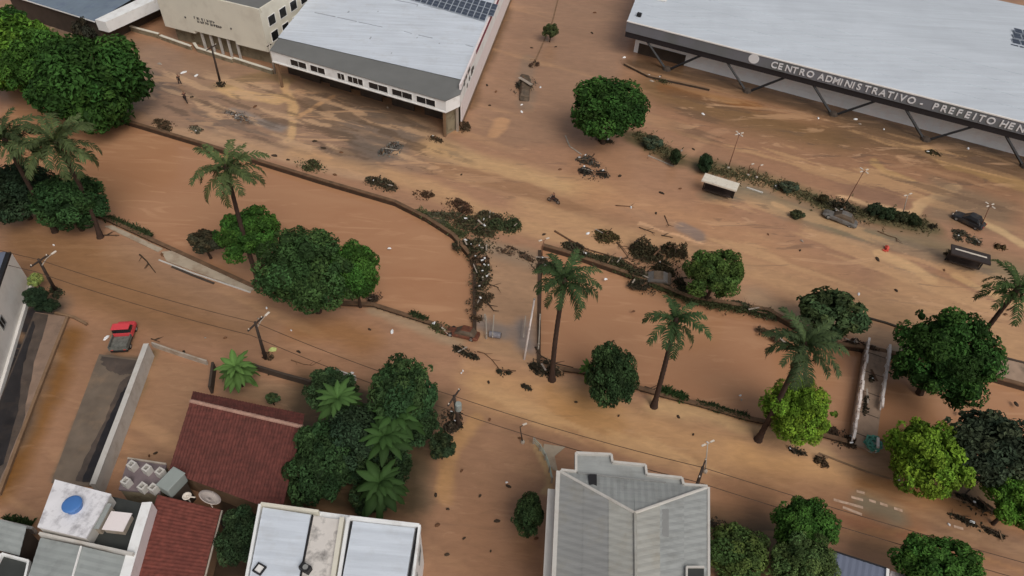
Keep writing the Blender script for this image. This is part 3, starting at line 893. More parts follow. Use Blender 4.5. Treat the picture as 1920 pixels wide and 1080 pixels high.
# street wall in front of it
for lab, pts, h in (('low wall with pale coping between the white sided shed and the cream building', [(212, 46), (262, 62), (300, 72)], 0.8),
                    ('low garden wall with pale coping before the left half of the cream building', [(303, 74), (360, 94)], 0.7),
                    ('broad entrance step wall before the columns of the cream building', [(366, 88), (372, 97), (437, 118)], 0.7),
                    ('low wall with pale coping before the right end of the cream building', [(440, 116), (512, 139)], 0.7)):
    w_ = [P(*p) for p in pts]
    t = thing('street_wall', lab, 'wall', w_[0])
    mb = MB(); polywall(mb, w_, -0.2, h, 0.3); mb.build('wall_face', 'wall_dirty', t)
    mb = MB(); polywall(mb, w_, h + 0.002, h + 0.12, 0.46); mb.build('coping', 'wall_cream', t)

# --- administration building: wide pale roof, lettered fascia, V struts
R0, R1 = P(1176, 40, 6.5), P(1920, 230, 6.5)
hd = (R1 - R0).normalized()
hb = Vector((-hd.y, hd.x, 0))
ho = -hb
adm = thing('administration_building', 'wide administration building with pale metal roof, lettered dark fascia and slanted struts', 'building', xy(R0, 0))
LH = 112
ld = (P(1190, 0, 6.9) - P(1176, 36, 6.5)); ld.z = 0; ld.normalize()
ridge = 17.0
for i in range(5):
    t0, t1 = i / 5, (i + 1) / 5
    q = lambda s, t, z: xy(R0 + hd * s + ld * ridge * t - ld * 0.0, z)
    ribbed('roof_sheet_course', [q(0, t0, 6.56 + 1.3 * t0 + 0.03), q(LH, t0, 6.56 + 1.3 * t0 + 0.03), q(LH, t1 + 0.01, 6.56 + 1.3 * t1), q(0, t1 + 0.01, 6.56 + 1.3 * t1)], ld, 3.0, 0.015, 'roof_grey', adm)
for i in range(3):
    a, b = ridge + i * 9, ridge + (i + 1) * 9
    q = lambda s, t, z: xy(R0 + hd * s + ld * t, z)
    ribbed('roof_sheet_course', [q(0, a, 7.84 - 0.10 * i), q(LH, a, 7.84 - 0.10 * i), q(LH, b, 7.72 - 0.10 * i), q(0, b, 7.72 - 0.10 * i)], ld, 3.0, 0.015, 'roof_grey', adm)
mb = MB(); wallbox(mb, R0 + ho * 0.06, R0 + hd * LH + ho * 0.06, 4.75, 6.5, 0.12); mb.build('fascia', 'fascia', adm)
mb = MB(); wallbox(mb, R0 + ho * 0.1, R0 + hd * LH + ho * 0.1, 6.502, 6.68, 0.24); mb.build('roof_edge', 'frame_white', adm)
mb = MB(); wallbox(mb, R0 + hb * 0.3, R0 + hd * LH + hb * 0.3, 3.75, 4.745, 0.5); mb.build('edge_beam', 'beam_black', adm)
mb = MB(); wallbox(mb, R0 + hd * 0.1 + hb * 0.15, R0 + hd * 0.1 + ld * 40, 3.9, 6.5, 0.2); mb.build('side_fascia', 'wall_pinkish', adm)
SB = 2.9
wa = R0 + hb * SB
mb = MB(); mb.prism([wa + hd * 1.2, wa + hd * LH, wa + hd * LH + hb * 34, wa + hd * 1.2 + hb * 34], -0.3, 6.3); mb.build('wall', 'wall_panel', adm)
for i in range(24):       # horizontal cladding boards of the wall
    z = 0.3 + (i % 4) * 0.85
    a = wa + hd * (2 + (i // 4) * 18.0) + ho * 0.02
    mb = MB(); wallbox(mb, a, a + hd * 17.6, z, z + 0.78, 0.05); mb.build('cladding_board', 'wall_panel', adm)
mb = MB(); wallbox(mb, wa + hd * 2.0 + ho * 0.08, wa + hd * 10.6 + ho * 0.08, 0.0, 1.9, 0.06); mb.build('entrance_opening', 'wall_dark', adm)
bx0 = (P(1565, 206) - R0).dot(hd)
per = 14.1
for k in range(-3, 5):
    s = bx0 + per * k
    if s < -2: continue
    foot = xy(R0 + hd * s + ho * 0.1, -0.2)
    for t in (-4.6, 5.2):
        if s + t < 0.5: continue
        mb = MB(); top = xy(R0 + hd * (s + t) + hb * 0.3, 3.9)
        mb.tube([foot, top], [0.22, 0.2], 4); mb.build('strut', 'steel_dark', adm)
    mb = MB(); mb.lathe(foot, [(0.9, 0.0), (0.7, 0.5), (0.35, 0.75)], 8); mb.build('footing', 'wall_dark', adm)
# crest disc, then the letters
cp = R0 + hd * ((P(1416, 106, 5.7) - R0).dot(hd)) + ho * 0.14
mb = MB(); vs = []
nseg = 20
for dz in (0, 1):
    for k in range(nseg):
        t = 2 * math.pi * k / nseg
        vs.append(xy(cp + hd * 0.85 * math.cos(t) + ho * 0.06 * dz, 5.75 + 0.8 * math.sin(t)))
mb.add(vs, [tuple(range(nseg)), tuple(range(nseg, 2 * nseg))[::-1]] + [(k, (k + 1) % nseg, nseg + (k + 1) % nseg, nseg + k) for k in range(nseg)])
mb.build('crest_disc', 'letter_white', adm)
def letters(txt, start, d, out, z0, h, adv, m, parent, ext=0.05):
    s = 0
    for ch in txt:
        if ch != ' ':
            cu = bpy.data.curves.new('letter', 'FONT'); cu.body = ch; cu.size = h / 0.7; cu.extrude = ext; cu.offset = 0.03
            tmp = bpy.data.objects.new('letter', cu); COL.objects.link(tmp)
            dg = bpy.context.evaluated_depsgraph_get()
            me = bpy.data.meshes.new_from_object(tmp.evaluated_get(dg))
            bpy.data.objects.remove(tmp)
            M3 = Matrix((d, Vector((0, 0, 1)), d.cross(Vector((0, 0, 1))))).transposed().to_4x4()
            pos = start + d * s + out * 0.02 + up(z0)
            me.transform(Matrix.Translation(pos - OFF[parent]) @ M3)
            me.materials.clear(); me.materials.append(MATS[m])
            o = bpy.data.objects.new('letter', me); COL.objects.link(o); o.parent = parent; OFF[o] = OFF[parent]
        s += adv * (0.62 if ch in 'I ' else 1.0)
ls = (P(1447, 118, 5.6) - R0).dot(hd)
le = (P(1716, 190, 5.6) - R0).dot(hd)
txt = 'CENTRO ADMINISTRATIVO'
units = sum(0.62 if c in 'I ' else 1.0 for c in txt)
adv = (le - ls) / units
lp = R0 + hd * ls + ho * 0.14; lp.z = 0
letters(txt + ' - PREFEITO HENRIQUE', lp, hd, ho, 5.12, 1.02, adv, 'letter_white', adm)
# roof fittings
def roofbox(label, px, py, z, sx, sy, sz, m, cat):
    c = P(px, py, z)
    t = thing('roof_vent', label, cat, xy(c, z))
    mb = MB(); mb.box(xy(c, z + sz / 2 - 0.1), hd * sx, hb * sy, up(sz / 2 + 0.1)); mb.build('housing', m, t, bevel=0.03)
    mb = MB(); mb.box(xy(c, z + sz + 0.04), hd * sx * 1.12, hb * sy * 1.12, up(0.035)); mb.build('lid', m, t)
roofbox('white box vent near the upper left corner of the wide pale roof', 1240, 4, 7.0, 0.8, 0.35, 0.4, 'frame_white', 'vent')
roofbox('small dark box vent at the left corner of the wide pale roof', 1198, 31, 6.7, 0.35, 0.35, 0.5, 'steel_dark', 'vent')
sp = P(1893, 88, 7.6)
for r in range(4):
    for c in range(3):
        p = sp + hd * (0.75 + 1.35 * c) + hb * (0.2 + 2.05 * r) + hd * 0.12 * r
        solar(xy(p, 7.62 + 0.12 * r), hd * 0.62, ld * 0.8 + up(0.06), 'dark solar panel on the wide pale roof, %s row from below, %s from the left' % (ORD[r], ORD[c]), 'solar panels on the wide pale roof')
# car park edge wall left of it
w_ = [P(1170, 122), P(1215, 145), P(1330, 170)]
t = thing('yard_wall', 'low dark muddy wall in front of the left end of administration building', 'wall', w_[0])
mb = MB(); polywall(mb, w_, -0.2, 0.35, 0.3); mb.build('wall_face', 'wall_dark', t)
mb = MB(); polywall(mb, w_, 0.352, 0.42, 0.4); mb.build('coping', 'wall_mud', t)

# --- shed at the top left corner
B0, B1 = P(58, 0, 4.2), P(180, 38, 4.2)
bd = (B1 - B0).normalized(); bb = Vector((-bd.y, bd.x, 0))
shed = thing('shed', 'shed with slate blue metal roof and white side at the top left corner', 'building', xy((B0 + B1) / 2, 0))
B1x = P(200, 40, 4.2)
mb = MB(); mb.prism([B0 - bd * 6, B1 , B1 + bb * 22, B0 - bd * 6 + bb * 22], -0.2, 4.1); mb.build('wall', 'wall_dark', shed)
for i in range(6):
    a = B0 - bd * 6 + bd * ((B1 - B0).length + 6) * i / 6; b = B0 - bd * 6 + bd * ((B1 - B0).length + 6) * (i + 1) / 6
    ribbed('roof_sheet', [xy(a - bb * 0.3, 4.15 + 0.01 * (i % 2)), xy(b - bb * 0.3, 4.15 + 0.01 * (i % 2)), xy(b + bb * 22, 6.0), xy(a + bb * 22, 6.0)], bb, 0.9, 0.03, 'sheet_slate', shed)
mb = MB(); e = P(205, 40, 3.6)
mb.prism([B1 + bd * 0.05 - bb * 0.2, B1 + bd * 2.2, B1 + bd * 3.4 + bb * 22, B1 + bd * 0.05 + bb * 22], 2.6, 4.4); mb.build('side_canopy', 'wall_white', shed)
mb = MB(); wallbox(mb, B0 - bd * 6 - bb * 0.34, B1 - bb * 0.34, 3.95, 4.12, 0.1); mb.build('gutter', 'frame_white', shed)

# --- white building at the left edge
C0 = P(60, 535); C1 = P(4, 722)
wd = (C1 - C0).normalized(); wb = Vector((-wd.y, wd.x, 0))
if wb.x > 0: wb = -wb
wht = thing('white_building', 'plain white walled building at the left edge beside the dark wet yard', 'building', C0)
C2 = C0 + wd * 26
mb = MB(); mb.prism([C0, C2, C2 + wb * 16, C0 + wb * 16], -0.3, 5.0); mb.build('wall', 'wall_bright', wht)
mb = MB(); mb.prism([C0 - wd * 0.2 + wb * 0.5, C2 + wb * 0.5, C2 + wb * 16, C0 - wd * 0.2 + wb * 16], 5.003, 5.2); mb.build('roof', 'sheet_blue', wht)
mb = MB(); wallbox(mb, C0 + wb * 0.25, C2 + wb * 0.25, 5.003, 5.25, 0.5); mb.build('gutter', 'steel_dark', wht)
mb = MB(); wallbox(mb, C0 - wb * 0.16, C2 - wb * 0.16, -0.1, 0.5, 0.3); mb.build('plinth', 'wall_bright', wht)
for i in range(4):
    a = C0 + wd * (8 + i * 4.5)
    window(wht, a, a + wd * 1.2, 2.4, 3.6, -wb, fm='frame_grey')

# --- yard walls at the lower left
def yard_wall(label, pts, h, th, m, cap=None):
    w_ = [P(*p) for p in pts]
    t = thing('yard_wall', label, 'wall', w_[0])
    mb = MB(); polywall(mb, w_, -0.2, h, th); mb.build('wall_face', m, t)
    if cap:
        mb = MB(); polywall(mb, w_, h + 0.002, h + 0.1, th + 0.1); mb.build('coping', cap, t)
yard_wall('long pale grey concrete wall between the two flooded yards, lower left', [(286, 668), (240, 795), (190, 930)], 2.0, 0.42, 'concrete_light', 'concrete_light')
yard_wall('low mud coated kerb wall across the yard beside the white building', [(128, 597), (70, 745), (0, 930)], 0.35, 0.3, 'wall_mud')
yard_wall('thin pale front wall right of the red topped truck', [(288, 650), (340, 668), (390, 684)], 0.7, 0.18, 'concrete')
yard_wall('dark side wall beside the small bright green palm', [(404, 692), (398, 738)], 1.2, 0.25, 'wall_dark')
yard_wall('dark front wall along the lower road above the red roofed house', [(470, 690), (530, 708), (592, 725)], 0.8, 0.25, 'wall_dark')
yard_wall('short reddish kerb wall at the yard entrance near the dark bush', [(104, 588), (140, 597), (164, 610)], 0.3, 0.25, 'wall_mud')
yard_wall('short pale wall behind the white tank terrace at lower left', [(5, 985), (70, 1000)], 1.0, 0.25, 'concrete_light')
yard_wall('short pale wall peeping out above the garden trees', [(632, 702), (668, 714)], 0.8, 0.2, 'concrete_light')

# --- tiled houses
def tiled(name, p00, p10, p11, p01, m, parent, col=0.3, row=0.42, amp=0.028):
    """roof slope of pan tiles: eave p00-p10, ridge p01-p11, built as rows of stepped barrels"""
    p00, p10, p11, p01 = map(Vector, (p00, p10, p11, p01))
    nx = int((p10 - p00).length / col) * 4
    ny = int((p01 - p00).length / row)
    nrm = (p10 - p00).cross(p01 - p00).normalized()
    if nrm.z < 0: nrm = -nrm
    v, f = [], []
    for j in range(ny):
        for e in (0, 1):
            t = (j + e * 1.06) / ny
            for i in range(nx + 1):
                s = i / nx
                b = lerp(lerp(p00, p10, s), lerp(p01, p11, s), t)
                h = amp * math.sin(2 * math.pi * i / 4 + 0.4) + (0.05 if e == 0 else 0.0)
                h += 0.012 * math.sin(i // 4 * 12.9 + j * 78.2)
                v.append(b + nrm * h)
        k = j * 2 * (nx + 1)
        for i in range(nx):
            f.append((k + i, k + i + 1, k + nx + 1 + i + 1, k + nx + 1 + i))
    for j in range(1, ny):          # risers
        k0 = (j - 1) * 2 * (nx + 1) + nx + 1; k1 = j * 2 * (nx + 1)
        for i in range(nx):
            f.append((k0 + i, k0 + i + 1, k1 + i + 1, k1 + i))
    mb = MB(); mb.v = [tuple(x) for x in v]; mb.f = f
    o = mb.build(name, m, parent, kind='stuff')
    return o
ha = thing('tiled_house', 'house with dark red tiled gable roof and pale ridge beside the garden trees', 'house', P(450, 850))
ra, rb = P(357, 752, 5.0), P(567, 801, 5.0)
ea, eb = P(316, 885, 3.5), P(528, 962, 3.5)
fa, fb = P(362, 734, 3.9), P(571, 777, 3.9)
tiled('tile_courses', ea, eb, rb, ra, 'tile_red', ha)
tiled('tile_courses', fb, fa, ra, rb, 'tile_red', ha)
mb = MB(); mb.prism([lerp(ra, fa, 0.9) + Vector((0.5, 0, 0)), lerp(rb, fb, 0.9) - Vector((0.4, 0, 0)), lerp(rb, eb, 0.93) - Vector((0.4, 0, 0)), lerp(ra, ea, 0.93) + Vector((0.5, 0, 0))], -0.2, 3.3); mb.build('wall', 'wall_mud', ha)
for i in range(24):
    a, b = lerp(ra, rb, i / 24), lerp(ra, rb, (i + 1.08) / 24)
    mb = MB(); mb.tube([a + up(0.02), b + up(0.05)], [0.17, 0.2], 8); mb.build('ridge_tile', 'ridge_tile', ha)
hb2 = thing('tiled_house', 'lower red tiled roof running to the bottom edge below the satellite dish', 'house', P(330, 1020))
ga, gb, gc, gd = P(296, 928, 3.8), P(414, 956, 3.2), P(372, 1120, 3.2), P(236, 1110, 3.8)
tiled('tile_courses', gb, gc, gd, ga, 'tile_red_bright', hb2, 0.28, 0.4, 0.014)
mb = MB(); mb.prism([ga + Vector((0.2, -0.3, 0)), gb + Vector((-0.4, -0.3, 0)), gc + Vector((-0.4, 0, 0)), gd], -0.2, 3.1); mb.build('wall', 'wall_mud', hb2)
for i in range(8):
    a, b = lerp(gb, gc, i / 8), lerp(gb, gc, (i + 0.97) / 8)
    mb = MB(); wallbox(mb, a + Vector((0.08, 0, 0)), b + Vector((0.08, 0, 0)), 3.0, 3.14, 0.12); mb.build('eave_board', 'concrete', hb2)

# satellite dish
dz = 4.6
dc = P(391, 937, dz)
ds = thing('satellite_dish', 'pale grid satellite dish tilted on the red tiled roofs', 'satellite dish', xy(dc, 3.6))
bm_n = (P(960, 540, 60) - dc)
axis = Vector((0.45, 0.55, 0.70)).normalized()
u = axis.cross(Vector((0, 0, 1))).normalized(); v_ = axis.cross(u)
mb = MB(); n = 24; Rr = 0.95
rings = [(0.0001, 0.0), (0.4, 0.04), (0.75, 0.14), (1.0, 0.26)]
for r, h in rings:
    for k in range(n):
        t = 2 * math.pi * k / n
        mb.v.append(tuple(dc + (u * math.cos(t) + v_ * math.sin(t)) * r * Rr + axis * h * Rr))
for i in range(len(rings) - 1):
    for k in range(n):
        mb.f.append((i * n + k, i * n + (k + 1) % n, (i + 1) * n + (k + 1) % n, (i + 1) * n + k))
o = mb.build('reflector', 'dish', ds, smooth=True); so = o.modifiers.new('s', 'SOLIDIFY'); so.thickness = 0.04
mb = MB(); mb.tube([xy(dc, 3.3), dc - axis * 0.02], 0.06, 6); mb.build('mast', 'pole_grey', ds)
mb = MB()
for k in range(3):
    t = 2 * math.pi * k / 3
    mb.tube([dc + (u * math.cos(t) + v_ * math.sin(t)) * Rr * 0.95 + axis * 0.25, dc + axis * 0.8], 0.02, 5)
mb.build('feed_arm', 'pole_grey', ds)
# small white antenna beside it
ac_ = P(352, 933, 4.0)
an = thing('antenna', 'small white antenna on the ridge left of the satellite dish', 'antenna', xy(ac_, 3.5))
mb = MB(); mb.tube([xy(ac_, 3.2), xy(ac_, 4.3)], 0.05, 6); mb.build('mast', 'pole_grey', an)
mb = MB(); mb.lathe(xy(ac_, 4.1), [(0.05, 0), (0.3, 0.05), (0.38, 0.18), (0.30, 0.2), (0.08, 0.1)], 12); mb.build('dish', 'lamp_white', an)
mb = MB(); mb.tube([xy(ac_, 4.25), xy(ac_, 4.25) + Vector((0.75, -0.1, 0.05))], 0.06, 5); mb.build('arm', 'lamp_white', an)

# --- tank terrace, dark terrace, grey sheet roof
def roof_house(name, label, poly_px, z, m_top, m_wall='concrete_light', rim=None, rimm='concrete_light', cat='building'):
    w_ = [P(px, py, z) for px, py in poly_px]
    c = sum(w_, Vector()) / len(w_)
    t = thing(name, label, cat, xy(c, 0))
    mb = MB(); mb.prism([lerp(p, c, 0.02) for p in w_], -0.2, z - 0.16); mb.build('wall', m_wall, t)
    mb = MB(); mb.prism(w_, z - 0.155, z); mb.build('roof_slab', m_top, t)
    if rim:
        for i in range(len(w_)):
            mb = MB(); a, b = lerp(w_[i], c, 0.03), lerp(w_[(i + 1) % len(w_)], c, 0.03)
            wallbox(mb, a, b, z + 0.002 + 0.001 * i, z + rim + 0.001 * i, 0.16); mb.build('parapet', rimm, t)
    return t, w_, c
roof_house('flat_roofed_house', 'house with stained white flat roof carrying the blue water tank', [(103, 899), (208, 926), (161, 1009), (70, 988)], 6.0, 'terrace_white')
tk = P(137, 948, 6.3)
t = thing('water_tank', 'round blue water tank on the white flat roof', 'water tank', xy(tk, 6.0))
mb = MB(); mb.lathe(xy(tk, 6.0), [(0.62, 0), (0.68, 0.45), (0.72, 0.5)], 28); mb.build('tank_body', 'tank_blue', t)
mb = MB(); mb.lathe(xy(tk, 6.5), [(0.75, 0.0), (0.75, 0.06), (0.62, 0.12), (0.2, 0.17)], 28); mb.build('lid', 'tank_blue', t, smooth=False)
roof_house('terrace_house', 'house with dark sunken roof terrace between white tank roof and red tiles', [(206, 930), (264, 943), (240, 1034), (162, 1014)], 4.6, 'terrace_dark')
c = P(190, 972, 5.2)
t = thing('roof_hut', 'small grey boxy roof hut beside the white tank roof', 'hut', xy(c, 4.6))
e1 = (P(208, 925, 5) - P(165, 1005, 5)).normalized(); e2 = Vector((e1.y, -e1.x, 0))
mb = MB(); mb.box(xy(c, 5.1), e1 * 1.0, e2 * 0.42, up(0.5)); mb.build('hut_wall', 'concrete', t)
mb = MB(); mb.box(xy(c, 5.66), e1 * 1.08, e2 * 0.5, up(0.05)); mb.build('hut_roof', 'sheet_dull', t)
c = P(220, 978, 5.3)
t = thing('concrete_tank', 'square pinkish grey concrete tank top on the dark roof terrace', 'water tank', xy(c, 4.6))
mb = MB(); mb.box(xy(c, 4.95), e1 * 0.72, e2 * 0.8, up(0.35)); mb.build('tank_wall', 'concrete', t, bevel=0.05)
mb = MB(); mb.box(xy(c, 5.34), e1 * 0.78, e2 * 0.86, up(0.035)); mb.build('tank_lid', 'wall_pinkish', t)
w_ = [P(276, 942, 5.2), P(258, 1000, 5.2), P(232, 1090, 5.2)]
t = thing('parapet_wall', 'broad pale parapet wall between dark terrace and lower red roof', 'wall', xy(w_[0], 0))
mb = MB(); polywall(mb, w_, -0.2, 5.2, 0.75); mb.build('wall_face', 'wall_pinkish', t)
mb = MB(); polywall(mb, w_, 5.203, 5.26, 0.8); mb.build('coping', 'wall_white', t)

def sheet_house(name, label, quads, wall_px, z, sp=0.5, amp=0.03, wall='wall_dark', trim=None):
    """quads: list of (four (px,py,z) corners, rib direction index pair, material)"""
    w_ = [P(px, py, z) for px, py in wall_px]
    c = sum(w_, Vector()) / len(w_)
    t = thing(name, label, 'building', xy(c, 0))
    mb = MB(); mb.prism([lerp(p, c, 0.03) for p in w_], -0.2, z - 0.25); mb.build('wall', wall, t)
    for pts, dr, m in quads:
        poly = [P(*p) for p in pts]
        ribbed('roof_sheet', poly, poly[dr[1]] - poly[dr[0]], sp, amp, m, t)
    return t, w_
t, w_ = sheet_house('sheet_roofed_house', 'house with dull grey corrugated roof below the white tank terrace',
    [([(76, 1008, 5.2), (152, 1024, 5.5), (128, 1110, 5.5), (44, 1110, 5.2)], (0, 1), 'sheet_dull'), ([(153, 1024, 5.52), (248, 1046, 5.1), (228, 1110, 5.1), (129, 1110, 5.52)], (0, 1), 'sheet_dull')],
    [(76, 1006), (248, 1044), (228, 1110), (44, 1110)], 5.1, 0.6, 0.03)
mb = MB(); a, b = P(74, 1000, 5.5), P(250, 1039, 5.5); wallbox(mb, a, b, 4.9, 5.6, 0.2); mb.build('parapet', 'concrete_light', t)
mb = MB(); a, b = P(152, 1024, 5.6), P(128, 1110, 5.6); mb.tube([a, b], 0.09, 6); mb.build('ridge_cap', 'frame_white', t)
t, w_ = sheet_house('sheet_roofed_house', 'small grey sheet roof cut by the left edge below the yard',
    [([(-30, 966, 4.6), (50, 987, 4.6), (36, 1042, 4.4), (-30, 1024, 4.4)], (0, 1), 'sheet_dull')], [(-30, 968), (50, 989), (36, 1041), (-30, 1023)], 4.4, 0.5)
t, w_, c = roof_house('flat_roofed_house', 'house with nearly black flat roof and white rim in the bottom left corner', [(6, 1040), (58, 1054), (46, 1110), (-30, 1110)], 4.4, 'terrace_dark', 'wall_white', 0.35, 'wall_white')
# block with short hollow columns + grey tank
t = thing('unfinished_annex', 'mauve slab with stubs of hollow white block columns above a flooded yard', 'building', xy(P(268, 892, 3.4), 0))
w_ = [P(240, 860, 3.4), P(312, 871, 3.4), P(300, 925, 3.4), P(222, 918, 3.4)]
mb = MB(); mb.prism([lerp(p, sum(w_, Vector()) / 4, 0.05) for p in w_], -0.2, 3.2); mb.build('wall', 'wall_dirty', t)
mb = MB(); mb.prism(w_, 3.203, 3.4); mb.build('roof_slab', 'slab_mauve', t)
mb = MB(); wallbox(mb, w_[0], w_[1], 3.403, 3.55, 0.14); mb.build('edge_wall', 'concrete', t)
for (px, py) in [(248, 873), (276, 880), (301, 886), (237, 904), (268, 914), (288, 916)]:
    p = P(px, py, 3.9); mb = MB()
    for s in (-1, 1):
        mb.box(xy(p + hd * 0.24 * s, 3.8), hd * 0.07, hb * 0.31, up(0.4))
        mb.box(xy(p + hb * 0.24 * s, 3.8), hd * 0.165, hb * 0.07, up(0.398))
    mb.build('block_column', 'concrete_light', t)
c = P(320, 898, 4.4)
t = thing('box_water_tank', 'grey green box tank with rounded lid beside the tiled gable roof', 'water tank', xy(c, 3.2))
mb = MB(); mb.box(xy(c, 3.7), hd * 0.62, hb * 0.95, up(0.6)); mb.build('tank_body', 'tank_grey', t, bevel=0.1)
mb = MB(); mb.box(xy(c, 4.38), hd * 0.68, hb * 1.0, up(0.07)); mb.build('lid', 'tank_grey', t, bevel=0.05)
mb = MB(); mb.box(xy(c, 1.5), hd * 0.5, hb * 0.8, up(1.6)); mb.build('pedestal', 'wall_dark', t)

# --- twin white roofed house
def frame_roof(t, pts, z, m, rib_to=(0, 1), sp=0.9):
    poly = [P(px, py, z) for px, py in pts]
    ribbed('roof_sheet', poly, poly[rib_to[1]] - poly[rib_to[0]], sp, 0.02, m, t)
    return poly
outl = [(488, 944), (787, 984), (772, 1110), (456, 1110)]
zt = 7.5
tw = thing('twin_house', 'white house with two smooth white roofs and a stained strip between, bottom centre left', 'house', xy(P(630, 1030, zt), 0))
ow = [P(px, py, zt - 0.4) for px, py in outl]
mb = MB(); mb.prism(ow, -0.2, zt - 0.4); mb.build('wall', 'wall_white', tw)
frame_roof(tw, [(493, 951), (583, 965), (556, 1110), (462, 1110)], zt, 'roof_white')
frame_roof(tw, [(662, 977), (778, 990), (758, 1110), (637, 1110)], zt, 'roof_white')
mb = MB(); mb.prism([P(px, py, zt - 0.1) for px, py in [(588, 968), (639, 974), (616, 1110), (560, 1110)]], zt - 0.398, zt - 0.1); mb.build('terrace_floor', 'terrace_stained', tw)
for a, b, m, th, z1 in [((642, 972), (621, 1110), 'wall_cream', 0.34, 0.25), ((654, 972), (632, 1110), 'wall_white', 0.25, 0.22), ((586, 966), (558, 1110), 'steel_dark', 0.12, 0.1), ((490, 946), (598, 961), 'wall_cream', 0.2, 0.25),
                    ((656, 972), (786, 987), 'wall_white', 0.25, 0.25), ((659, 978), (635, 1110), 'steel_dark', 0.12, 0.03), ((782, 989), (762, 1110), 'steel_dark', 0.14, 0.05), ((787, 986), (772, 1110), 'wall_white', 0.2, 0.2), ((488, 947), (458, 1110), 'wall_white', 0.2, 0.2)]:
    mb = MB(); wallbox(mb, P(*a, zt), P(*b, zt), zt - 0.39, zt + z1, th); mb.build('parapet' if m != 'steel_dark' else 'gutter', m, tw)
rd = (ow[2] - ow[1]).normalized()
for i in range(3):
    a = ow[1] + rd * (0.8 + 2.2 * i)
    window(tw, a, a + rd * 1.2, 4.2, 5.4, perp_out(ow[1], ow[2], ow[0]), fm='frame_grey')
c = P(573, 1066, zt + 0.2)
t = thing('roof_unit', 'dark air conditioner on the stained terrace strip between the white roofs', 'air conditioner', xy(c, zt - 0.1))
mb = MB(); mb.box(xy(c, zt + 0.25), hd * 0.42, hb * 0.25, up(0.3)); mb.build('casing', 'steel_dark', t, bevel=0.03)
mb = MB(); mb.lathe(xy(c + hd * 0.05, zt + 0.552), [(0.2, 0), (0.2, 0.02), (0.05, 0.025)], 14); mb.build('fan_grille', 'frame_grey', t)
c = P(486, 1066, zt + 0.2)
t = thing('roof_hatch', 'small dark framed hatch on the left white roof', 'hatch', xy(c, zt))
mb = MB()
for s in (-1, 1):
    mb.box(xy(c + hd * 0.32 * s, zt + 0.12), hd * 0.05, hb * 0.36, up(0.1)); mb.box(xy(c + hb * 0.31 * s, zt + 0.12), hd * 0.27, hb * 0.05, up(0.098))
mb.build('hatch_frame', 'steel_dark', t)
mb = MB(); mb.box(xy(c, zt + 0.08), hd * 0.27, hb * 0.26, up(0.04)); mb.build('hatch_lid', 'frame_white', t)

# --- grey hipped building, bottom centre
ze = 8.0
hp = thing('hipped_building', 'large building with grey sheet hip roof and stepped front parapet, bottom centre', 'building', xy(P(1190, 1000, ze), 0))
LT, RT, RB, LB = P(1050, 884, ze), P(1326, 914, ze), P(1326, 1130, ze), P(1040, 1130, ze)
AP, AE = P(1190, 962, ze + 1.3), P(1192, 1130, ze + 1.3)
mb = MB(); mb.prism([LT + Vector((0.1, -0.1, 0)), RT, RB, LB + Vector((0.1, 0, 0))], -0.2, ze - 0.1); mb.build('wall', 'wall_bright', hp)
def bands(a0, a1, b0, b1, n, m, nm='roof_sheet', sp=0.55):
    """slope between eave a0-a1 and ridge b0-b1, sheets in n lengths"""
    for i in range(n):
        s, e = i / n, (i + 1.03) / n
        lift = up(0.03 * (1 - 0))
        ribbed(nm, [lerp(a0, b0, s) + up(0.035 * (1)), lerp(a1, b1, s) + up(0.035), lerp(a1, b1, min(e, 1)), lerp(a0, b0, min(e, 1))], (lerp(b0, b1, .5) - lerp(a0, a1, .5)), sp, 0.03, m[i % len(m)], hp, 0.04)
bands(LB, LT, AE, AP, 3, ['sheet_a', 'sheet_a', 'sheet_b'])
bands(RT, RB, AP, AE, 3, ['sheet_c', 'sheet_c', 'sheet_b'])
ribbed('roof_sheet', [LT, RT, AP], AP - lerp(LT, RT, .5), 0.55, 0.03, 'sheet_c', hp, 0.04)
for a, b, nm in ((LT, AP, 'hip_cap'), (RT, AP, 'hip_cap'), (AP, AE, 'ridge_cap')):
    mb = MB(); mb.tube([a + up(0.06), b + up(0.07)], 0.13, 6); mb.build(nm, 'concrete_light' if nm == 'hip_cap' else 'sheet_b', hp)
front = [(1052, 882), (1080, 885), (1080, 850), (1146, 853), (1148, 867), (1210, 873), (1212, 890), (1278, 897), (1281, 909), (1326, 913)]
fp = [P(px, py, ze) for px, py in front]
mb = MB(); mb.prism([p for p in fp] + [lerp(RT, AP, 0.03), lerp(LT, AP, 0.03)], ze - 0.5, ze - 0.12)
mb.build('front_slab', 'sheet_c', hp)
mb = MB(); mb.prism([lerp(p, AP, 0.05) for p in fp[1:]], -0.2, ze - 0.505); mb.build('front_wall', 'wall_white', hp)
for i in range(len(fp) - 1):
    mb = MB(); wallbox(mb, fp[i], fp[i + 1], ze - 0.45, ze + 0.16 + 0.002 * i, 0.2); mb.build('parapet', 'concrete_light', hp)
mb = MB(); wallbox(mb, LT + Vector((-0.15, 0, 0)), LB + Vector((-0.15, 0, 0)), ze - 0.6, ze + 0.12, 0.32); mb.build('parapet', 'concrete_light', hp)
mb = MB(); wallbox(mb, RT + Vector((0.1, 0, 0)), RB + Vector((0.1, 0, 0)), ze - 0.6, ze + 0.12, 0.2); mb.build('parapet', 'concrete_light', hp)
mb = MB(); wallbox(mb, lerp(LT, RT, 0.12), lerp(LT, RT, 0.72), ze + 0.0, ze + 0.14, 0.1); mb.build('gutter', 'frame_grey', hp)
def skylight(px0, py0, px1, py1, z, m):
    mb = MB(); q = [P(px0, py0, z), P(px1, py0, z), P(px1, py1, z), P(px0, py1, z)]
    mb.prism([lerp(p, q[0], 0) for p in q], z - 0.6, z); mb.build('roof_opening', m, hp)
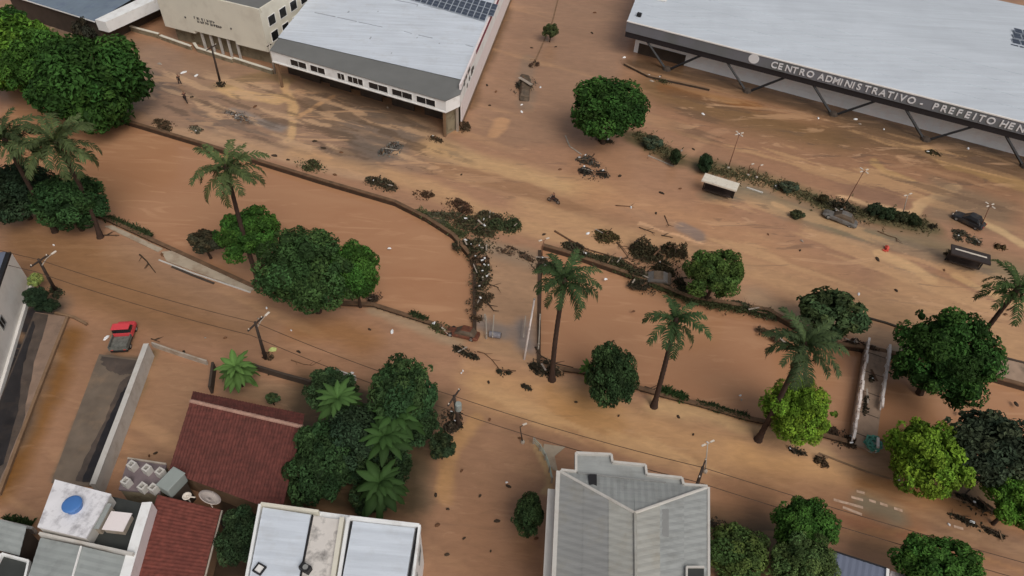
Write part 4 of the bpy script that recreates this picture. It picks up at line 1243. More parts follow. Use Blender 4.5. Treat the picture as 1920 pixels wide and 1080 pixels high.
skylight(1104, 889, 1119, 912, ze + 0.42, 'steel_dark')
skylight(1241, 955, 1254, 1006, ze + 0.85, 'frame_grey')
lw_ = (LB - LT).normalized()
for i in range(5):
    a = LT + lw_ * (1.2 + i * 2.1) + Vector((0.0, 0, 0))
    window(hp, a + Vector((0.02, 0, 0)), a + lw_ * 1.0 + Vector((0.02, 0, 0)), 4.6, 5.8, Vector((-1, 0.02, 0)), fm='frame_grey')
# lower ledge of its left wall
mb = MB(); wallbox(mb, LT + lw_ * 0.8 + Vector((-0.45, 0, 0)), LB + Vector((-0.45, 0, 0)), 6.2, 6.5, 0.8); mb.build('ledge', 'wall_bright', hp)
# corner opening on the lower right
mb = MB(); q = [P(1287, 1064, ze + 0.7), P(1320, 1064, ze + 0.7), P(1320, 1130, ze + 0.7), P(1287, 1130, ze + 0.7)]; mb.prism(q, ze - 0.3, ze + 0.7); mb.build('corner_well', 'terrace_dark', hp)
for i in (0, 3):
    mb = MB(); wallbox(mb, q[i], q[(i + 1) % 4], ze - 0.2, ze + 0.85 + 0.002 * i, 0.14); mb.build('well_rim', 'concrete_light', hp)
# paved corner left of its front
t = thing('corner_fence', 'low curved pale fence at the corner before the grey hipped building', 'fence', P(1030, 850))
pts = [P(1000, 832), P(1012, 845), P(1022, 862), P(1030, 885), P(1034, 905)]
for i in range(len(pts)):
    mb = MB(); mb.box(pts[i] + up(0.5), (0.08, 0, 0), (0, 0.08, 0), (0, 0, 0.6)); mb.build('post', 'pole_grey', t)
    if i:
        for z in (0.35, 0.7, 1.0):
            mb = MB(); wallbox(mb, pts[i - 1], pts[i], z, z + 0.08, 0.04); mb.build('rail', 'net_pale', t)
# --- slate blue roof at the bottom right
t, w_ = sheet_house('sheet_roofed_house', 'slate blue metal roof cut by the bottom edge between round trees',
    [([(1563, 1034, 5.0), (1662, 1066, 5.0), (1650, 1130, 5.0), (1545, 1130, 5.0)], (0, 3), 'sheet_blue')], [(1563, 1036), (1662, 1068), (1650, 1130), (1545, 1130)], 5.0, 0.5, 0.03, 'wall_white')
mb = MB(); wallbox(mb, P(1563, 1034, 5), P(1662, 1066, 5), 4.8, 5.12, 0.1); mb.build('edge_trim', 'steel_dark', t)
mb = MB(); wallbox(mb, P(1665, 1066, 5.2), P(1662, 1130, 5.2), 3.0, 5.2, 0.22); mb.build('parapet', 'frame_white', t)
mb = MB(); mb.prism([P(1670, 1070, 4.2), P(1700, 1078, 4.2), P(1690, 1130, 4.2), P(1668, 1130, 4.2)], -0.2, 4.2); mb.build('annex', 'wall_pinkish', t)

# ------------------------------------------------------------------ vegetation
def set_tone(me, tones):
    a = me.attributes.new('tone', 'FLOAT_COLOR', 'POINT')
    a.data.foreach_set('color', np.asarray(tones, np.float32).ravel())

def crown_mesh(name, seed, nl=46, leaves=5200, lsize=0.075, squash=0.85, lobe=(0.24, 0.38), spread=0.72, hue=0.25, core=0.62):
    """unit-radius crown: lobes of small folded leaves round a few dark inner leaf masses"""
    r = np.random.RandomState(seed)
    lobes = []
    for i in range(nl):
        z = 1 - 1.8 * (i + 0.5) / nl
        t = i * 2.39996 + r.rand() * 0.7
        s = math.sqrt(max(0.02, 1 - z * z))
        k = spread * (0.66 + 0.52 * r.rand())
        lobes.append((np.array([s * math.cos(t) * k, s * math.sin(t) * k, z * k * squash]), r.uniform(*lobe) * (0.75 + 0.5 * r.rand()), 0.55 + 0.9 * r.rand() ** 1.3, r.rand()))
    for i in range(16):                                # stray shoots break the outline
        d = r.normal(size=3); d[2] = abs(d[2]) * 0.9 - 0.15; d /= np.linalg.norm(d); k = r.uniform(0.88, 1.06)
        lobes.append((d * k * np.array([1, 1, squash]), r.uniform(0.09, 0.17), 0.6 + 0.9 * r.rand(), r.rand()))
    nl = len(lobes)
    V, Fc, T = [], [], []
    cs = np.array([l[0] for l in lobes]); rs = np.array([l[1] for l in lobes])
    wts = rs ** 2 / np.sum(rs ** 2)
    idx = r.choice(nl, leaves, p=wts)
    dirs = r.normal(size=(leaves, 3)); dirs /= np.linalg.norm(dirs, axis=1)[:, None]
    for i in range(leaves):
        c, rad, tone, hu = lobes[idx[i]]
        d = dirs[i]
        if d.dot(c) < -0.25 * np.linalg.norm(c):
            d = -d
        p = c + d * rad * (0.80 + 0.26 * r.rand())
        inn = np.sum((np.linalg.norm(cs - p, axis=1) / rs) < 0.72)
        if inn > 1 and r.rand() < 0.85:
            continue
        nrm = d * 0.8 + np.array([0, 0, 0.35]) + r.normal(size=3) * 0.42
        nrm /= np.linalg.norm(nrm)
        a = np.cross(nrm, r.normal(size=3)); a /= np.linalg.norm(a)
        b = np.cross(nrm, a)
        L = lsize * r.uniform(0.5, 1.5); wd_ = L * r.uniform(0.42, 0.6)
        n = len(V)
        V += [p - a * L, p + b * wd_ + nrm * wd_ * 0.3, p + a * L - nrm * L * 0.15, p - b * wd_ + nrm * wd_ * 0.3]
        Fc += [(n, n + 1, n + 2), (n, n + 2, n + 3)]
        tv = tone * r.uniform(0.6, 1.4)
        col = (tv * (1 + hue * (hu - 0.4)), tv, tv * (1 - 0.5 * hue * (hu - 0.4)), 1)
        T += [col] * 4
    # inner leaf masses keep the sky from showing through the middle
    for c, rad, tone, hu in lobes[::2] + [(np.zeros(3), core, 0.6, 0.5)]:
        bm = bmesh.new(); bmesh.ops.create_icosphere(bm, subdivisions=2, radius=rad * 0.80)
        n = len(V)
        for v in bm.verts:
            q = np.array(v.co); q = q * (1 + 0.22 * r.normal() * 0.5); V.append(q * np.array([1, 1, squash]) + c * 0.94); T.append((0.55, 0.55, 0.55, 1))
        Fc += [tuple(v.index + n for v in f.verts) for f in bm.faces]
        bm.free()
    me = bpy.data.meshes.new(name)
    me.from_pydata([tuple(v) for v in V], [], Fc)
    set_tone(me, T)
    me.materials.append(MATS['leaf'])
    return me

CROWN = [crown_mesh('crown_dense', 1, 52, 8500, 0.052, 0.85, (0.22, 0.36), 0.74), crown_mesh('crown_dense', 2, 66, 9000, 0.048, 0.9, (0.17, 0.29), 0.8),
         crown_mesh('crown_loose', 3, 38, 5600, 0.062, 0.8, (0.22, 0.40), 0.74, 0.35, 0.5), crown_mesh('crown_fine', 4, 80, 11000, 0.040, 0.92, (0.16, 0.26), 0.82),
         crown_mesh('crown_open', 5, 26, 3000, 0.085, 0.85, (0.2, 0.36), 0.74, 0.4, 0.42), crown_mesh('crown_dense', 6, 46, 8000, 0.052, 0.95, (0.24, 0.36), 0.75)]

DG, MG, LG, YG, OL, BG = (0.028, 0.066, 0.014), (0.042, 0.096, 0.018), (0.078, 0.160, 0.022), (0.125, 0.200, 0.022), (0.060, 0.070, 0.025), (0.028, 0.058, 0.020)
def tree(label, px, py, rp, hc, var=0, col=DG, ry=None, rz=None, name='broadleaf_tree', cat='tree', group=None, seed=0, base=None):
    """crown centred at pixel (px, py) at height hc, rp photo pixels in radius"""
    c = P(px, py, hc)
    R_ = rp * mpp(c)
    Ry = (ry or rp) * mpp(c)
    Rz = Ry if rz is None else rz
    b = P(*base) if base else Vector((c.x, c.y, 0))
    t = thing(name, label, cat, b, group)
    rr = random.Random(seed + int(px * 7 + py))
    mb = MB()
    top = c + up(Rz * 0.1)
    mid = lerp(b, top, 0.5) + Vector((rr.uniform(-.15, .15) * R_, rr.uniform(-.15, .15) * R_, 0))
    r0 = max(0.06, 0.055 * R_)
    mb.tube([b - up(0.3), lerp(b, mid, .5), mid, top], [r0 * 1.5, r0, r0 * 0.8, r0 * 0.4], 7)
    for k in range(5):
        a = rr.uniform(0, 6.28) + k * 1.26
        s = lerp(b, top, 0.45 + 0.08 * k)
        e = c + Vector((math.cos(a) * R_ * 0.7, math.sin(a) * Ry * 0.7, rr.uniform(-0.1, 0.5) * Rz))
        mb.tube([s, lerp(s, e, .5) + up(0.1 * Rz), e], [r0 * 0.5, r0 * 0.3, r0 * 0.1], 5)
    mb.build('trunk', 'bark', t)
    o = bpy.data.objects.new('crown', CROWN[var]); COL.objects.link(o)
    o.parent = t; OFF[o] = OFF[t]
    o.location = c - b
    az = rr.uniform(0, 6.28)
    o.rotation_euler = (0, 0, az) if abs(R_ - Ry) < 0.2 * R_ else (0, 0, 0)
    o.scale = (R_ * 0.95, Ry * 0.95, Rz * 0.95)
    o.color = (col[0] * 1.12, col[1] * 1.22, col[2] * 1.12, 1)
    return t

tree('bright green leafy tree at the left edge above the canal, half out of frame', 18, 105, 66, 6.5, 2, LG)
tree('large dark domed tree at the end of the left canal wall', 165, 150, 88, 6.5, 0, DG, 80)
tree('mid green tree merging between the bright tree and the dark dome', 88, 130, 62, 6.5, 5, MG, 55)
tree('small dark tree at the left edge below the slate roofed shed', 12, 52, 36, 5, 2, DG)
tree('round dark green tree at the corner before the administration building', 1141, 203, 70, 6.0, 0, DG, 62)
tree('small round bush on the median of the street between hall and administration building', 1032, 57, 14, 2.2, 1, (0.06, 0.072, 0.03), name='bush', cat='bush')
tree('dark green tree under the leaning palm at the right end of the left bank', 128, 378, 60, 4.5, 5, BG, 46)
tree('very dark tree in the lower left bank below the leftmost palms', 28, 360, 56, 4.2, 0, (0.020, 0.034, 0.018), 48)
tree('mid green round tree behind the palm on the canal bank', 466, 438, 56, 6.0, 1, MG, 50)
tree('largest dark green tree on the canal bank, middle of its clump', 580, 508, 92, 6.5, 3, (0.036, 0.068, 0.022), 80)
tree('green tree at the right end of the canal bank clump', 664, 505, 47, 6.0, 0, MG, 56)
tree('low brownish bush at the left foot of the canal bank clump', 384, 452, 34, 2.5, 4, (0.050, 0.042, 0.026), 22, name='bush', cat='bush')
tree('round olive green tree on the canal edge beside the tangle of fallen branches', 1340, 512, 56, 4.5, 1, (0.055, 0.088, 0.022), 48)
tree('loose shrubby tree with reddish tips behind the right palm', 1556, 588, 60, 4.0, 4, (0.042, 0.062, 0.026), 48)
tree('big round dark tree over the canal right of the footbridge', 1777, 668, 84, 6.0, 3, DG, 78)
tree('dark oval tree between the first and second palms of right basin', 1147, 704, 47, 5.0, 0, (0.030, 0.052, 0.020), 60)
tree('yellow green tree at the foot of the third palm of right basin', 1497, 772, 58, 4.5, 3, YG, 58)
tree('yellow green tree on the lower bank right of the footbridge end', 1742, 862, 60, 5.0, 1, YG, 66)
tree('dark grey green tree at the right edge of lower bank', 1858, 838, 72, 6.0, 2, (0.034, 0.046, 0.028), 60)
tree('leafy green tree cut by the right edge above the lower road', 1912, 938, 46, 4.5, 1, LG, 42)
tree('dense green tree right of the hipped building, upper one of the bottom right grove', 1510, 988, 58, 5.0, 1, MG, 48)
tree('shaggy green tree close to the right wall of the hipped building', 1380, 1040, 56, 5.0, 2, (0.058, 0.088, 0.026), 50)
tree('pale crinkled tree in the bottom grove left of the slate blue roof', 1506, 1060, 58, 5.5, 3, (0.070, 0.105, 0.036), 48)
tree('green tree at the bottom edge right of the slate blue roof', 1758, 1066, 70, 5.0, 1, MG, 52)
tree('small dark round tree at the left wall of the hipped building', 991, 966, 28, 3.0, 5, (0.034, 0.056, 0.022), 38)
tree('small dark bush at the right foot of the garden trees', 827, 834, 26, 2.4, 4, (0.030, 0.042, 0.020), 26, name='bush', cat='bush')
tree('tall dark green tree at the right of the garden', 755, 735, 72, 7.5, 2, (0.034, 0.064, 0.024), 60)
tree('dense glossy dark shrub against the red roofed house', 598, 870, 58, 4.0, 0, (0.028, 0.054, 0.020), 70, name='shrub', cat='shrub')
tree('dark understorey tree in the middle of the garden', 670, 820, 66, 4.5, 5, (0.022, 0.038, 0.020), 60)
tree('dark tree behind the fan leaved rosette near the road', 620, 730, 48, 4.5, 0, (0.030, 0.052, 0.022), 38)
tree('dark green shrub wedged between red roof and twin white house', 450, 1005, 38, 3.5, 0, (0.026, 0.044, 0.020), 46, name='shrub', cat='shrub')
tree('small leafy bush in the yard behind the dark front wall', 510, 746, 14, 1.2, 4, (0.05, 0.07, 0.03), 10, name='bush', cat='bush')
tree('dark clipped bush at the corner of the white building', 66, 556, 18, 2.2, 0, (0.022, 0.038, 0.020), 16, name='bush', cat='bush')
tree('low dark bush in the yard beside the white building corner', 88, 572, 18, 1.2, 1, (0.020, 0.034, 0.018), 12, name='bush', cat='bush')
tree('pale lime green shrub at the white building corner near the lamp pole', 66, 524, 10, 1.8, 1, (0.26, 0.30, 0.10), 12, name='shrub', cat='shrub')
tree('dark clipped hedge ball at left end of the strip beside the shelter', 1322, 306, 13, 1.4, 5, (0.028, 0.046, 0.022), 18, name='bush', cat='bush')
tree('dark upright shrub at the right end of the corner planting', 1266, 294, 10, 1.5, 5, (0.028, 0.040, 0.018), 15, name='shrub', cat='shrub')
tree('grey green shrub in the corner planting below the round tree', 1222, 266, 20, 1.0, 4, (0.060, 0.070, 0.045), 14, name='shrub', cat='shrub')
tree('dark shrub near the white sided shed at the street corner', 158, 58, 17, 2.0, 4, (0.035, 0.030, 0.022), 24, name='shrub', cat='shrub')
for i, (px, py, r, c) in enumerate([(1640, 392, 14, (0.03, 0.042, 0.024)), (1664, 400, 15, (0.030, 0.045, 0.022)), (1690, 406, 13, (0.042, 0.046, 0.024)), (1714, 412, 13, (0.034, 0.042, 0.02))]):
    tree(['bluish dark hedge bush, leftmost of the four right of the wrecked car', 'dark green hedge bush, second of the four right of the wrecked car',
          'olive hedge bush, third of the four right of the wrecked car', 'dark hedge bush, last of the four right of the wrecked car'][i], px, py, r, 0.8, 1, c, r * 0.8, name='hedge_bush', cat='bush', group='hedge bushes beyond the upper road')
tree('small rusty bush on the planted strip left of the lamp post', 1544, 372, 9, 0.9, 4, (0.05, 0.04, 0.02), 8, name='bush', cat='bush')
tree('greyish shrub on the planted strip near the white rubbish', 1478, 350, 18, 0.8, 4, (0.062, 0.070, 0.046), 11, name='shrub', cat='shrub')
tree('low olive shrub below the planted strip left of the wrecked car', 1494, 402, 14, 0.5, 4, (0.050, 0.052, 0.026), 9, name='shrub', cat='shrub')

tree('dark undergrowth below the two lower rosettes of the garden', 712, 872, 50, 2.6, 2, (0.024, 0.044, 0.018), 56, name='shrub', cat='shrub')
tree('dark leafy undergrowth at the right side of garden', 776, 790, 48, 3.6, 5, (0.026, 0.048, 0.020), 46, name='shrub', cat='shrub')
tree('dark low shrub at the bottom edge of the garden above the twin house', 690, 935, 40, 1.8, 4, (0.026, 0.042, 0.018), 28, name='shrub', cat='shrub')
# --- big-leaved rosette trees of the garden
def leaf_blade(name, seed, L=1.0, Wd=0.32, droop=0.5, m='leaf', lobed=False):
    r = random.Random(seed)
    n = 7; V, Fc, T = [], [], []
    for i in range(n + 1):
        t = i / n
        x = L * t; z = 0.28 * L * math.sin(t * 1.9) - droop * L * t * t
        w_ = Wd * math.sin(math.pi * min(0.98, t * 0.92 + 0.06)) ** 0.8
        if lobed and i % 2: w_ *= 0.62
        for s in (-1, 0, 1):
            V.append((x, s * w_, z - (0.10 * L * w_ / Wd if s else 0))); tt = (0.85 + 0.25 * (s == 0)) * r.uniform(0.92, 1.08); T.append((tt, tt, tt, 1))
    for i in range(n):
        for s in (0, 1):
            k = i * 3 + s; Fc.append((k, k + 1, k + 4, k + 3))
    me = bpy.data.meshes.new(name); me.from_pydata(V, [], Fc); set_tone(me, T); me.materials.append(MATS[m])
    me.polygons.foreach_set('use_smooth', [True] * len(me.polygons))
    return me
BLADE = [leaf_blade('leaf_blade', 1, 1.0, 0.17, 0.5), leaf_blade('leaf_blade', 2, 1.0, 0.20, 0.7, lobed=True), leaf_blade('leaf_blade', 3, 1.0, 0.19, 0.35)]
def rosette(label, px, py, rp, hc, n, col, seed=1, name='rosette_tree', cat='tree', tiers=2, group=None):
    c = P(px, py, hc); R_ = rp * mpp(c)
    b = Vector((c.x, c.y, 0)); rr = random.Random(seed)
    t = thing(name, label, cat, b, group)
    mb = MB(); mb.tube([b - up(.2), b + up(hc * .5) + Vector((0.1, 0.05, 0)), b + up(hc)], [0.14, 0.1, 0.08], 7); mb.build('trunk', 'bark', t)
    n = int(n * 1.6)
    for i in range(n):
        tier = i % tiers
        o = bpy.data.objects.new('leaf', BLADE[rr.randrange(3)]); COL.objects.link(o); o.parent = t; OFF[o] = OFF[t]
        o.location = (0, 0, hc - 0.25 * tier * R_)
        o.rotation_euler = (rr.uniform(-.2, .2), (-0.55 if tier == 0 else 0.1) + rr.uniform(-.2, .2), i * 2.39996 + rr.uniform(-.2, .2))
        s = R_ * (0.85 if tier == 0 else 1.05) * rr.uniform(0.85, 1.1); o.scale = (s, s, s)
        k = rr.uniform(0.8, 1.2) * (1.1 if tier == 0 else 0.85)
        o.color = (col[0] * k, col[1] * k, col[2] * k, 1)
    return t
rosette('bright fan leaved rosette tree, upper left one of the garden', 633, 748, 44, 6.0, 22, (0.056, 0.112, 0.030), 3)
rosette('tall rosette tree with broad green leaves in the garden centre', 742, 778, 52, 7.5, 20, (0.036, 0.078, 0.020), 5)
rosette('rosette tree with pale leaf bases below the garden centre', 722, 818, 50, 6.8, 18, (0.036, 0.076, 0.020), 7)
rosette('drooping big leaved plant at the lower end of the garden', 712, 905, 52, 4.5, 20, (0.032, 0.066, 0.018), 9)
rosette('big leaved plant peeping out at the top of the garden', 745, 705, 40, 7.0, 16, (0.038, 0.080, 0.026), 11)
rosette('small bright green feathery palm behind the dark side wall', 441, 688, 36, 3.2, 26, (0.085, 0.160, 0.040), 13, tiers=3)
rosette('bright green young banana plant left of the dark oval tree', 1104, 690, 22, 2.6, 14, (0.085, 0.150, 0.030), 15, tiers=2)

# --- palms
def frond_mesh(name, seed, L=1.0, e0=0.7, bend=1.6, nl=30):
    """feather frond of unit length: rachis leaving at angle e0, bending down; leaflets both sides"""
    r = random.Random(seed); V, Fc, T = [], [], []
    pts = []; x = z = 0.0; n = 24
    for i in range(n + 1):
        t = i / n; a = e0 - bend * t ** 1.3
        pts.append((x, z, a)); x += L / n * math.cos(a); z += L / n * math.sin(a)
    def at(t):
        i = min(n - 1, int(t * n)); f = t * n - i
        return (pts[i][0] * (1 - f) + pts[i + 1][0] * f, pts[i][1] * (1 - f) + pts[i + 1][1] * f, pts[i][2])
    for i in range(n):
        w0, w1 = 0.014 * (1 - i / n) + 0.003, 0.014 * (1 - (i + 1) / n) + 0.003
        k = len(V)
        V += [(pts[i][0], -w0, pts[i][1]), (pts[i][0], w0, pts[i][1]), (pts[i + 1][0], w1, pts[i + 1][1]), (pts[i + 1][0], -w1, pts[i + 1][1])]
        Fc.append((k, k + 1, k + 2, k + 3)); T += [(1.25, 1.2, 0.9, 1)] * 4
    for s in (-1, 1):
        for j in range(nl):
            if r.random() < 0.1: continue
            t = 0.10 + 0.89 * (j + r.random() * 0.5) / nl
            x, z, a = at(t)
            ll = 0.20 * math.sin(math.pi * (0.20 + 0.72 * t)) ** 0.7 * r.uniform(0.7, 1.25)
            sw = 0.75 + 0.35 * t                       # leaflets sweep towards the tip
            dx, dy, dz = math.cos(a) * 0.62 * sw, s * 0.80, math.sin(a) * 0.62 * sw + r.uniform(-0.15, 0.30)
            m = math.sqrt(dx * dx + dy * dy + dz * dz); dx, dy, dz = dx / m, dy / m, dz / m
            w_ = 0.021
            k = len(V)
            mid = (x + dx * ll * .55, dy * ll * .55, z + dz * ll * .55 - 0.01)
            tip = (x + dx * ll, dy * ll, z + dz * ll - 0.09 * ll / 0.23)
            cx, cz = math.cos(a) * w_, math.sin(a) * w_
            V += [(x - cx * .5, 0, z - cz * .5), (x + cx * .5, 0, z + cz * .5), (mid[0] + cx, mid[1], mid[2] + cz), (mid[0] - cx, mid[1], mid[2] - cz), tip]
            Fc += [(k, k + 1, k + 2, k + 3), (k + 3, k + 2, k + 4)]
            tv = r.uniform(0.72, 1.25); T += [(tv, tv, tv, 1)] * 5
    me = bpy.data.meshes.new(name); me.from_pydata(V, [], Fc); set_tone(me, T); me.materials.append(MATS['leaf'])
    return me
FROND = [[frond_mesh('frond', 10 * e + k, 1.0, e0, bd_) for k in range(2)] for e, (e0, bd_) in enumerate([(1.15, 1.1), (0.85, 1.5), (0.6, 1.7), (0.35, 1.8), (0.05, 1.9)])]
def palm(label, cx, cy, h, rp, n, base=None, col=(0.060, 0.098, 0.045), seed=1):
    top = P(cx, cy, h); R_ = rp * mpp(top)
    b = P(*base) if base else Vector((top.x, top.y, 0))
    t = thing('palm_tree', label, 'palm tree', b)
    rr = random.Random(seed); mb = MB()
    lx_, ly_ = rr.uniform(-.35, .35), rr.uniform(-.25, .25)
    pts = [lerp(b - up(.3), top, k / 44) + Vector((lx_ * math.sin(k / 44 * 3.1), ly_ * math.sin(k / 44 * 3.1), 0)) for k in range(45)]
    mb.tube(pts, [(0.21 + 0.07 * (1 - k / 44) + 0.22 * max(0, 1 - k / 7) ** 2) * (1.06 if k % 2 else 0.95) for k in range(45)], 9); mb.build('trunk', 'palm_bark', t, smooth=True)
    mb = MB(); mb.tube([top - up(1.1), top - up(0.3), top + up(0.5), top + up(1.0)], [0.24, 0.34, 0.26, 0.05], 8); mb.build('crownshaft', 'palm_bark', t, smooth=True)
    n = int(n * 0.95)
    for i in range(n):
        e = min(4, int(5 * (i + 0.5) / n * 1.0))
        o = bpy.data.objects.new('frond', FROND[e][rr.randrange(2)]); COL.objects.link(o); o.parent = t; OFF[o] = OFF[t]
        o.location = top - b + up(0.55 - 0.14 * e)
        o.rotation_euler = (rr.uniform(-.2, .2), rr.uniform(-.22, .16), i * 2.39996 + rr.uniform(-.3, .3))
        s = R_ * (1.04 if e else 0.8) * rr.uniform(0.8, 1.12); o.scale = (s, s * 0.95, s)
        k = rr.uniform(0.7, 1.1) * (0.9 if e < 3 else 0.75)
        br = 1.25 if (e == 4 and rr.random() < 0.4) else 1.0
        o.color = (col[0] * k * br, col[1] * k, col[2] * k, 1)
    for i in range(rr.choice([2, 3, 4])):          # dead fronds hanging along the trunk
        o = bpy.data.objects.new('dead_frond', FROND[4][i % 2]); COL.objects.link(o); o.parent = t; OFF[o] = OFF[t]
        o.location = top - b - up(0.2); o.rotation_euler = (0, rr.uniform(.5, .8), rr.uniform(0, 6.28)); q = R_ * rr.uniform(.5, .7); o.scale = (q, q * .6, q)
        o.color = (0.11, 0.075, 0.04, 1)
    return t
palm('palm at the left edge, leftmost of all palms', 12, 268, 13, 72, 24, None, (0.064, 0.092, 0.036), 1)
palm('leaning palm standing on the road edge at the far left bank', 108, 275, 13, 74, 26, (188, 445), (0.088, 0.118, 0.045), 2)
palm('tall palm in front of the canal bank tree clump', 426, 322, 15.3, 72, 26, (487, 536), (0.092, 0.125, 0.046), 3)
palm('palm beside the broken road bridge, first of the right basin', 1058, 532, 13.8, 78, 24, (1035, 712), (0.058, 0.098, 0.036), 4)
palm('slim palm with few fronds, second of the right basin', 1266, 606, 12.4, 72, 17, (1226, 762), (0.056, 0.100, 0.036), 5)
palm('palm over the yellow green tree, third of the right basin', 1505, 655, 13.6, 82, 26, (1421, 825), (0.070, 0.104, 0.042), 6)
palm('palm cut by the right edge behind the big round tree', 1903, 548, 12.5, 66, 22, None, (0.064, 0.108, 0.034), 7)

# --- grass and weeds on the banks
def grass(pts, wpx, n, h, col, seed, nm='grass'):
    rr = random.Random(seed); w_ = [P(*p) for p in pts]; V, Fc, T = [], [], []
    seg = [(a, b, (b - a).length) for a, b in zip(w_, w_[1:])]; tot = sum(s[2] for s in seg)
    half = wpx / 2 * mpp(w_[0])
    for i in range(n):
        d = rr.random() * tot
        for a, b, l in seg:
            if d <= l: break
            d -= l
        p = lerp(a, b, d / l); q = Vector((-(b - a).y, (b - a).x, 0)).normalized()
        p = p + q * rr.gauss(0, 0.55) * half * (0.6 + 0.8 * math.sin(d * 1.7 + seed) ** 2)
        p.z = 0.02; ang = rr.uniform(0, 6.28); hh = h * rr.uniform(.5, 1.4); k = len(V)
        dx, dy = math.cos(ang) * 0.09, math.sin(ang) * 0.09; lx, ly = rr.uniform(-.25, .25), rr.uniform(-.25, .25)
        V += [(p.x - dx, p.y - dy, p.z), (p.x + dx, p.y + dy, p.z), (p.x + lx + dx * .4, p.y + ly + dy * .4, p.z + hh), (p.x + lx * 1.6, p.y + ly * 1.6, p.z + hh * .9)]
        Fc.append((k, k + 1, k + 2, k + 3)); tv = rr.uniform(.6, 1.4); T += [(tv, tv, tv, 1)] * 4
    me = bpy.data.meshes.new(nm); me.from_pydata(V, [], Fc); set_tone(me, T); me.materials.append(MATS['leaf'])
    o = bpy.data.objects.new(nm, me); COL.objects.link(o); o['kind'] = 'stuff'; o.color = (*col, 1)
    return o
grass([(1242, 733), (1285, 750)], 12, 900, 0.4, (0.05, 0.09, 0.03), 1)
grass([(1310, 757), (1360, 772), (1402, 783)], 9, 1200, 0.3, (0.045, 0.065, 0.028), 2)
grass([(200, 408), (240, 424), (285, 444)], 9, 900, 0.35, (0.045, 0.062, 0.026), 3)
grass([(770, 590), (800, 602)], 8, 500, 0.4, (0.045, 0.062, 0.026), 4)
grass([(1190, 250), (1275, 300)], 34, 900, 0.25, (0.12, 0.11, 0.055), 5)
grass([(1325, 318), (1420, 335), (1470, 352), (1560, 390), (1640, 405), (1740, 425)], 36, 2600, 0.25, (0.12, 0.11, 0.055), 6)
grass([(1150, 500), (1230, 535), (1290, 565), (1380, 580), (1450, 590)], 18, 1800, 0.3, (0.075, 0.085, 0.036), 7)
grass([(780, 395), (830, 420), (870, 445)], 18, 900, 0.3, (0.10, 0.11, 0.05), 8)
grass([(60, 985), (10, 975)], 10, 300, 0.4, (0.05, 0.08, 0.03), 9)

# ------------------------------------------------------------------ paved pieces that stand clear of the mud
mat('pavement', (152, 138, 120), 0.8, var=0.12, scale=0.7, stain=(120, 98, 78), sscale=0.45, samt=0.9, bump=0.2, bscale=8)
mat('wet_asphalt', (98, 86, 74), 0.45, var=0.2, scale=0.6, stain=(124, 104, 84), sscale=0.35, samt=0.9)
mat('wet_dark', (70, 61, 55), 0.4, var=0.25, scale=0.8, stain=(96, 80, 68), sscale=0.6, samt=0.7)
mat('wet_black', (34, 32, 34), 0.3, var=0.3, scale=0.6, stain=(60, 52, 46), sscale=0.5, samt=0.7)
mat('mud_slab', (124, 103, 88), 0.55, var=0.12, scale=0.5, stain=(86, 72, 62), sscale=0.4, samt=0.7)
def slab(name, pts, z0, z1, m, kind='structure'):
    mb = MB(); mb.prism([P(px, py, z1) for px, py in pts], z0, z1)
    return mb.build(name, m, None, kind=kind)
slab('pavement', [(303, 472), (322, 470), (478, 541), (468, 546), (312, 489)], -0.3, 0.16, 'pavement')
mb = MB(); polywall(mb, [P(298, 488), P(360, 512), P(420, 532), P(470, 549)], -0.2, 0.12, 0.16); mb.build('kerb', 'concrete_light', None, kind='structure')
mb = MB(); polywall(mb, [P(322, 500), P(360, 516), P(402, 532)], -0.2, 0.05, 0.3); mb.build('kerb', 'wall_dark', None, kind='structure')
slab('pavement', [(196, 424), (210, 422), (305, 466), (296, 472)], -0.3, 0.10, 'pavement')
slab('driveway', [(186, 664), (262, 674), (172, 912), (96, 905)], -0.3, 0.12, 'wet_asphalt')
def ragged(name, pts, z0, z1, m, amp, seed, fixed=()):
    """sheet with an uneven outline: points added and jittered along every edge"""
    rr = random.Random(seed); out = []
    for i in range(len(pts)):
        a, b = pts[i], pts[(i + 1) % len(pts)]
        for k in range(9):
            t_ = k / 9; j_ = 0 if i in fixed else amp
            out.append((a[0] + (b[0] - a[0]) * t_ + rr.gauss(0, j_), a[1] + (b[1] - a[1]) * t_ + rr.gauss(0, j_ * .5)))
    mb = MB(); w_ = [P(px, py, z1) for px, py in out]; n = len(w_); c = sum(w_, Vector()) / n
    bm = bmesh.new(); f = bm.faces.new([bm.verts.new(p) for p in w_]); bmesh.ops.triangulate(bm, faces=[f]); bm.normal_update()
    for ff in bm.faces:
        if ff.normal.z < 0: ff.normal_flip()
    me = bpy.data.meshes.new(name); bm.to_mesh(me); bm.free(); me.materials.append(MATS[m])
    o = bpy.data.objects.new(name, me); COL.objects.link(o); o['kind'] = 'structure'
    return o
ragged('driveway', [(190, 668), (258, 676), (250, 700), (225, 704), (196, 690)], 0, 0.124, 'wet_dark', 2.0, 1, (0, 1))
ragged('driveway', [(250, 698), (173, 905), (140, 902), (165, 850), (200, 780), (226, 715)], 0, 0.126, 'wet_dark', 0.9, 2, (0,))
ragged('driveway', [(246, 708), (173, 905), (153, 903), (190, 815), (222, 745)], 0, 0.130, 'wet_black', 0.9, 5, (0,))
slab('driveway', [(66, 585), (127, 594), (-2, 925), (-60, 900)], -0.3, 0.18, 'mud_slab')
ragged('driveway', [(64, 586), (92, 590), (62, 690), (44, 790), (0, 900), (-60, 900)], 0, 0.184, 'wet_dark', 0.9, 3, (0, 5))
ragged('driveway', [(62, 600), (66, 612), (42, 690), (34, 770), (6, 870), (-60, 900)], 0, 0.188, 'wet_black', 0.9, 4, (5,))
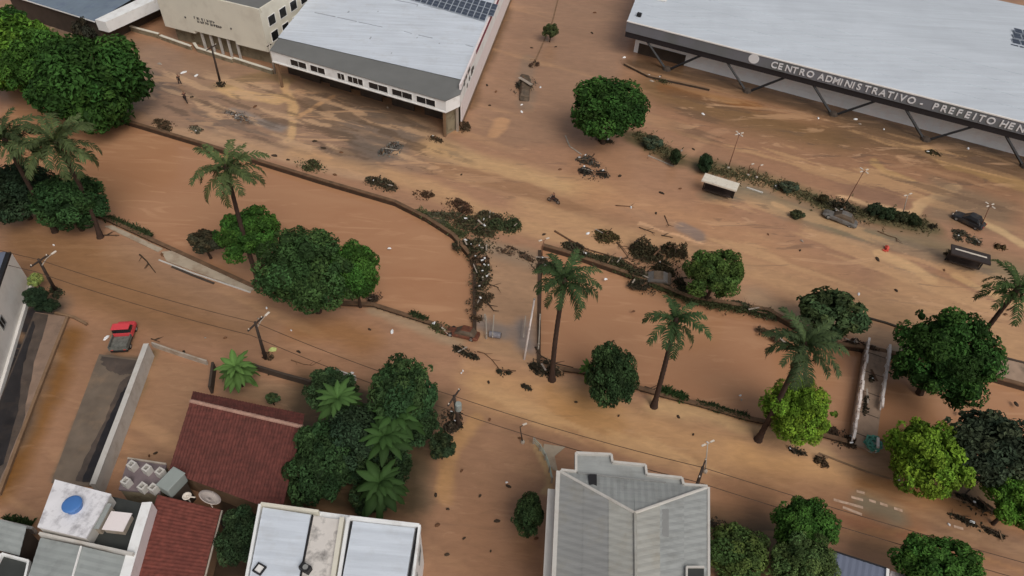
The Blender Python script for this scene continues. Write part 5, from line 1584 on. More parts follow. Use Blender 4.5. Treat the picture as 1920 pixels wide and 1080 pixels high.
slab('pavement', [(1860, 668), (1990, 697), (1990, 738), (1846, 702)], -0.3, 0.12, 'deck')
slab('pavement', [(1040, 855), (1060, 838), (1020, 832), (1018, 845), (1036, 880), (1046, 884)], -0.3, 0.1, 'pavement')
mb = MB(); polywall(mb, [P(1600, 590), P(1660, 606), P(1700, 620), P(1760, 640)], -0.2, 0.18, 0.25); mb.build('kerb', 'wall_dark', None, kind='structure')
mb = MB(); polywall(mb, [P(1850, 664), P(1990, 700)], -0.2, 0.22, 0.25); mb.build('kerb', 'wall_dark', None, kind='structure')
mb = MB(); polywall(mb, [P(1400, 352), P(1430, 362)], -0.2, 0.12, 0.25); mb.build('kerb', 'concrete_light', None, kind='structure')
mb = MB(); polywall(mb, [P(1215, 292), P(1262, 312)], -0.2, 0.1, 0.2); mb.build('kerb', 'concrete', None, kind='structure')
mb = MB(); polywall(mb, [P(1535, 850), P(1625, 885), P(1780, 930), P(1930, 985)], -0.2, 0.06, 0.2); mb.build('kerb', 'wall_mud', None, kind='structure')
mb = MB(); polywall(mb, [P(1046, 0), P(1036, 40), P(1010, 100), P(1000, 122)], -0.2, 0.1, 0.25); mb.build('kerb', 'wall_mud', None, kind='structure')
mb = MB(); polywall(mb, [P(1060, 255), P(1068, 275), P(1090, 290)], -0.2, 0.1, 0.2); mb.build('kerb', 'concrete', None, kind='structure')

# crossing stripes and lane dashes that show through the mud
def stripe(a, b, w_, nm='painted_stripe'):
    mb = MB(); p, q = P(*a), P(*b); d = (q - p).normalized(); n = Vector((-d.y, d.x, 0)) * w_ / 2
    v = [p - n, q - n, q + n, p + n]
    mb.hexa([x + up(0.026) for x in v], [x + up(0.034) for x in v])
    return mb.build(nm, 'paint_white', None, kind='structure')
for a, b in [((1563, 937), (1618, 952)), ((1596, 932), (1618, 938)), ((1580, 951), (1616, 965)), ((1606, 921), (1621, 925)), ((1629, 938), (1642, 942)), ((1650, 944), (1664, 949)), ((1676, 953), (1692, 958)), ((1788, 987), (1806, 992))]:
    stripe(a, b, 0.26)

# ------------------------------------------------------------------ bridges
# road bridge between the basins: edge walls and what is left of its rails
t = thing('road_bridge', 'mud covered road bridge between the two canal basins with broken rails', 'bridge', P(950, 560))
for a, b, side in (((890, 492), (890, 634), 1), ((1012, 470), (1010, 690), -1)):
    mb = MB(); polywall(mb, [P(*a), P(*b)], -1.7, 0.12, 0.4); mb.build('edge_beam', 'canal_wall', t)
for i, (px, py) in enumerate([(912, 470), (905, 530), (909, 600), (912, 635), (1012, 600), (1009, 655)]):
    p = P(px, py); mb = MB(); mb.box(p + up(0.45), (0.09, 0, 0), (0, 0.09, 0), (0, 0, 0.5)); mb.build('rail_post', 'concrete', t)
for a, b in (((911, 600), (912, 635)), ((1012, 598), (1009, 660)), ((926, 598), (923, 640)), ((985, 600), (981, 640))):
    mb = MB(); polywall(mb, [P(*a), P(*b)], 0.62, 0.74, 0.1); mb.build('rail', 'concrete', t)
# footbridge
fb_ = thing('footbridge', 'narrow concrete footbridge with battered white railings over the right basin', 'bridge', P(1630, 745))
f0, f1 = P(1645, 648, 0.35), P(1617, 838, 0.35)
fdv = (f1 - f0).normalized(); fn = Vector((-fdv.y, fdv.x, 0))
FL_ = (f1 - f0).length
mb = MB(); c = (f0 + f1) / 2
mb.box(xy(c, 0.05), fdv * FL_ / 2, fn * 1.25, up(0.25)); mb.build('deck', 'deck', fb_)
for k in range(2):
    mb = MB(); p = f0 + fdv * FL_ * (0.33 + 0.34 * k); mb.box(xy(p, -0.85), fdv * 0.3, fn * 1.0, up(0.62)); mb.build('pier', 'concrete', fb_)
rg = random.Random(4)
for s in (-1, 1):
    x = 0.0; k = 0
    while x < FL_ - 0.5:
        gap = (s == 1 and 0.62 * FL_ < x < 0.86 * FL_)        # left rail swept away there
        ln = 1.35
        if not gap:
            tilt = rg.uniform(-0.18, 0.18); dz_ = rg.uniform(-0.06, 0.04)
            a = f0 + fdv * x + fn * (1.1 * s + rg.uniform(-.06, .06)); b = f0 + fdv * min(FL_, x + ln - 0.04) + fn * (1.1 * s + tilt * 0.5)
            mb = MB(); polywall(mb, [a, b], 1.02 + dz_, 1.2 + dz_, 0.24); mb.build('handrail', 'rail_white', fb_)
            mb = MB(); mb.box(xy(a + fdv * 0.1, 0.66), fdv * 0.09, fn * 0.09, up(0.355)); mb.build('rail_post', 'rail_white', fb_)
            mb = MB(); polywall(mb, [a + fdv * 0.2, b], 0.55 + dz_, 0.66 + dz_, 0.12); mb.build('lower_rail', 'rail_white', fb_)
        x += ln; k += 1
for k in range(5):
    mb = MB(); p = f0 + fdv * FL_ * (0.1 + 0.2 * k); mb.box(xy(p, 0.306), fdv * 0.04, fn * 1.1, up(0.006)); mb.build('deck_joint', 'wall_dark', fb_)

# ------------------------------------------------------------------ poles, lamps and cables
TOPS = []
def utility_pole(label, base, h, top=None, arm=1.1, lamp=False, trafo=False, m='wood_pole', armdir=None):
    b = P(*base); tp = P(*top, h) if top else b + up(h)
    t = thing('utility_pole', label, 'utility pole', b)
    mb = MB(); mb.tube([b - up(.3), lerp(b, tp, .5), tp], [0.2, 0.17, 0.13], 8); mb.build('pole', m, t, smooth=True)
    ad = Vector(armdir or (hb.x, hb.y, 0)).normalized()
    mb = MB(); mb.box(tp - up(0.25), ad * arm, ad.cross(up(1)) * 0.07, up(0.07)); mb.build('crossarm', 'wood_pole', t)
    for s in (-0.85, 0, 0.85):
        mb = MB(); mb.lathe(tp - up(0.18) + ad * arm * s, [(0.05, 0), (0.07, 0.08), (0.04, 0.16)], 6); mb.build('insulator', 'lamp_white', t)
    if lamp:
        e = tp - up(0.9) + ad * 1.5 + up(0.5)
        mb = MB(); mb.tube([tp - up(0.9), tp - up(0.5) + ad * 0.7, e], 0.05, 6); mb.build('lamp_arm', 'pole_grey', t)
        mb = MB(); mb.box(e + ad * 0.2, ad * 0.3, ad.cross(up(1)) * 0.12, up(0.06)); mb.build('lamp_head', 'lamp_white', t, bevel=0.04)
    if trafo:
        p = tp - up(1.4) + hd * 0.45
        mb = MB(); mb.lathe(p, [(0.3, -0.5), (0.33, -0.45), (0.33, 0.4), (0.25, 0.5)], 12); mb.build('transformer', 'tank_grey', t)
    TOPS.append(tp)
    return tp, ad
pa_ = utility_pole('leaning pole with white lamp head beside the white building', (104, 545), 6.2, (72, 486), lamp=True)
pb_ = utility_pole('dark pole with lamp arm by the lower road left of the garden', (498, 672), 6.2, (478, 604), lamp=True)
pc_ = utility_pole('pole with transformer among debris at the garden corner', (861, 800), 6.0, (851, 742), trafo=True)
pd_ = utility_pole('pole with crossarm rising behind the front parapet of hipped building', (1298, 936), 6.2, (1318, 876), lamp=False)
pe_ = utility_pole('dark utility pole before the columns of the cream building', (412, 151), 6.2, (396, 86))
pf_ = utility_pole('slim grey pole where cream building and hall meet', (516, 138), 5.2, None, arm=0.5, m='pole_grey')
pg_ = utility_pole('dark thin pole at the chamfered corner of the hall', (871, 216), 5.0, None, arm=0.4)
def cable(label, a, b, sag, r=0.028):
    a, b = Vector(a), Vector(b)
    pts = [lerp(a, b, k / 16) - up(sag * 4 * (k / 16) * (1 - k / 16)) for k in range(17)]
    mb = MB(); mb.v = []; mb.tube(pts, r, 5)
    o = mb.build('cable', 'cable', None); tag(o, label, 'cable', 'cables over the lower road')
    return o
ptop = [pa_, pb_, pc_, pd_]
e0 = pa_[0] - (pb_[0] - pa_[0]) * 0.8
e1 = pd_[0] + (pd_[0] - pc_[0]) * 1.6
chain = [(e0, pa_[1])] + ptop + [(e1, pd_[1])]
names = ['left edge to the white lamp pole', 'white lamp pole to the pole by the garden', 'pole by the garden to the transformer pole', 'transformer pole to the hipped building pole', 'hipped building pole to the right edge']
for (a, ad), (b, bd2), nm in zip(chain[:-1], chain[1:], names):
    for s, wd_ in ((0.0, 'upper'), (-0.85, 'lower')):
        cable('%s dark cable spanning from %s' % (wd_, nm), a - up(0.05) + ad * 1.1 * s - (up(1.0) if s else up(0)), b - up(0.05) + bd2 * 1.1 * s - (up(1.0) if s else up(0)), 0.5, 0.034)

def lamp_post(label, base, h, top=None, arms=4, m='pole_rust'):
    b = P(*base); tp = P(*top, h) if top else b + up(h)
    t = thing('lamp_post', label, 'lamp post', b)
    mb = MB(); mb.lathe(b - up(.1), [(0.22, 0), (0.2, 0.35), (0.1, 0.45)], 8); mb.build('base', 'concrete', t)
    mb = MB(); mb.tube([b, lerp(b, tp, .5), tp], [0.07, 0.06, 0.045], 7); mb.build('pole', m, t, smooth=True)
    for k in range(arms):
        a = 2 * math.pi * k / arms + 0.5; d = Vector((math.cos(a), math.sin(a), 0))
        mb = MB(); mb.tube([tp - up(.1), tp + d * 0.35 + up(0.08)], 0.04, 5); mb.build('lamp_arm', m, t)
        mb = MB(); mb.box(tp + d * 0.5 + up(0.1), d * 0.22, d.cross(up(1)) * 0.08, up(0.04)); mb.build('lamp_head', 'lamp_white', t)
    return t
lamp_post('tall thin lamp post behind the white topped shelter', (1365, 316), 6.0, (1386, 252), 4)
lamp_post('reddish lamp post with four heads above the wrecked car', (1585, 383), 6.0, (1620, 321), 4)
lamp_post('short pale lamp post between hedge bushes and tan silt', (1692, 404), 3.6, (1702, 366), 2, 'pole_grey')
lamp_post('lamp post with star of four white heads above the black car', (1838, 428), 4.2, (1856, 386), 4)
lamp_post('lamp post with flat double head on the road bridge', (1014, 487), 3.6, (1020, 450), 2)
lamp_post('small lamp post standing by the lower road left of hipped building', (980, 830), 2.8, (975, 800), 1, 'wood_pole')
lamp_post('slender lamp post beside the pole behind the hipped building parapet', (1322, 885), 3.5, (1327, 832), 2, 'pole_grey')
lamp_post('two red headed marker lamp on the planted strip, nearer the shelter', (1402, 330), 1.6, (1406, 310), 1, 'litter_brown')
lamp_post('red headed marker lamp on the planted strip, second from the shelter', (1418, 334), 1.6, (1423, 312), 1, 'litter_brown')
# leaning white pole on the bridge
a, b = P(983, 672, 0.2), P(1002, 562, 6.5)
t = thing('leaning_pole', 'long white pole leaning up from the bridge beside the palm', 'pole', xy(a, 0))
mb = MB(); mb.tube([a - up(0.3), b], [0.13, 0.09], 8); mb.build('shaft', 'rail_white', t, smooth=True)
mb = MB(); mb.tube([b, b + (b - a).normalized() * 0.15], [0.12, 0.1], 8); mb.build('cap', 'pole_grey', t)

# ------------------------------------------------------------------ vehicles
def vehicle(label, front, rear, wd, h, body, kind='car', cat='car', z0=0.0, roll=0.0, pitch=0.0, glass='glass_dark', name='car', lights=True):
    """front, rear: pixels of the two ends on the ground"""
    f_, r_ = P(*front), P(*rear)
    L = (f_ - r_).length; c = (f_ + r_) / 2
    ang = math.atan2(f_.y - r_.y, f_.x - r_.x)
    t = thing(name, label, cat, xy(c, z0))
    OFFS = Vector((0, 0, 0))
    def part(nm, secs, m, par=t, bevel=0.04):
        """secs: list of (x, halfwidth, zlo, zhi) sections along the length -> lofted body"""
        v, f = [], []
        for x, hw, zl, zh, hw2 in secs:
            v += [(x, -hw, zl), (x, hw, zl), (x, hw, (zl + zh) / 2), (x, hw2, zh), (x, -hw2, zh), (x, -hw, (zl + zh) / 2)]
        n = len(secs)
        for i in range(n - 1):
            for k in range(6):
                f.append((i * 6 + k, i * 6 + (k + 1) % 6, (i + 1) * 6 + (k + 1) % 6, (i + 1) * 6 + k))
        f.append(tuple(range(6))[::-1]); f.append(tuple((n - 1) * 6 + k for k in range(6)))
        me = bpy.data.meshes.new(nm); me.from_pydata(v, [], f); me.materials.append(MATS[m])
        o = bpy.data.objects.new(nm, me); COL.objects.link(o); o.parent = par
        if bevel:
            b_ = o.modifiers.new('b', 'BEVEL'); b_.width = bevel; b_.segments = 2
        return o
    l = L / 2; w2 = wd / 2; bh = h * 0.52
    if kind == 'car':
        body_o = part('body', [(-l, w2 * .86, .3, bh * .8, w2 * .8), (-l * .9, w2, .22, bh * .98, w2 * .92), (-l * .3, w2, .2, bh, w2 * .95), (l * .35, w2, .2, bh, w2 * .94), (l * .85, w2 * .97, .22, bh * .88, w2 * .85), (l, w2 * .82, .3, bh * .66, w2 * .7)], body)
        cab = part('cabin', [(-l * .78, w2 * .86, bh * .96, bh + .05, w2 * .8), (-l * .52, w2 * .88, bh * .96, h * .97, w2 * .70), (-l * .1, w2 * .89, bh * .96, h, w2 * .72), (l * .08, w2 * .89, bh * .96, h * .97, w2 * .70), (l * .42, w2 * .86, bh * .96, bh + .05, w2 * .8)], glass, bevel=0.02)
        part('roof', [(-l * .5, w2 * .70, h * .975, h + .02, w2 * .66), (-l * .1, w2 * .72, h * .985, h + .05, w2 * .68), (l * .07, w2 * .70, h * .965, h + .015, w2 * .66)], body, bevel=0.02)
    else:   # small pickup truck
        body_o = part('chassis', [(-l, w2 * .9, .3, .62, w2 * .9), (l * .96, w2 * .9, .3, .62, w2 * .9)], 'steel_dark')
        part('bonnet', [(l * .58, w2, .5, 1.05, w2 * .92), (l * .9, w2 * .98, .5, 1.0, w2 * .88), (l, w2 * .85, .5, .85, w2 * .75)], body)
        part('cab', [(-l * .02, w2, .5, 1.15, w2 * .98), (l * .57, w2, .5, 1.12, w2 * .95)], body)
        part('windows', [(-l * .01, w2 * .96, 1.14, h - .12, w2 * .86), (l * .30, w2 * .96, 1.12, h - .12, w2 * .86), (l * .55, w2 * .9, 1.1, 1.2, w2 * .85)], glass, bevel=0.01)
        part('roof', [(-l * .06, w2 * .95, h - .12, h, w2 * .9), (l * .38, w2 * .95, h - .12, h, w2 * .88)], body)
        part('load_bed', [(-l, w2, .63, .75, w2), (-l * .06, w2, .63, .75, w2)], 'bed_grey', bevel=0)
        for s in (-1, 1):
            o = part('side_board', [(-l, .04, .751, 1.15, .04), (-l * .07, .04, .751, 1.15, .04)], 'bed_grey', bevel=0); o.location = (0, s * (w2 - .05), 0)
        part('tailgate', [(-l - .02, w2 * .93, .752, 1.12, w2 * .93), (-l + .05, w2 * .93, .752, 1.12, w2 * .93)], 'bed_grey', bevel=0)
    for sx in (-.62, .64):
        for s in (-1, 1):
            mb = MB(); vs = []
            for dy in (0, .2):
                for k in range(14):
                    a = 2 * math.pi * k / 14; vs.append((l * sx + .3 * math.cos(a), s * (w2 - .02) - s * dy, .3 + .3 * math.sin(a)))
            mb.add(vs, [tuple(range(14)), tuple(range(14, 28))[::-1]] + [(k, (k + 1) % 14, 14 + (k + 1) % 14, 14 + k) for k in range(14)])
            me = bpy.data.meshes.new('wheel'); me.from_pydata(mb.v, [], mb.f); me.materials.append(MATS['tyre']); o = bpy.data.objects.new('wheel', me); COL.objects.link(o); o.parent = t
            vs = [(l * sx + .17 * math.cos(2 * math.pi * k / 10), s * (w2 + .0), .3 + .17 * math.sin(2 * math.pi * k / 10)) for k in range(10)] + [(l * sx + .17 * math.cos(2 * math.pi * k / 10), s * (w2 - .03), .3 + .17 * math.sin(2 * math.pi * k / 10)) for k in range(10)]
            me = bpy.data.meshes.new('rim'); me.from_pydata(vs, [], [tuple(range(10)), tuple(range(10, 20))[::-1]] + [(k, (k + 1) % 10, 10 + (k + 1) % 10, 10 + k) for k in range(10)]); me.materials.append(MATS['rim']); r2 = bpy.data.objects.new('rim', me); COL.objects.link(r2); r2.parent = o
    if lights:
        zl = .55 if kind == 'car' else .7
        for s in (-1, 1):
            part('headlight', [(l * .955, .14, zl, zl + .14, .13), (l * 1.0, .12, zl, zl + .12, .11)], 'lamp_white', bevel=0).location = (0.01, s * w2 * .62, 0)
            part('tail_light', [(-l * 1.005, .12, .62, .76, .12), (-l * .97, .12, .62, .76, .12)], 'litter_red', bevel=0).location = (-0.01, s * w2 * .66, 0)
    t.rotation_euler = (roll, pitch, ang)
    return t, L, l, w2
vehicle('black car with white bonnet glare stranded on the far verge at right', (1786, 404), (1842, 432), 1.75, 1.45, 'car_black', pitch=0.03, roll=0.04)
bl = P(1797, 411, 0.95)
vehicle('mud covered grey wrecked car among branches on the planted strip', (1541, 402), (1606, 424), 1.8, 1.4, 'car_grey', pitch=-0.08, roll=0.22, z0=-0.15, glass='car_mud', lights=False)
vehicle('rust brown wrecked car lying by the broken bridge end', (836, 620), (898, 634), 1.6, 1.1, 'car_rust', z0=-0.3, roll=0.3, glass='car_mud', lights=False)
vehicle('small truck with bright red cab roof and grey load bed in the yard', (244, 612), (226, 664), 1.9, 1.9, 'truck_red', 'truck', 'truck', name='small_truck')
vehicle('dark muddy car behind the low wall beside the white sided shed', (226, 44), (256, 36), 1.7, 1.4, 'car_mud', roll=0.1, glass='car_black', lights=False)
vehicle('dark wrecked car jammed under the tangled branches on canal edge', (1196, 520), (1258, 528), 1.7, 1.2, 'car_mud', z0=-0.1, roll=-0.25, pitch=0.1, glass='car_grey', lights=False)
vehicle('silt covered car heap on the median of the upper side street', (984, 140), (982, 190), 1.7, 1.35, 'car_mud', z0=-0.4, roll=0.18, glass='car_mud', lights=False)

# bus shelters at the kerb of the upper road
def shelter(label, a, b, wd, h, roofm, panel, strip=None):
    p, q = P(*a, h), P(*b, h); d = (q - p).normalized(); n = Vector((-d.y, d.x, 0)); L = (q - p).length
    t = thing('bus_shelter', label, 'bus shelter', xy((p + q) / 2, 0))
    c = (p + q) / 2
    mb = MB(); mb.box(xy(c, h - .1), d * L / 2, n * wd / 2, up(.1)); mb.build('roof_frame', roofm, t)
    npn = 6
    for i in range(npn):
        x = -L / 2 + L * (i + .5) / npn
        mb = MB()
        if strip:
            mb.box(xy(c + d * x * 0.8 + n * strip, h + .025), d * (L / npn * .39), n * .12, up(.02))
        else:
            mb.box(xy(c + d * x, h + .025), d * (L / npn / 2 - .03), n * (wd / 2 - .06), up(.02))
        mb.build('roof_panel', panel, t)
    for s in (-1, 1):
        mb = MB(); mb.box(xy(c + d * s * (L / 2 - .3) + n * wd * .35, h / 2 - .1), d * .08, n * .08, up(h / 2 - .11)); mb.build('post', 'steel_dark', t)
    mb = MB(); mb.box(xy(c + n * wd * .42, h / 2 - .1), d * (L / 2 - .4), n * .04, up(h / 2 - .12)); mb.build('back_wall', 'shelter_dark', t)
    mb = MB(); mb.box(xy(c + n * wd * .1, .45), d * (L / 2 - .6), n * .22, up(.05)); mb.build('bench', 'wood_pole', t)
    return t
shelter('shelter with streaked white roof panels standing at the kerb of the upper road', (1319, 331), (1384, 351), 1.9, 2.5, 'shelter_white', 'shelter_white')
shelter('dark roofed shelter with one white strip below the black car', (1784, 466), (1858, 487), 2.0, 2.4, 'shelter_dark', 'lamp_white', strip=0.15)

# ------------------------------------------------------------------ debris
def debris(label, px, py, rxp, ryp, h, seed, col=(0.05, 0.045, 0.026), nb=14, nleaf=300, bits=0, name='debris_pile', wood='debris_wood'):
    """heap of broken branches, leaves and silt carried by the flood: a few uneven lobes, not one mound"""
    c = P(px, py); k = mpp(c); rx, ry = rxp * k, ryp * k * 1.35; rr = random.Random(seed * 31 + 7)
    t = thing(name, label, 'debris', c); off = OFF[t]
    lob = []
    nlob = 3 + rr.randrange(3)
    for i in range(nlob):
        u1, u2 = rr.uniform(-.75, .75), rr.uniform(-.6, .6)
        sc_ = rr.uniform(.32, .62)
        lob.append((c + hd * u1 * rx + hb * u2 * ry, sc_ * rx, sc_ * ry * rr.uniform(.8, 1.2), h * rr.uniform(.45, 1.1)))
    mb = MB()
    for i in range(nb):
        lc, lx, ly, lh = rr.choice(lob)
        a = rr.uniform(0, 6.28); q = rr.random() ** .6
        p = lc + hd * math.cos(a) * q * lx + hb * math.sin(a) * q * ly + up(lh * (1 - q) * .8 + .05)
        aa = rr.uniform(0, 6.28); d = hd * math.cos(aa) + hb * math.sin(aa); ln = rr.uniform(.2, .6) * max(lx, .5)
        r0 = rr.uniform(.018, .05)
        e = p + d * ln; e.z = max(0.04, p.z + rr.uniform(-.35, .5) * lh); s = p - d * ln * .7; s.z = max(.04, p.z - .1)
        mid_ = p + Vector((-d.y, d.x, 0)) * ln * rr.uniform(-.25, .25) + up(.05)
        mb.tube([s, mid_, e], [r0, r0 * .8, r0 * .3], 5)
        f_ = lerp(mid_, e, .4); g = f_ + (d + Vector((-d.y, d.x, 0)) * rr.choice([-1, 1]) * .8) * ln * .45 + up(.1 * lh)
        mb.tube([f_, g], [r0 * .5, r0 * .2], 4)
    mb.build('branches', wood, t, kind='stuff')
    V, Fc, T = [], [], []
    for i in range(int(nleaf * 3.0)):
        lc, lx, ly, lh = lob[i % nlob] if rr.random() < .85 else (c, rx * 1.1, ry * 1.1, h * .25)
        a = rr.uniform(0, 6.28); q = math.sqrt(rr.random()) * rr.uniform(.8, 1.15)
        p = lc + hd * (math.cos(a) * q * lx) + hb * (math.sin(a) * q * ly) + up(max(0.03, lh * (1 - q * q) * rr.uniform(.35, 1.1)))
        nn = Vector((rr.gauss(0, .8), rr.gauss(0, .8), 1)).normalized(); u_ = nn.cross(Vector((rr.gauss(0, 1), rr.gauss(0, 1), .2))).normalized(); v2 = nn.cross(u_)
        s = .14 * rr.uniform(.5, 1.6); kk = len(V)
        V += [tuple(p - u_ * s - off), tuple(p + v2 * s * .5 - off), tuple(p + u_ * s - off), tuple(p - v2 * s * .5 - off)]
        Fc.append((kk, kk + 1, kk + 2, kk + 3)); tv = rr.uniform(.45, 1.6); hv = rr.uniform(.85, 1.2); T += [(tv * hv, tv, tv, 1)] * 4
    me = bpy.data.meshes.new('leaf_litter'); me.from_pydata(V, [], Fc); set_tone(me, T); me.materials.append(MATS['dry_leaf'])
    o = bpy.data.objects.new('leaf_litter', me); COL.objects.link(o); o.parent = t; o.color = (*col, 1); o['kind'] = 'stuff'; OFF[o] = off
    mb = MB(); n = 12
    for lc, lx, ly, lh in lob:
        vs = [lc + up(lh * .5)]
        for ring in (.45, .95):
            for i in range(n):
                a = 2 * math.pi * i / n; q = ring * rr.uniform(.6, 1.15)
                vs.append(lc + hd * math.cos(a) * q * lx + hb * math.sin(a) * q * ly + up(lh * .42 * (1 - ring) * rr.uniform(.5, 1.3) - .06 * (ring > .8)))
        mb.add(vs, [(0, 1 + i, 1 + (i + 1) % n) for i in range(n)] + [(1 + i, 1 + n + i, 1 + n + (i + 1) % n, 1 + (i + 1) % n) for i in range(n)])
    mb.build('silt_mound', 'mound_dark', t, smooth=True)
    for i in range(nb // 6):
        lc, lx, ly, lh = rr.choice(lob); aa = rr.uniform(0, 3.14); d = hd * math.cos(aa) + hb * math.sin(aa) + up(rr.uniform(-.15, .25))
        mb = MB(); mb.box(lc + up(lh * .7 + .1) + hd * rr.uniform(-.5, .5) * lx + hb * rr.uniform(-.5, .5) * ly, d * rr.uniform(.35, .9), Vector((-d.y, d.x, 0)) * rr.uniform(.05, .11), up(.02)); mb.build('plank', rr.choice(['plank_grey', 'debris_wood', 'debris_dark', 'wall_mud']), t)
    for i in range(bits):
        lc, lx, ly, lh = rr.choice(lob)
        a = rr.uniform(0, 6.28); q = rr.random() * .8
        p = lc + hd * math.cos(a) * q * lx + hb * math.sin(a) * q * ly + up(lh * (1 - q * .6) + .08)
        d = Vector((rr.gauss(0, 1), rr.gauss(0, 1), .2)).normalized(); mb = MB(); mb.box(p, d * rr.uniform(.07, .2), d.cross(up(1)).normalized() * rr.uniform(.05, .12), up(.03)); mb.build('white_scrap', 'litter_white', t)
    return t
BR, OLV, DK = (0.060, 0.042, 0.024), (0.052, 0.054, 0.024), (0.032, 0.028, 0.018)
GRN = (0.05, 0.068, 0.028)
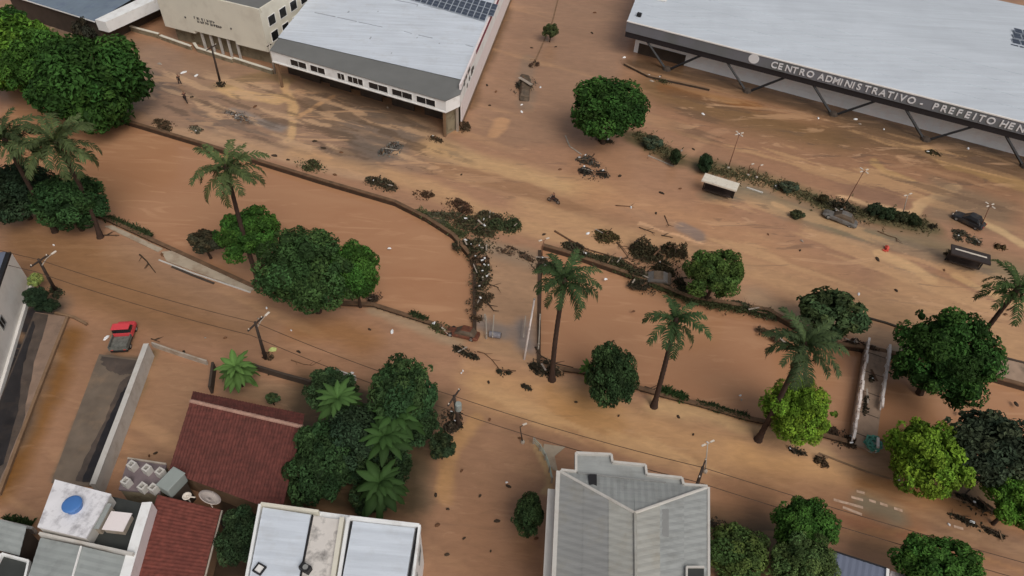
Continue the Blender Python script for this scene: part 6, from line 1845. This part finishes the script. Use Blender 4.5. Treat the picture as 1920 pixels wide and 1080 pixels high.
DEB = [
 ('brown clump of flattened brush at the left end of the upper canal bank', 307, 235, 18, 9, .5, BR, 10, 260, 0),
 ('small grey brown clump beside the left end of canal wall', 366, 244, 11, 6, .3, (0.1, 0.09, 0.06), 6, 110, 1),
 ('olive clump of brush against the canal wall above the tall palm', 583, 312, 28, 11, .8, OLV, 16, 420, 0),
 ('dark brush clump with one pale scrap at the canal wall, middle of the row', 714, 346, 26, 11, .9, (0.05, 0.042, 0.026), 16, 420, 1),
 ('small reddish brush clump right of the pale scrap clump', 792, 366, 16, 9, .7, (0.065, 0.038, 0.022), 9, 220, 0),
 ('reddish brown brush on the canal bank before the bend', 858, 386, 26, 11, 1.0, (0.062, 0.036, 0.022), 16, 420, 0),
 ('dark green heap of torn foliage standing on the road at the bridge', 946, 420, 26, 18, 1.6, (0.036, 0.046, 0.020), 18, 650, 0),
 ('wide olive heap of branches at the bend of the canal wall', 885, 428, 46, 22, 1.0, (0.052, 0.052, 0.026), 34, 800, 3),
 ('tangle of branches and white rubbish on the upper part of the bridge edge', 900, 470, 22, 20, 1.0, (0.045, 0.042, 0.022), 20, 500, 5),
 ('branches and white rubbish piled in the middle of the bridge edge', 902, 520, 18, 24, .8, (0.05, 0.045, 0.024), 18, 420, 4),
 ('thin brown branches on the lower part of the bridge edge', 896, 566, 14, 20, .6, BR, 14, 240, 1),
 ('small brown tuft at the lower bridge corner', 893, 598, 10, 7, .4, BR, 6, 110, 0),
 ('dark brushwood caught behind the rusty wreck', 826, 616, 22, 9, .5, OLV, 12, 240, 2),
 ('dark clump of roots lying on the road below the rusty wreck', 872, 662, 22, 7, .5, DK, 14, 260, 0),
 ('small dark root ball at the end of the curved branch', 944, 699, 10, 6, .4, DK, 6, 120, 0),
 ('tiny dark root ball right of the curved branch end', 988, 727, 9, 4, .3, DK, 5, 70, 0),
 ('row of muddy stubs on the upper part of the bridge deck', 972, 476, 30, 8, .3, (0.07, 0.05, 0.034), 14, 120, 0),
 ('brown debris beneath the palm crown at the bridge corner', 1020, 500, 24, 14, .8, (0.05, 0.04, 0.026), 18, 300, 3),
 ('dark root plate around the foot of the first palm', 1020, 690, 26, 12, .8, DK, 20, 320, 0),
 ('large dark uprooted tree mass on the edge of the right basin', 1232, 492, 46, 22, 2.2, (0.040, 0.034, 0.018), 40, 1300, 1),
 ('dark tangle hanging down to the water below the uprooted tree', 1214, 538, 24, 12, .8, DK, 16, 320, 0),
 ('olive brush along the canal edge left of the uprooted tree', 1150, 496, 40, 9, .8, (0.040, 0.040, 0.020), 22, 500, 0),
 ('dark brush on the road edge above the first palm', 1078, 468, 26, 10, .7, (0.042, 0.038, 0.022), 16, 320, 1),
 ('broken leafy bough lying on the tan road like a claw', 1138, 446, 22, 12, .5, (0.056, 0.044, 0.018), 16, 360, 0),
 ('wire and metal rubbish heap with white scraps beside the corner tree', 1104, 304, 22, 10, .7, (0.06, 0.055, 0.045), 18, 160, 4),
 ('dark heap of wrecked metal with white scraps on the road corner', 1112, 328, 20, 11, 1.0, (0.035, 0.032, 0.026), 18, 240, 3),
 ('dark driftwood heap at the chamfered corner of the hall', 868, 240, 13, 9, .9, BR, 10, 200, 0),
 ('brown driftwood before the left post of the hall corner', 815, 262, 14, 5, .5, BR, 8, 120, 1),
 ('silt and branch heap draped over the car on the median', 983, 162, 18, 20, 1.3, (0.055, 0.050, 0.036), 20, 300, 1),
 ('reddish stump like clump on the median above the car heap', 1002, 122, 7, 8, .6, (0.06, 0.035, 0.024), 6, 70, 0),
 ('dark tangle of branches over the wrecked grey car', 1584, 402, 32, 14, 1.4, (0.034, 0.032, 0.020), 22, 420, 2),
 ('greenish tangle between the black car and the dark shelter', 1812, 446, 18, 10, .5, (0.045, 0.045, 0.030), 12, 200, 1),
 ('brown brush at the left end of the dark roofed shelter', 1790, 478, 12, 9, .8, (0.040, 0.032, 0.018), 8, 200, 0),
 ('white rubbish and grey stalks on the planted strip', 1462, 350, 12, 10, .5, (0.07, 0.075, 0.055), 8, 100, 3),
 ('reddish tangle at the upper end of the footbridge', 1610, 648, 26, 9, .7, (0.050, 0.034, 0.024), 16, 300, 2),
 ('dark debris across the middle of the footbridge deck', 1636, 716, 12, 6, .75, DK, 8, 120, 1),
 ('dark debris along the left edge of the footbridge', 1618, 762, 8, 18, .7, DK, 10, 140, 0),
 ('reddish brown brush heap with white scrap at the lower left bridge end', 1578, 822, 24, 11, .6, (0.052, 0.034, 0.022), 14, 280, 2),
 ('dark brush heap with pale scrap at the water edge left of footbridge', 1496, 846, 12, 5, .3, DK, 6, 90, 1),
 ('small brown stump heap on the tan road below the footbridge', 1541, 866, 10, 7, .5, BR, 7, 120, 0),
 ('dark debris at the garden corner round the transformer pole', 846, 790, 22, 16, .8, (0.040, 0.032, 0.022), 16, 260, 2),
 ('black driftwood under the dark tree at the far right bank', 1830, 950, 26, 7, .5, DK, 12, 160, 1),
 ('black washed up debris in the lower road at right', 1836, 988, 34, 5, .3, DK, 14, 120, 1),
 ('dark grass clump at the foot of the leaning lamp pole', 104, 548, 14, 6, .4, (0.035, 0.04, 0.022), 8, 160, 0),
 ('dark clump at the foot of the pole before the cream building', 415, 158, 8, 6, .5, DK, 6, 90, 0),
 ('brown tuft at the foot of the pole by the garden', 502, 668, 10, 5, .3, BR, 6, 80, 0),
 ('flat grey pile of boards and rubble in the upper road', 452, 222, 30, 8, .25, (0.14, 0.13, 0.12), 18, 120, 2),
 ('grey rubble stain heap in the upper road right of the tan flow', 734, 282, 16, 16, .35, (0.10, 0.095, 0.085), 14, 200, 0),
 ('thin brown brush left of the yard wall by the shelter strip', 1240, 152, 16, 5, .4, OLV, 7, 100, 1),
 ('brushwood wedged against the trees at the end of the basin wall', 700, 556, 12, 10, .6, (0.045, 0.032, 0.022), 8, 140, 0),
 ('small dark clump by the lamp on the planted strip', 1750, 428, 7, 6, .5, DK, 5, 70, 0),
 ('rust brown bush like clump right of the dark shelter', 1874, 464, 8, 6, .5, (0.062, 0.042, 0.02), 5, 110, 0),
 ('dark storm drain clump in the tan silt by the administration building', 1752, 288, 11, 5, .3, (0.042, 0.036, 0.018), 6, 90, 1),
 ('brown twigs on the grassy path by the loose shrubby tree', 1442, 628, 20, 7, .3, BR, 12, 120, 0),
 ('grey green weeds and silt on the canal bank left of the bend', 828, 414, 26, 10, .6, (0.07, 0.068, 0.042), 14, 320, 0),
 ('olive brush on the canal bank between reddish brush and the bend', 846, 404, 24, 9, .7, (0.055, 0.05, 0.028), 14, 320, 0),
 ('brown brush joining the bend heap to the green heap', 918, 408, 24, 9, .8, (0.052, 0.045, 0.025), 16, 320, 1),
 ('dark wet brush hanging on the canal wall at the bridge corner', 872, 462, 16, 14, .8, (0.040, 0.036, 0.020), 14, 320, 1),
 ('reddish twigs on the bridge edge between the white rubbish piles', 899, 496, 14, 12, .7, (0.055, 0.036, 0.022), 12, 240, 3),
 ('brown twigs on the bridge edge below the middle pile', 900, 545, 14, 12, .6, (0.05, 0.04, 0.022), 12, 220, 1),
 ('dark olive brush behind the first palm crown', 1112, 484, 34, 9, .8, (0.036, 0.036, 0.018), 20, 420, 1),
 ('dark olive brush between the first palm and the uprooted tree', 1184, 508, 30, 10, .9, (0.036, 0.034, 0.018), 20, 420, 0),
 ('dark brush right of the uprooted tree under the olive tree', 1288, 545, 34, 12, .8, (0.034, 0.034, 0.018), 20, 420, 0),
 ('dark greenish weeds on the canal wall right of the olive tree', 1400, 580, 40, 7, .5, (0.038, 0.044, 0.022), 16, 380, 0),
 ('crown of broken boughs above the uprooted tree', 1262, 478, 26, 10, 1.8, (0.042, 0.034, 0.018), 24, 500, 0),
 ('brown brush on the road below the corner tree', 1130, 262, 20, 7, .5, (0.045, 0.04, 0.024), 10, 180, 1),
 ('leaf litter against the wall right of the hipped building', 1356, 990, 24, 8, .5, (0.038, 0.03, 0.022), 12, 200, 0),
]
for i, (lab, px, py, rx, ry, h, col, nb_, nl_, bits) in enumerate(DEB):
    col = tuple(x * 1.3 for x in col); rx *= 1.15; ry *= 1.2; h *= 1.1
    debris(lab, px, py, rx, ry, h, i + 1, col, nb_, nl_, bits, wood='debris_dark' if sum(col) < .15 else 'debris_wood')

# logs and boughs
def bough(label, pts, r, m='debris_dark', name='driftwood_branch', twigs=3, seed=0):
    w_ = [P(*p) + up(0.08) for p in pts]; rr = random.Random(seed + len(label))
    t = thing(name, label, 'branch', xy(w_[0], 0))
    mb = MB(); mb.tube(w_, [r * (1 - .6 * i / max(1, len(w_) - 1)) for i in range(len(w_))], 6); mb.build('stem', m, t)
    for k in range(twigs):
        i = rr.randrange(len(w_) - 1); p = lerp(w_[i], w_[i + 1], rr.random()); d = (w_[i + 1] - w_[i]).normalized()
        e = p + (d + Vector((-d.y, d.x, 0)) * rr.choice([-1, 1])) * rr.uniform(.3, .8) + up(.12)
        mb = MB(); mb.tube([p, e], [r * .45, r * .2], 5); mb.build('twig', m, t)
    return t
for i, (lab, pts, r) in enumerate([
    ('long curved branch trailing from the dark roots below the bridge', [(895, 660), (908, 663), (922, 675), (936, 692)], .07),
    ('straight branch sticking out from bridge edge over the left deck', [(912, 532), (935, 540)], .08),
    ('slanting dark pole on the bridge deck below the branches', [(912, 566), (926, 584)], .12),
    ('long bare trunk along the canal edge left of the uprooted tree', [(1040, 434), (1070, 452), (1100, 468), (1170, 488), (1200, 505)], .14),
    ('bare forked stick above the uprooted tree, left prong', [(1156, 455), (1168, 470), (1180, 486)], .06),
    ('thin stick lying level before the uprooted tree', [(1142, 482), (1176, 486)], .1),
    ('bare boughs pointing left from the uprooted tree top', [(1215, 478), (1190, 468), (1170, 462)], .09),
    ('bare boughs pointing right from the uprooted tree top', [(1255, 478), (1282, 482)], .09),
    ('brown splintered trunk on the road like a comb, upper lane', [(262, 478), (275, 490), (292, 512)], .1),
    ('hooked stick in the grey carriageway right of the wrecked car', [(1645, 434), (1664, 442), (1680, 447), (1681, 454)], .07),
    ('fallen dark trunk beside the foot of first palm', [(1004, 652), (1014, 668), (1040, 682), (1075, 690)], .12),
    ('short log at the foot of the second palm', [(1208, 726), (1228, 732)], .12),
    ('long stick lying below the pole by the garden', [(546, 676), (570, 684), (586, 686)], .06),
    ('dark twig line in the median island, right half', [(1198, 427), (1228, 438)], .07),
    ('dark twig line in the median island, near the kerb', [(1240, 442), (1262, 446)], .08),
    ('twig at the left tip of the muddy island', [(1154, 386), (1184, 388)], .08),
    ('small twig standing in the muddy island', [(1246, 405), (1254, 424)], .07),
    ('thin pale branch lying in the dark tree shade at right bank', [(1808, 928), (1828, 910), (1846, 894)], .05),
    ('bent stick before the uprooted tree, right prong', [(1158, 454), (1178, 478)], .05),
    ('log at the left bank foot of the leaning palm', [(196, 442), (224, 442)], .1),
    ('stick afloat across the yard wall end by the red truck', [(284, 636), (300, 642)], .07)]):
    bough(lab, pts, r, 'debris_dark' if i % 3 else 'debris_wood', seed=i)

# scattered scraps: each one its own thing
def scrap(px, py, s, m, label, group, name, seed, cat='litter', h=.12):
    rr = random.Random(seed * 13 + 5); c = P(px, py) + up(.03)
    k = mpp(c) * s; a = rr.uniform(0, 3.14); d = Vector((math.cos(a), math.sin(a), 0)); n = Vector((-d.y, d.x, 0))
    mb = MB(); q = 7; vs = []
    for z, f_ in ((0, 1.0), (h * .8, .75), (h, .3)):
        for i in range(q):
            t_ = 2 * math.pi * i / q; f2 = f_ * rr.uniform(.75, 1.2)
            vs.append(c + d * math.cos(t_) * k * f2 + n * math.sin(t_) * k * .55 * f2 + up(z * rr.uniform(.7, 1.3)))
    fs = [tuple(range(q))[::-1], tuple(range(2 * q, 3 * q))] + [(j * q + i, j * q + (i + 1) % q, (j + 1) * q + (i + 1) % q, (j + 1) * q + i) for j in (0, 1) for i in range(q)]
    mb.add(vs, fs); o = mb.build(name, m, None); tag(o, label, cat, group)
    return o
LAND = [(165, 150, 'the large dark domed tree'), (300, 70, 'the street wall'), (420, 50, 'the cream building'), (680, 150, 'the white roofed hall'), (850, 240, 'the hall corner'), (983, 162, 'the median heap'), (1032, 57, 'the round median bush'),
        (1141, 203, 'the corner tree'), (1300, 120, 'the left end of administration building'), (1600, 210, 'the administration building struts'), (1352, 340, 'the white topped shelter'), (1575, 412, 'the wrecked grey car'), (1812, 418, 'the black car'), (1820, 476, 'the dark shelter'),
        (1700, 500, 'the tan silt lens'), (1777, 668, 'the big round canal tree'), (1556, 588, 'the loose shrubby tree'), (1340, 512, 'the olive tree'), (1232, 492, 'the uprooted tree'), (1108, 315, 'the metal rubbish heaps'), (1038, 378, 'the upper road rider'), (945, 420, 'the green foliage heap'),
        (714, 346, 'the pale scrap clump'), (583, 312, 'the olive brush clump'), (452, 222, 'the flat rubble pile'), (345, 170, 'the two figures'), (426, 340, 'the tall palm'), (580, 508, 'the largest canal tree'), (390, 505, 'the bank pavement'), (108, 440, 'the leaning palm foot'), (90, 520, 'the leaning lamp pole'),
        (235, 640, 'the red topped truck'), (240, 760, 'the long pale wall'), (490, 640, 'the pole by the garden'), (441, 688, 'the small bright palm'), (268, 892, 'the block columns'), (755, 735, 'the tall garden tree'), (865, 625, 'the rusty wreck'), (940, 690, 'the curved branch'), (858, 775, 'the transformer pole'),
        (991, 966, 'the small round tree'), (827, 834, 'the small garden bush'), (1147, 704, 'the dark oval tree'), (1226, 755, 'the slim palm foot'), (1421, 820, 'the third palm foot'), (1497, 772, 'the yellow green tree'), (1630, 745, 'the footbridge'), (1640, 940, 'the crossing stripes'), (1742, 862, 'the lower bank tree'), (1836, 988, 'the black debris'), (1318, 890, 'the hipped building pole'), (1900, 540, 'the right edge palm'), (1058, 470, 'the bridge lamp post')]
def place_labels(items, what):
    """one label for each scrap: side of the nearest landmark, then rank by distance where several share it"""
    keys = []
    for px, py, s in items:
        d, lx, ly, nm = min((math.hypot(px - x, (py - y) * 1.3), x, y, n) for x, y, n in LAND)
        dx, dy = px - lx, (py - ly) * 1.3
        side = ('right of' if dx > 0 else 'left of') if abs(dx) > abs(dy) else ('below' if dy > 0 else 'above')
        keys.append((side + ' ' + nm, d))
    out = []
    for k, d in keys:
        grp = sorted(x for kk, x in keys if kk == k)
        extra = '' if len(grp) == 1 else ', ' + ('closest to it' if grp.index(d) == 0 else ORD[grp.index(d)] + ' closest')
        out.append('%s lying %s%s' % (what, k, extra))
    return out
WHITE = [(727, 202, 3), (1396, 171, 3.5), (1525, 187, 3), (1534, 222, 3.5), (1604, 224, 4), (1612, 233, 3), (1657, 243, 2.5), (1815, 279, 3.5), (1102, 438, 5), (1183, 389, 3.5), (1503, 452, 4), (865, 700, 2.5), (868, 696, 2.5), (546, 620, 2.5), (275, 700, 4), (385, 634, 2.5),
         (420, 675, 4), (735, 622, 6), (660, 700, 4), (101, 460, 2.5), (1222, 152, 5), (1216, 141, 4), (1318, 214, 4), (1385, 252, 3), (1013, 164, 3.5), (1024, 76, 3), (978, 197, 3), (978, 210, 4), (1326, 830, 2.5), (1388, 742, 3), (1390, 750, 3), (1684, 900, 3.5), (1779, 984, 3), (1610, 552, 4), (1512, 601, 3.5),
         (1278, 283, 3.5), (1315, 294, 3), (1662, 392, 3), (1135, 524, 4), (730, 466, 4), (300, 120, 5), (345, 136, 6), (368, 142, 5), (130, 48, 3), (200, 634, 6), (1610, 832, 3), (1170, 108, 4), (465, 695, 3), (950, 905, 3), (500, 578, 3), (485, 598, 3)]
WL = place_labels(WHITE, 'small pale scrap')
for i, (px, py, s) in enumerate(WHITE):
    scrap(px, py, s, 'litter_white' if i % 5 else 'plank_grey', WL[i], 'pale scraps on the mud', 'litter_scrap', i)
DARKS = [(422, 634, 4), (693, 618, 4), (916, 717, 4.5), (918, 787, 4), (1080, 754, 4), (1272, 782, 5), (1188, 584, 4), (1002, 950, 4), (932, 977, 6), (820, 985, 6), (840, 955, 4), (920, 1034, 3), (975, 822, 5), (838, 1040, 5), (953, 912, 6), (866, 883, 4), (817, 928, 5),
         (1110, 62, 4), (1115, 24, 4), (1042, 88, 3), (997, 90, 3), (930, 172, 4), (913, 160, 4), (918, 198, 3), (628, 328, 5), (540, 300, 4), (515, 292, 6), (640, 286, 4), (607, 278, 6), (865, 328, 3), (1050, 318, 4), (1162, 330, 5), (1240, 362, 6), (1275, 354, 4), (1230, 400, 4), (1645, 486, 6), (1770, 507, 3), (1905, 758, 6), (1800, 775, 5), (1360, 590, 3), (1900, 560, 3),
         (360, 182, 4), (478, 200, 5), (590, 265, 6), (1020, 440, 5), (1465, 355, 4), (1300, 280, 4), (1150, 640, 3), (306, 478, 7), (560, 660, 5), (345, 660, 4), (280, 855, 3), (292, 850, 4), (505, 700, 5), (1885, 590, 4), (1680, 545, 4), (1500, 470, 3), (1440, 440, 3), (1300, 815, 3), (1160, 780, 3), (1005, 1010, 5), (870, 1010, 4), (900, 930, 4)]
DL = place_labels(DARKS, 'small dark clod')
for i, (px, py, s) in enumerate(DARKS):
    scrap(px, py, s, 'debris_dark' if i % 3 else 'litter_brown', DL[i], 'dark clods on the mud', 'debris_clod', 100 + i, 'debris')
scrap(1662, 467, 7, 'litter_red', 'red plastic scrap on the grey carriageway right of the wrecked car', None, 'red_scrap', 301, h=.4)
scrap(1657, 470, 4, 'litter_red', 'faded red scrap touching the larger red scrap on the carriageway', None, 'red_scrap', 302)
scrap(512, 656, 8, 'lime', 'pale yellow sheet of rubbish beside the pole by the garden', None, 'yellow_scrap', 303, h=.3)
# grey barrel beside the rusty wreck and teal net at the footbridge
a, b = P(917, 626, .35), P(939, 629, .35)
t = thing('steel_drum', 'grey drum lying on its side by the rusty wreck', 'drum', xy(a, 0)); mb = MB(); mb.tube([a, lerp(a, b, .02), lerp(a, b, .98), b], [.3, .36, .36, .3], 14); mb.build('drum_body', 'barrel_grey', t)
mb = MB()
for k in (.3, .7): mb.tube([lerp(a, b, k), lerp(a, b, k + .05)], .39, 14)
mb.build('rib', 'barrel_grey', t); mb = MB(); mb.tube([b, b + (b - a).normalized() * .04], .28, 14); mb.build('end_cap', 'wall_dark', t)
c = P(1637, 832, .5)
t = thing('net_bundle', 'round teal green bundle at the lower end of footbridge railing', 'bundle', xy(c, 0)); rr = random.Random(3); mb = MB(); pts = []
for k in range(90):
    a = k * .7; q = .55 + .25 * math.sin(k * 1.3); pts.append(c + Vector((math.cos(a) * q, math.sin(a) * q * 1.1, .25 * math.sin(k * .9) + .1)))
mb.tube(pts, .11, 5); mb.build('coil', 'teal', t)
mb = MB(); mb.lathe(c - up(.5), [(.8, 0), (.7, .3), (.4, .5), (.1, .55)], 14); mb.build('heap', 'net_pale', t)
# mattress-like grey board pile and roof sheet at the median
c = P(985, 152, 1.3)
t = thing('bent_sheet', 'bent pale roofing sheet on top of the median heap', 'sheet', xy(c, 0)); mb = MB()
d = (P(1000, 160, 1.3) - P(972, 143, 1.3)).normalized(); n = Vector((-d.y, d.x, 0))
mb.box(c, d * 1.5, n * .28, up(.05)); mb.build('sheet_face', 'plank_grey', t); mb = MB(); mb.box(c + n * .36 - up(.05), d * 1.3, n * .06, up(.05)); mb.build('sheet_fold', 'wall_dark', t)

# ------------------------------------------------------------------ people on the flooded streets
def skin_mesh(name, nodes, edges, m, parent):
    me = bpy.data.meshes.new(name); me.from_pydata([n[0] for n in nodes], edges, []); me.materials.append(MATS[m])
    o = bpy.data.objects.new(name, me); COL.objects.link(o); o.parent = parent
    s = o.modifiers.new('skin', 'SKIN'); sv = me.skin_vertices[0].data
    for i, n in enumerate(nodes):
        sv[i].radius = n[1] if hasattr(n[1], '__len__') else (n[1], n[1])
    sv[0].use_root = True
    o.modifiers.new('sub', 'SUBSURF').levels = 1; o.modifiers['sub'].render_levels = 1
    return o
def person(label, px, py, ang, shirt, trousers, sit=None, z0=0.0, stride=.18):
    b = P(px, py); t = thing('person', label, 'person', b + up(z0), rotz=ang)
    if sit is None:
        hip, sh, hd_z = .90, 1.42, 1.60
        legs = [((.0, .10, .86), .085), ((stride, .10, .48), .065), ((stride * .9, .11, .08), .045), ((stride + .16, .11, .04), .04)], [((.0, -.10, .86), .085), ((-stride * .6, -.10, .48), .065), ((-stride * 1.4, -.11, .10), .045), ((-stride * 1.4 + .16, -.11, .04), .04)]
        arms = [((0, .20, 1.40), .055), ((-.06, .26, 1.12), .045), ((.06, .26, .90), .035)], [((0, -.20, 1.40), .055), ((.04, -.27, 1.12), .045), ((.14, -.26, .92), .035)]
        fwd = 0
    else:
        hip, fwd = sit, .08
        legs = [((.0, .10, hip), .085), ((.40, .16, hip - .06), .07), ((.30, .17, hip - .46), .045), ((.44, .17, hip - .48), .04)], [((.0, -.10, hip), .085), ((.40, -.16, hip - .06), .07), ((.30, -.17, hip - .46), .045), ((.44, -.17, hip - .48), .04)]
        s_ = hip + .52
        arms = [((.08, .20, s_), .055), ((.24, .26, s_ - .22), .045), ((.48, .24, s_ - .22), .035)], [((.08, -.20, s_), .055), ((.24, -.26, s_ - .22), .045), ((.48, -.24, s_ - .22), .035)]
    s_ = hip + .52
    nodes = [((0, 0, hip), (.14, .11)), ((fwd * .5, 0, hip + .28), (.13, .10)), ((fwd, 0, s_), (.13, .10)), ((fwd + .01, 0, s_ + .10), .055), ((fwd + .03, 0, s_ + .20), (.085, .095)), ((fwd + .04, 0, s_ + .32), (.08, .09))]
    edges = [(0, 1), (1, 2), (2, 3), (3, 4), (4, 5)]
    for chain_, root in ((legs[0], 0), (legs[1], 0), (arms[0], 2), (arms[1], 2)):
        prev = root
        for n in chain_:
            nodes.append((n[0], n[1])); edges.append((prev, len(nodes) - 1)); prev = len(nodes) - 1
        if root == 2:      # hand: palm and five short fingers
            hx, hy, hz = chain_[-1][0]
            nodes.append(((hx + .03, hy, hz - .07), .03)); edges.append((prev, len(nodes) - 1)); palm_i = len(nodes) - 1
            for q in range(5):
                nodes.append(((hx + .05 + .012 * q, hy + .02 * (q - 2), hz - .13 + .008 * abs(q - 2)), .009)); edges.append((palm_i, len(nodes) - 1))
    skin_mesh('body', nodes, edges, 'skin', t)
    skin_mesh('shirt', [((0, 0, hip - .02), (.165, .135)), ((fwd * .5, 0, hip + .28), (.155, .125)), ((fwd, 0, s_), (.16, .12)), ((arms[0][0][0]), .08), ((arms[0][1][0]), .065), ((arms[1][0][0]), .08), ((arms[1][1][0]), .065)], [(0, 1), (1, 2), (2, 3), (3, 4), (2, 5), (5, 6)], shirt, t)
    skin_mesh('trousers', [((0, 0, hip - .01), (.16, .13))] + [(n[0], n[1] + .022) for n in legs[0][:3]] + [(n[0], n[1] + .022) for n in legs[1][:3]], [(0, 1), (1, 2), (2, 3), (0, 4), (4, 5), (5, 6)], trousers, t)
    skin_mesh('hair', [((fwd + .0, 0, s_ + .30), .095), ((fwd + .02, 0, s_ + .36), .075)], [(0, 1)], 'hair_dark', t)
    skin_mesh('nose', [((fwd + .11, 0, s_ + .24), .014), ((fwd + .135, 0, s_ + .22), .016)], [(0, 1)], 'skin', t)
    return t
person('person in dark clothes standing in the flooded upper road near the big dark tree', 338, 158, 2.4, 'cloth_dark', 'cloth_dark')
person('person in brown sitting on a motorbike below the standing dark figure', 349, 190, 2.2, 'cloth_brown', 'cloth_dark', sit=.82)
person('person riding a motorbike on the tan upper road', 1038, 380, 2.7, 'cloth_dark', 'cloth_brown', sit=.82)
def motorbike(label, px, py, ang, m='car_black'):
    b = P(px, py); t = thing('motorbike', label, 'motorbike', b, rotz=ang)
    def loc(mb, nm, mm, par=t):
        me = bpy.data.meshes.new(nm); me.from_pydata(mb.v, [], mb.f); me.materials.append(MATS[mm]); o = bpy.data.objects.new(nm, me); COL.objects.link(o); o.parent = par; return o
    for x in (-.62, .66):
        mb = MB(); pts = [Vector((x + .27 * math.cos(2 * math.pi * k / 16), 0, .3 + .27 * math.sin(2 * math.pi * k / 16))) for k in range(17)]
        mb.tube(pts, .055, 6, False); wh = loc(mb, 'wheel', 'tyre')
        mb = MB(); mb.tube([(x, -.04, .3), (x, .04, .3)], .12, 8); loc(mb, 'hub', 'rim', wh)
    mb = MB(); mb.tube([(-.62, .0, .32), (-.1, .0, .45), (.3, 0, .6), (.45, 0, .85)], [.05, .13, .12, .06], 8); loc(mb, 'frame', m)
    mb = MB(); mb.tube([(-.65, 0, .74), (-.3, 0, .76), (.05, 0, .74)], [.08, .13, .1], 8); loc(mb, 'seat', 'cloth_dark')
    mb = MB(); mb.tube([(.05, 0, .74), (.25, 0, .82), (.4, 0, .74)], [.1, .15, .06], 8); loc(mb, 'tank', m)
    mb = MB(); mb.tube([(.66, 0, .3), (.44, 0, .95)], .045, 6); loc(mb, 'fork', 'rim')
    mb = MB(); mb.tube([(.38, -.34, 1.02), (.46, 0, .96), (.38, .34, 1.02)], .03, 6); loc(mb, 'handlebar', 'rim')
    mb = MB(); mb.tube([(.5, 0, .84), (.6, 0, .82)], [.09, .1], 8); loc(mb, 'headlight', 'lamp_white')
motorbike('dark motorbike under the seated rider near the big dark tree', 349, 190, 2.2)
motorbike('dark motorbike under the rider on the tan upper road', 1038, 380, 2.7)
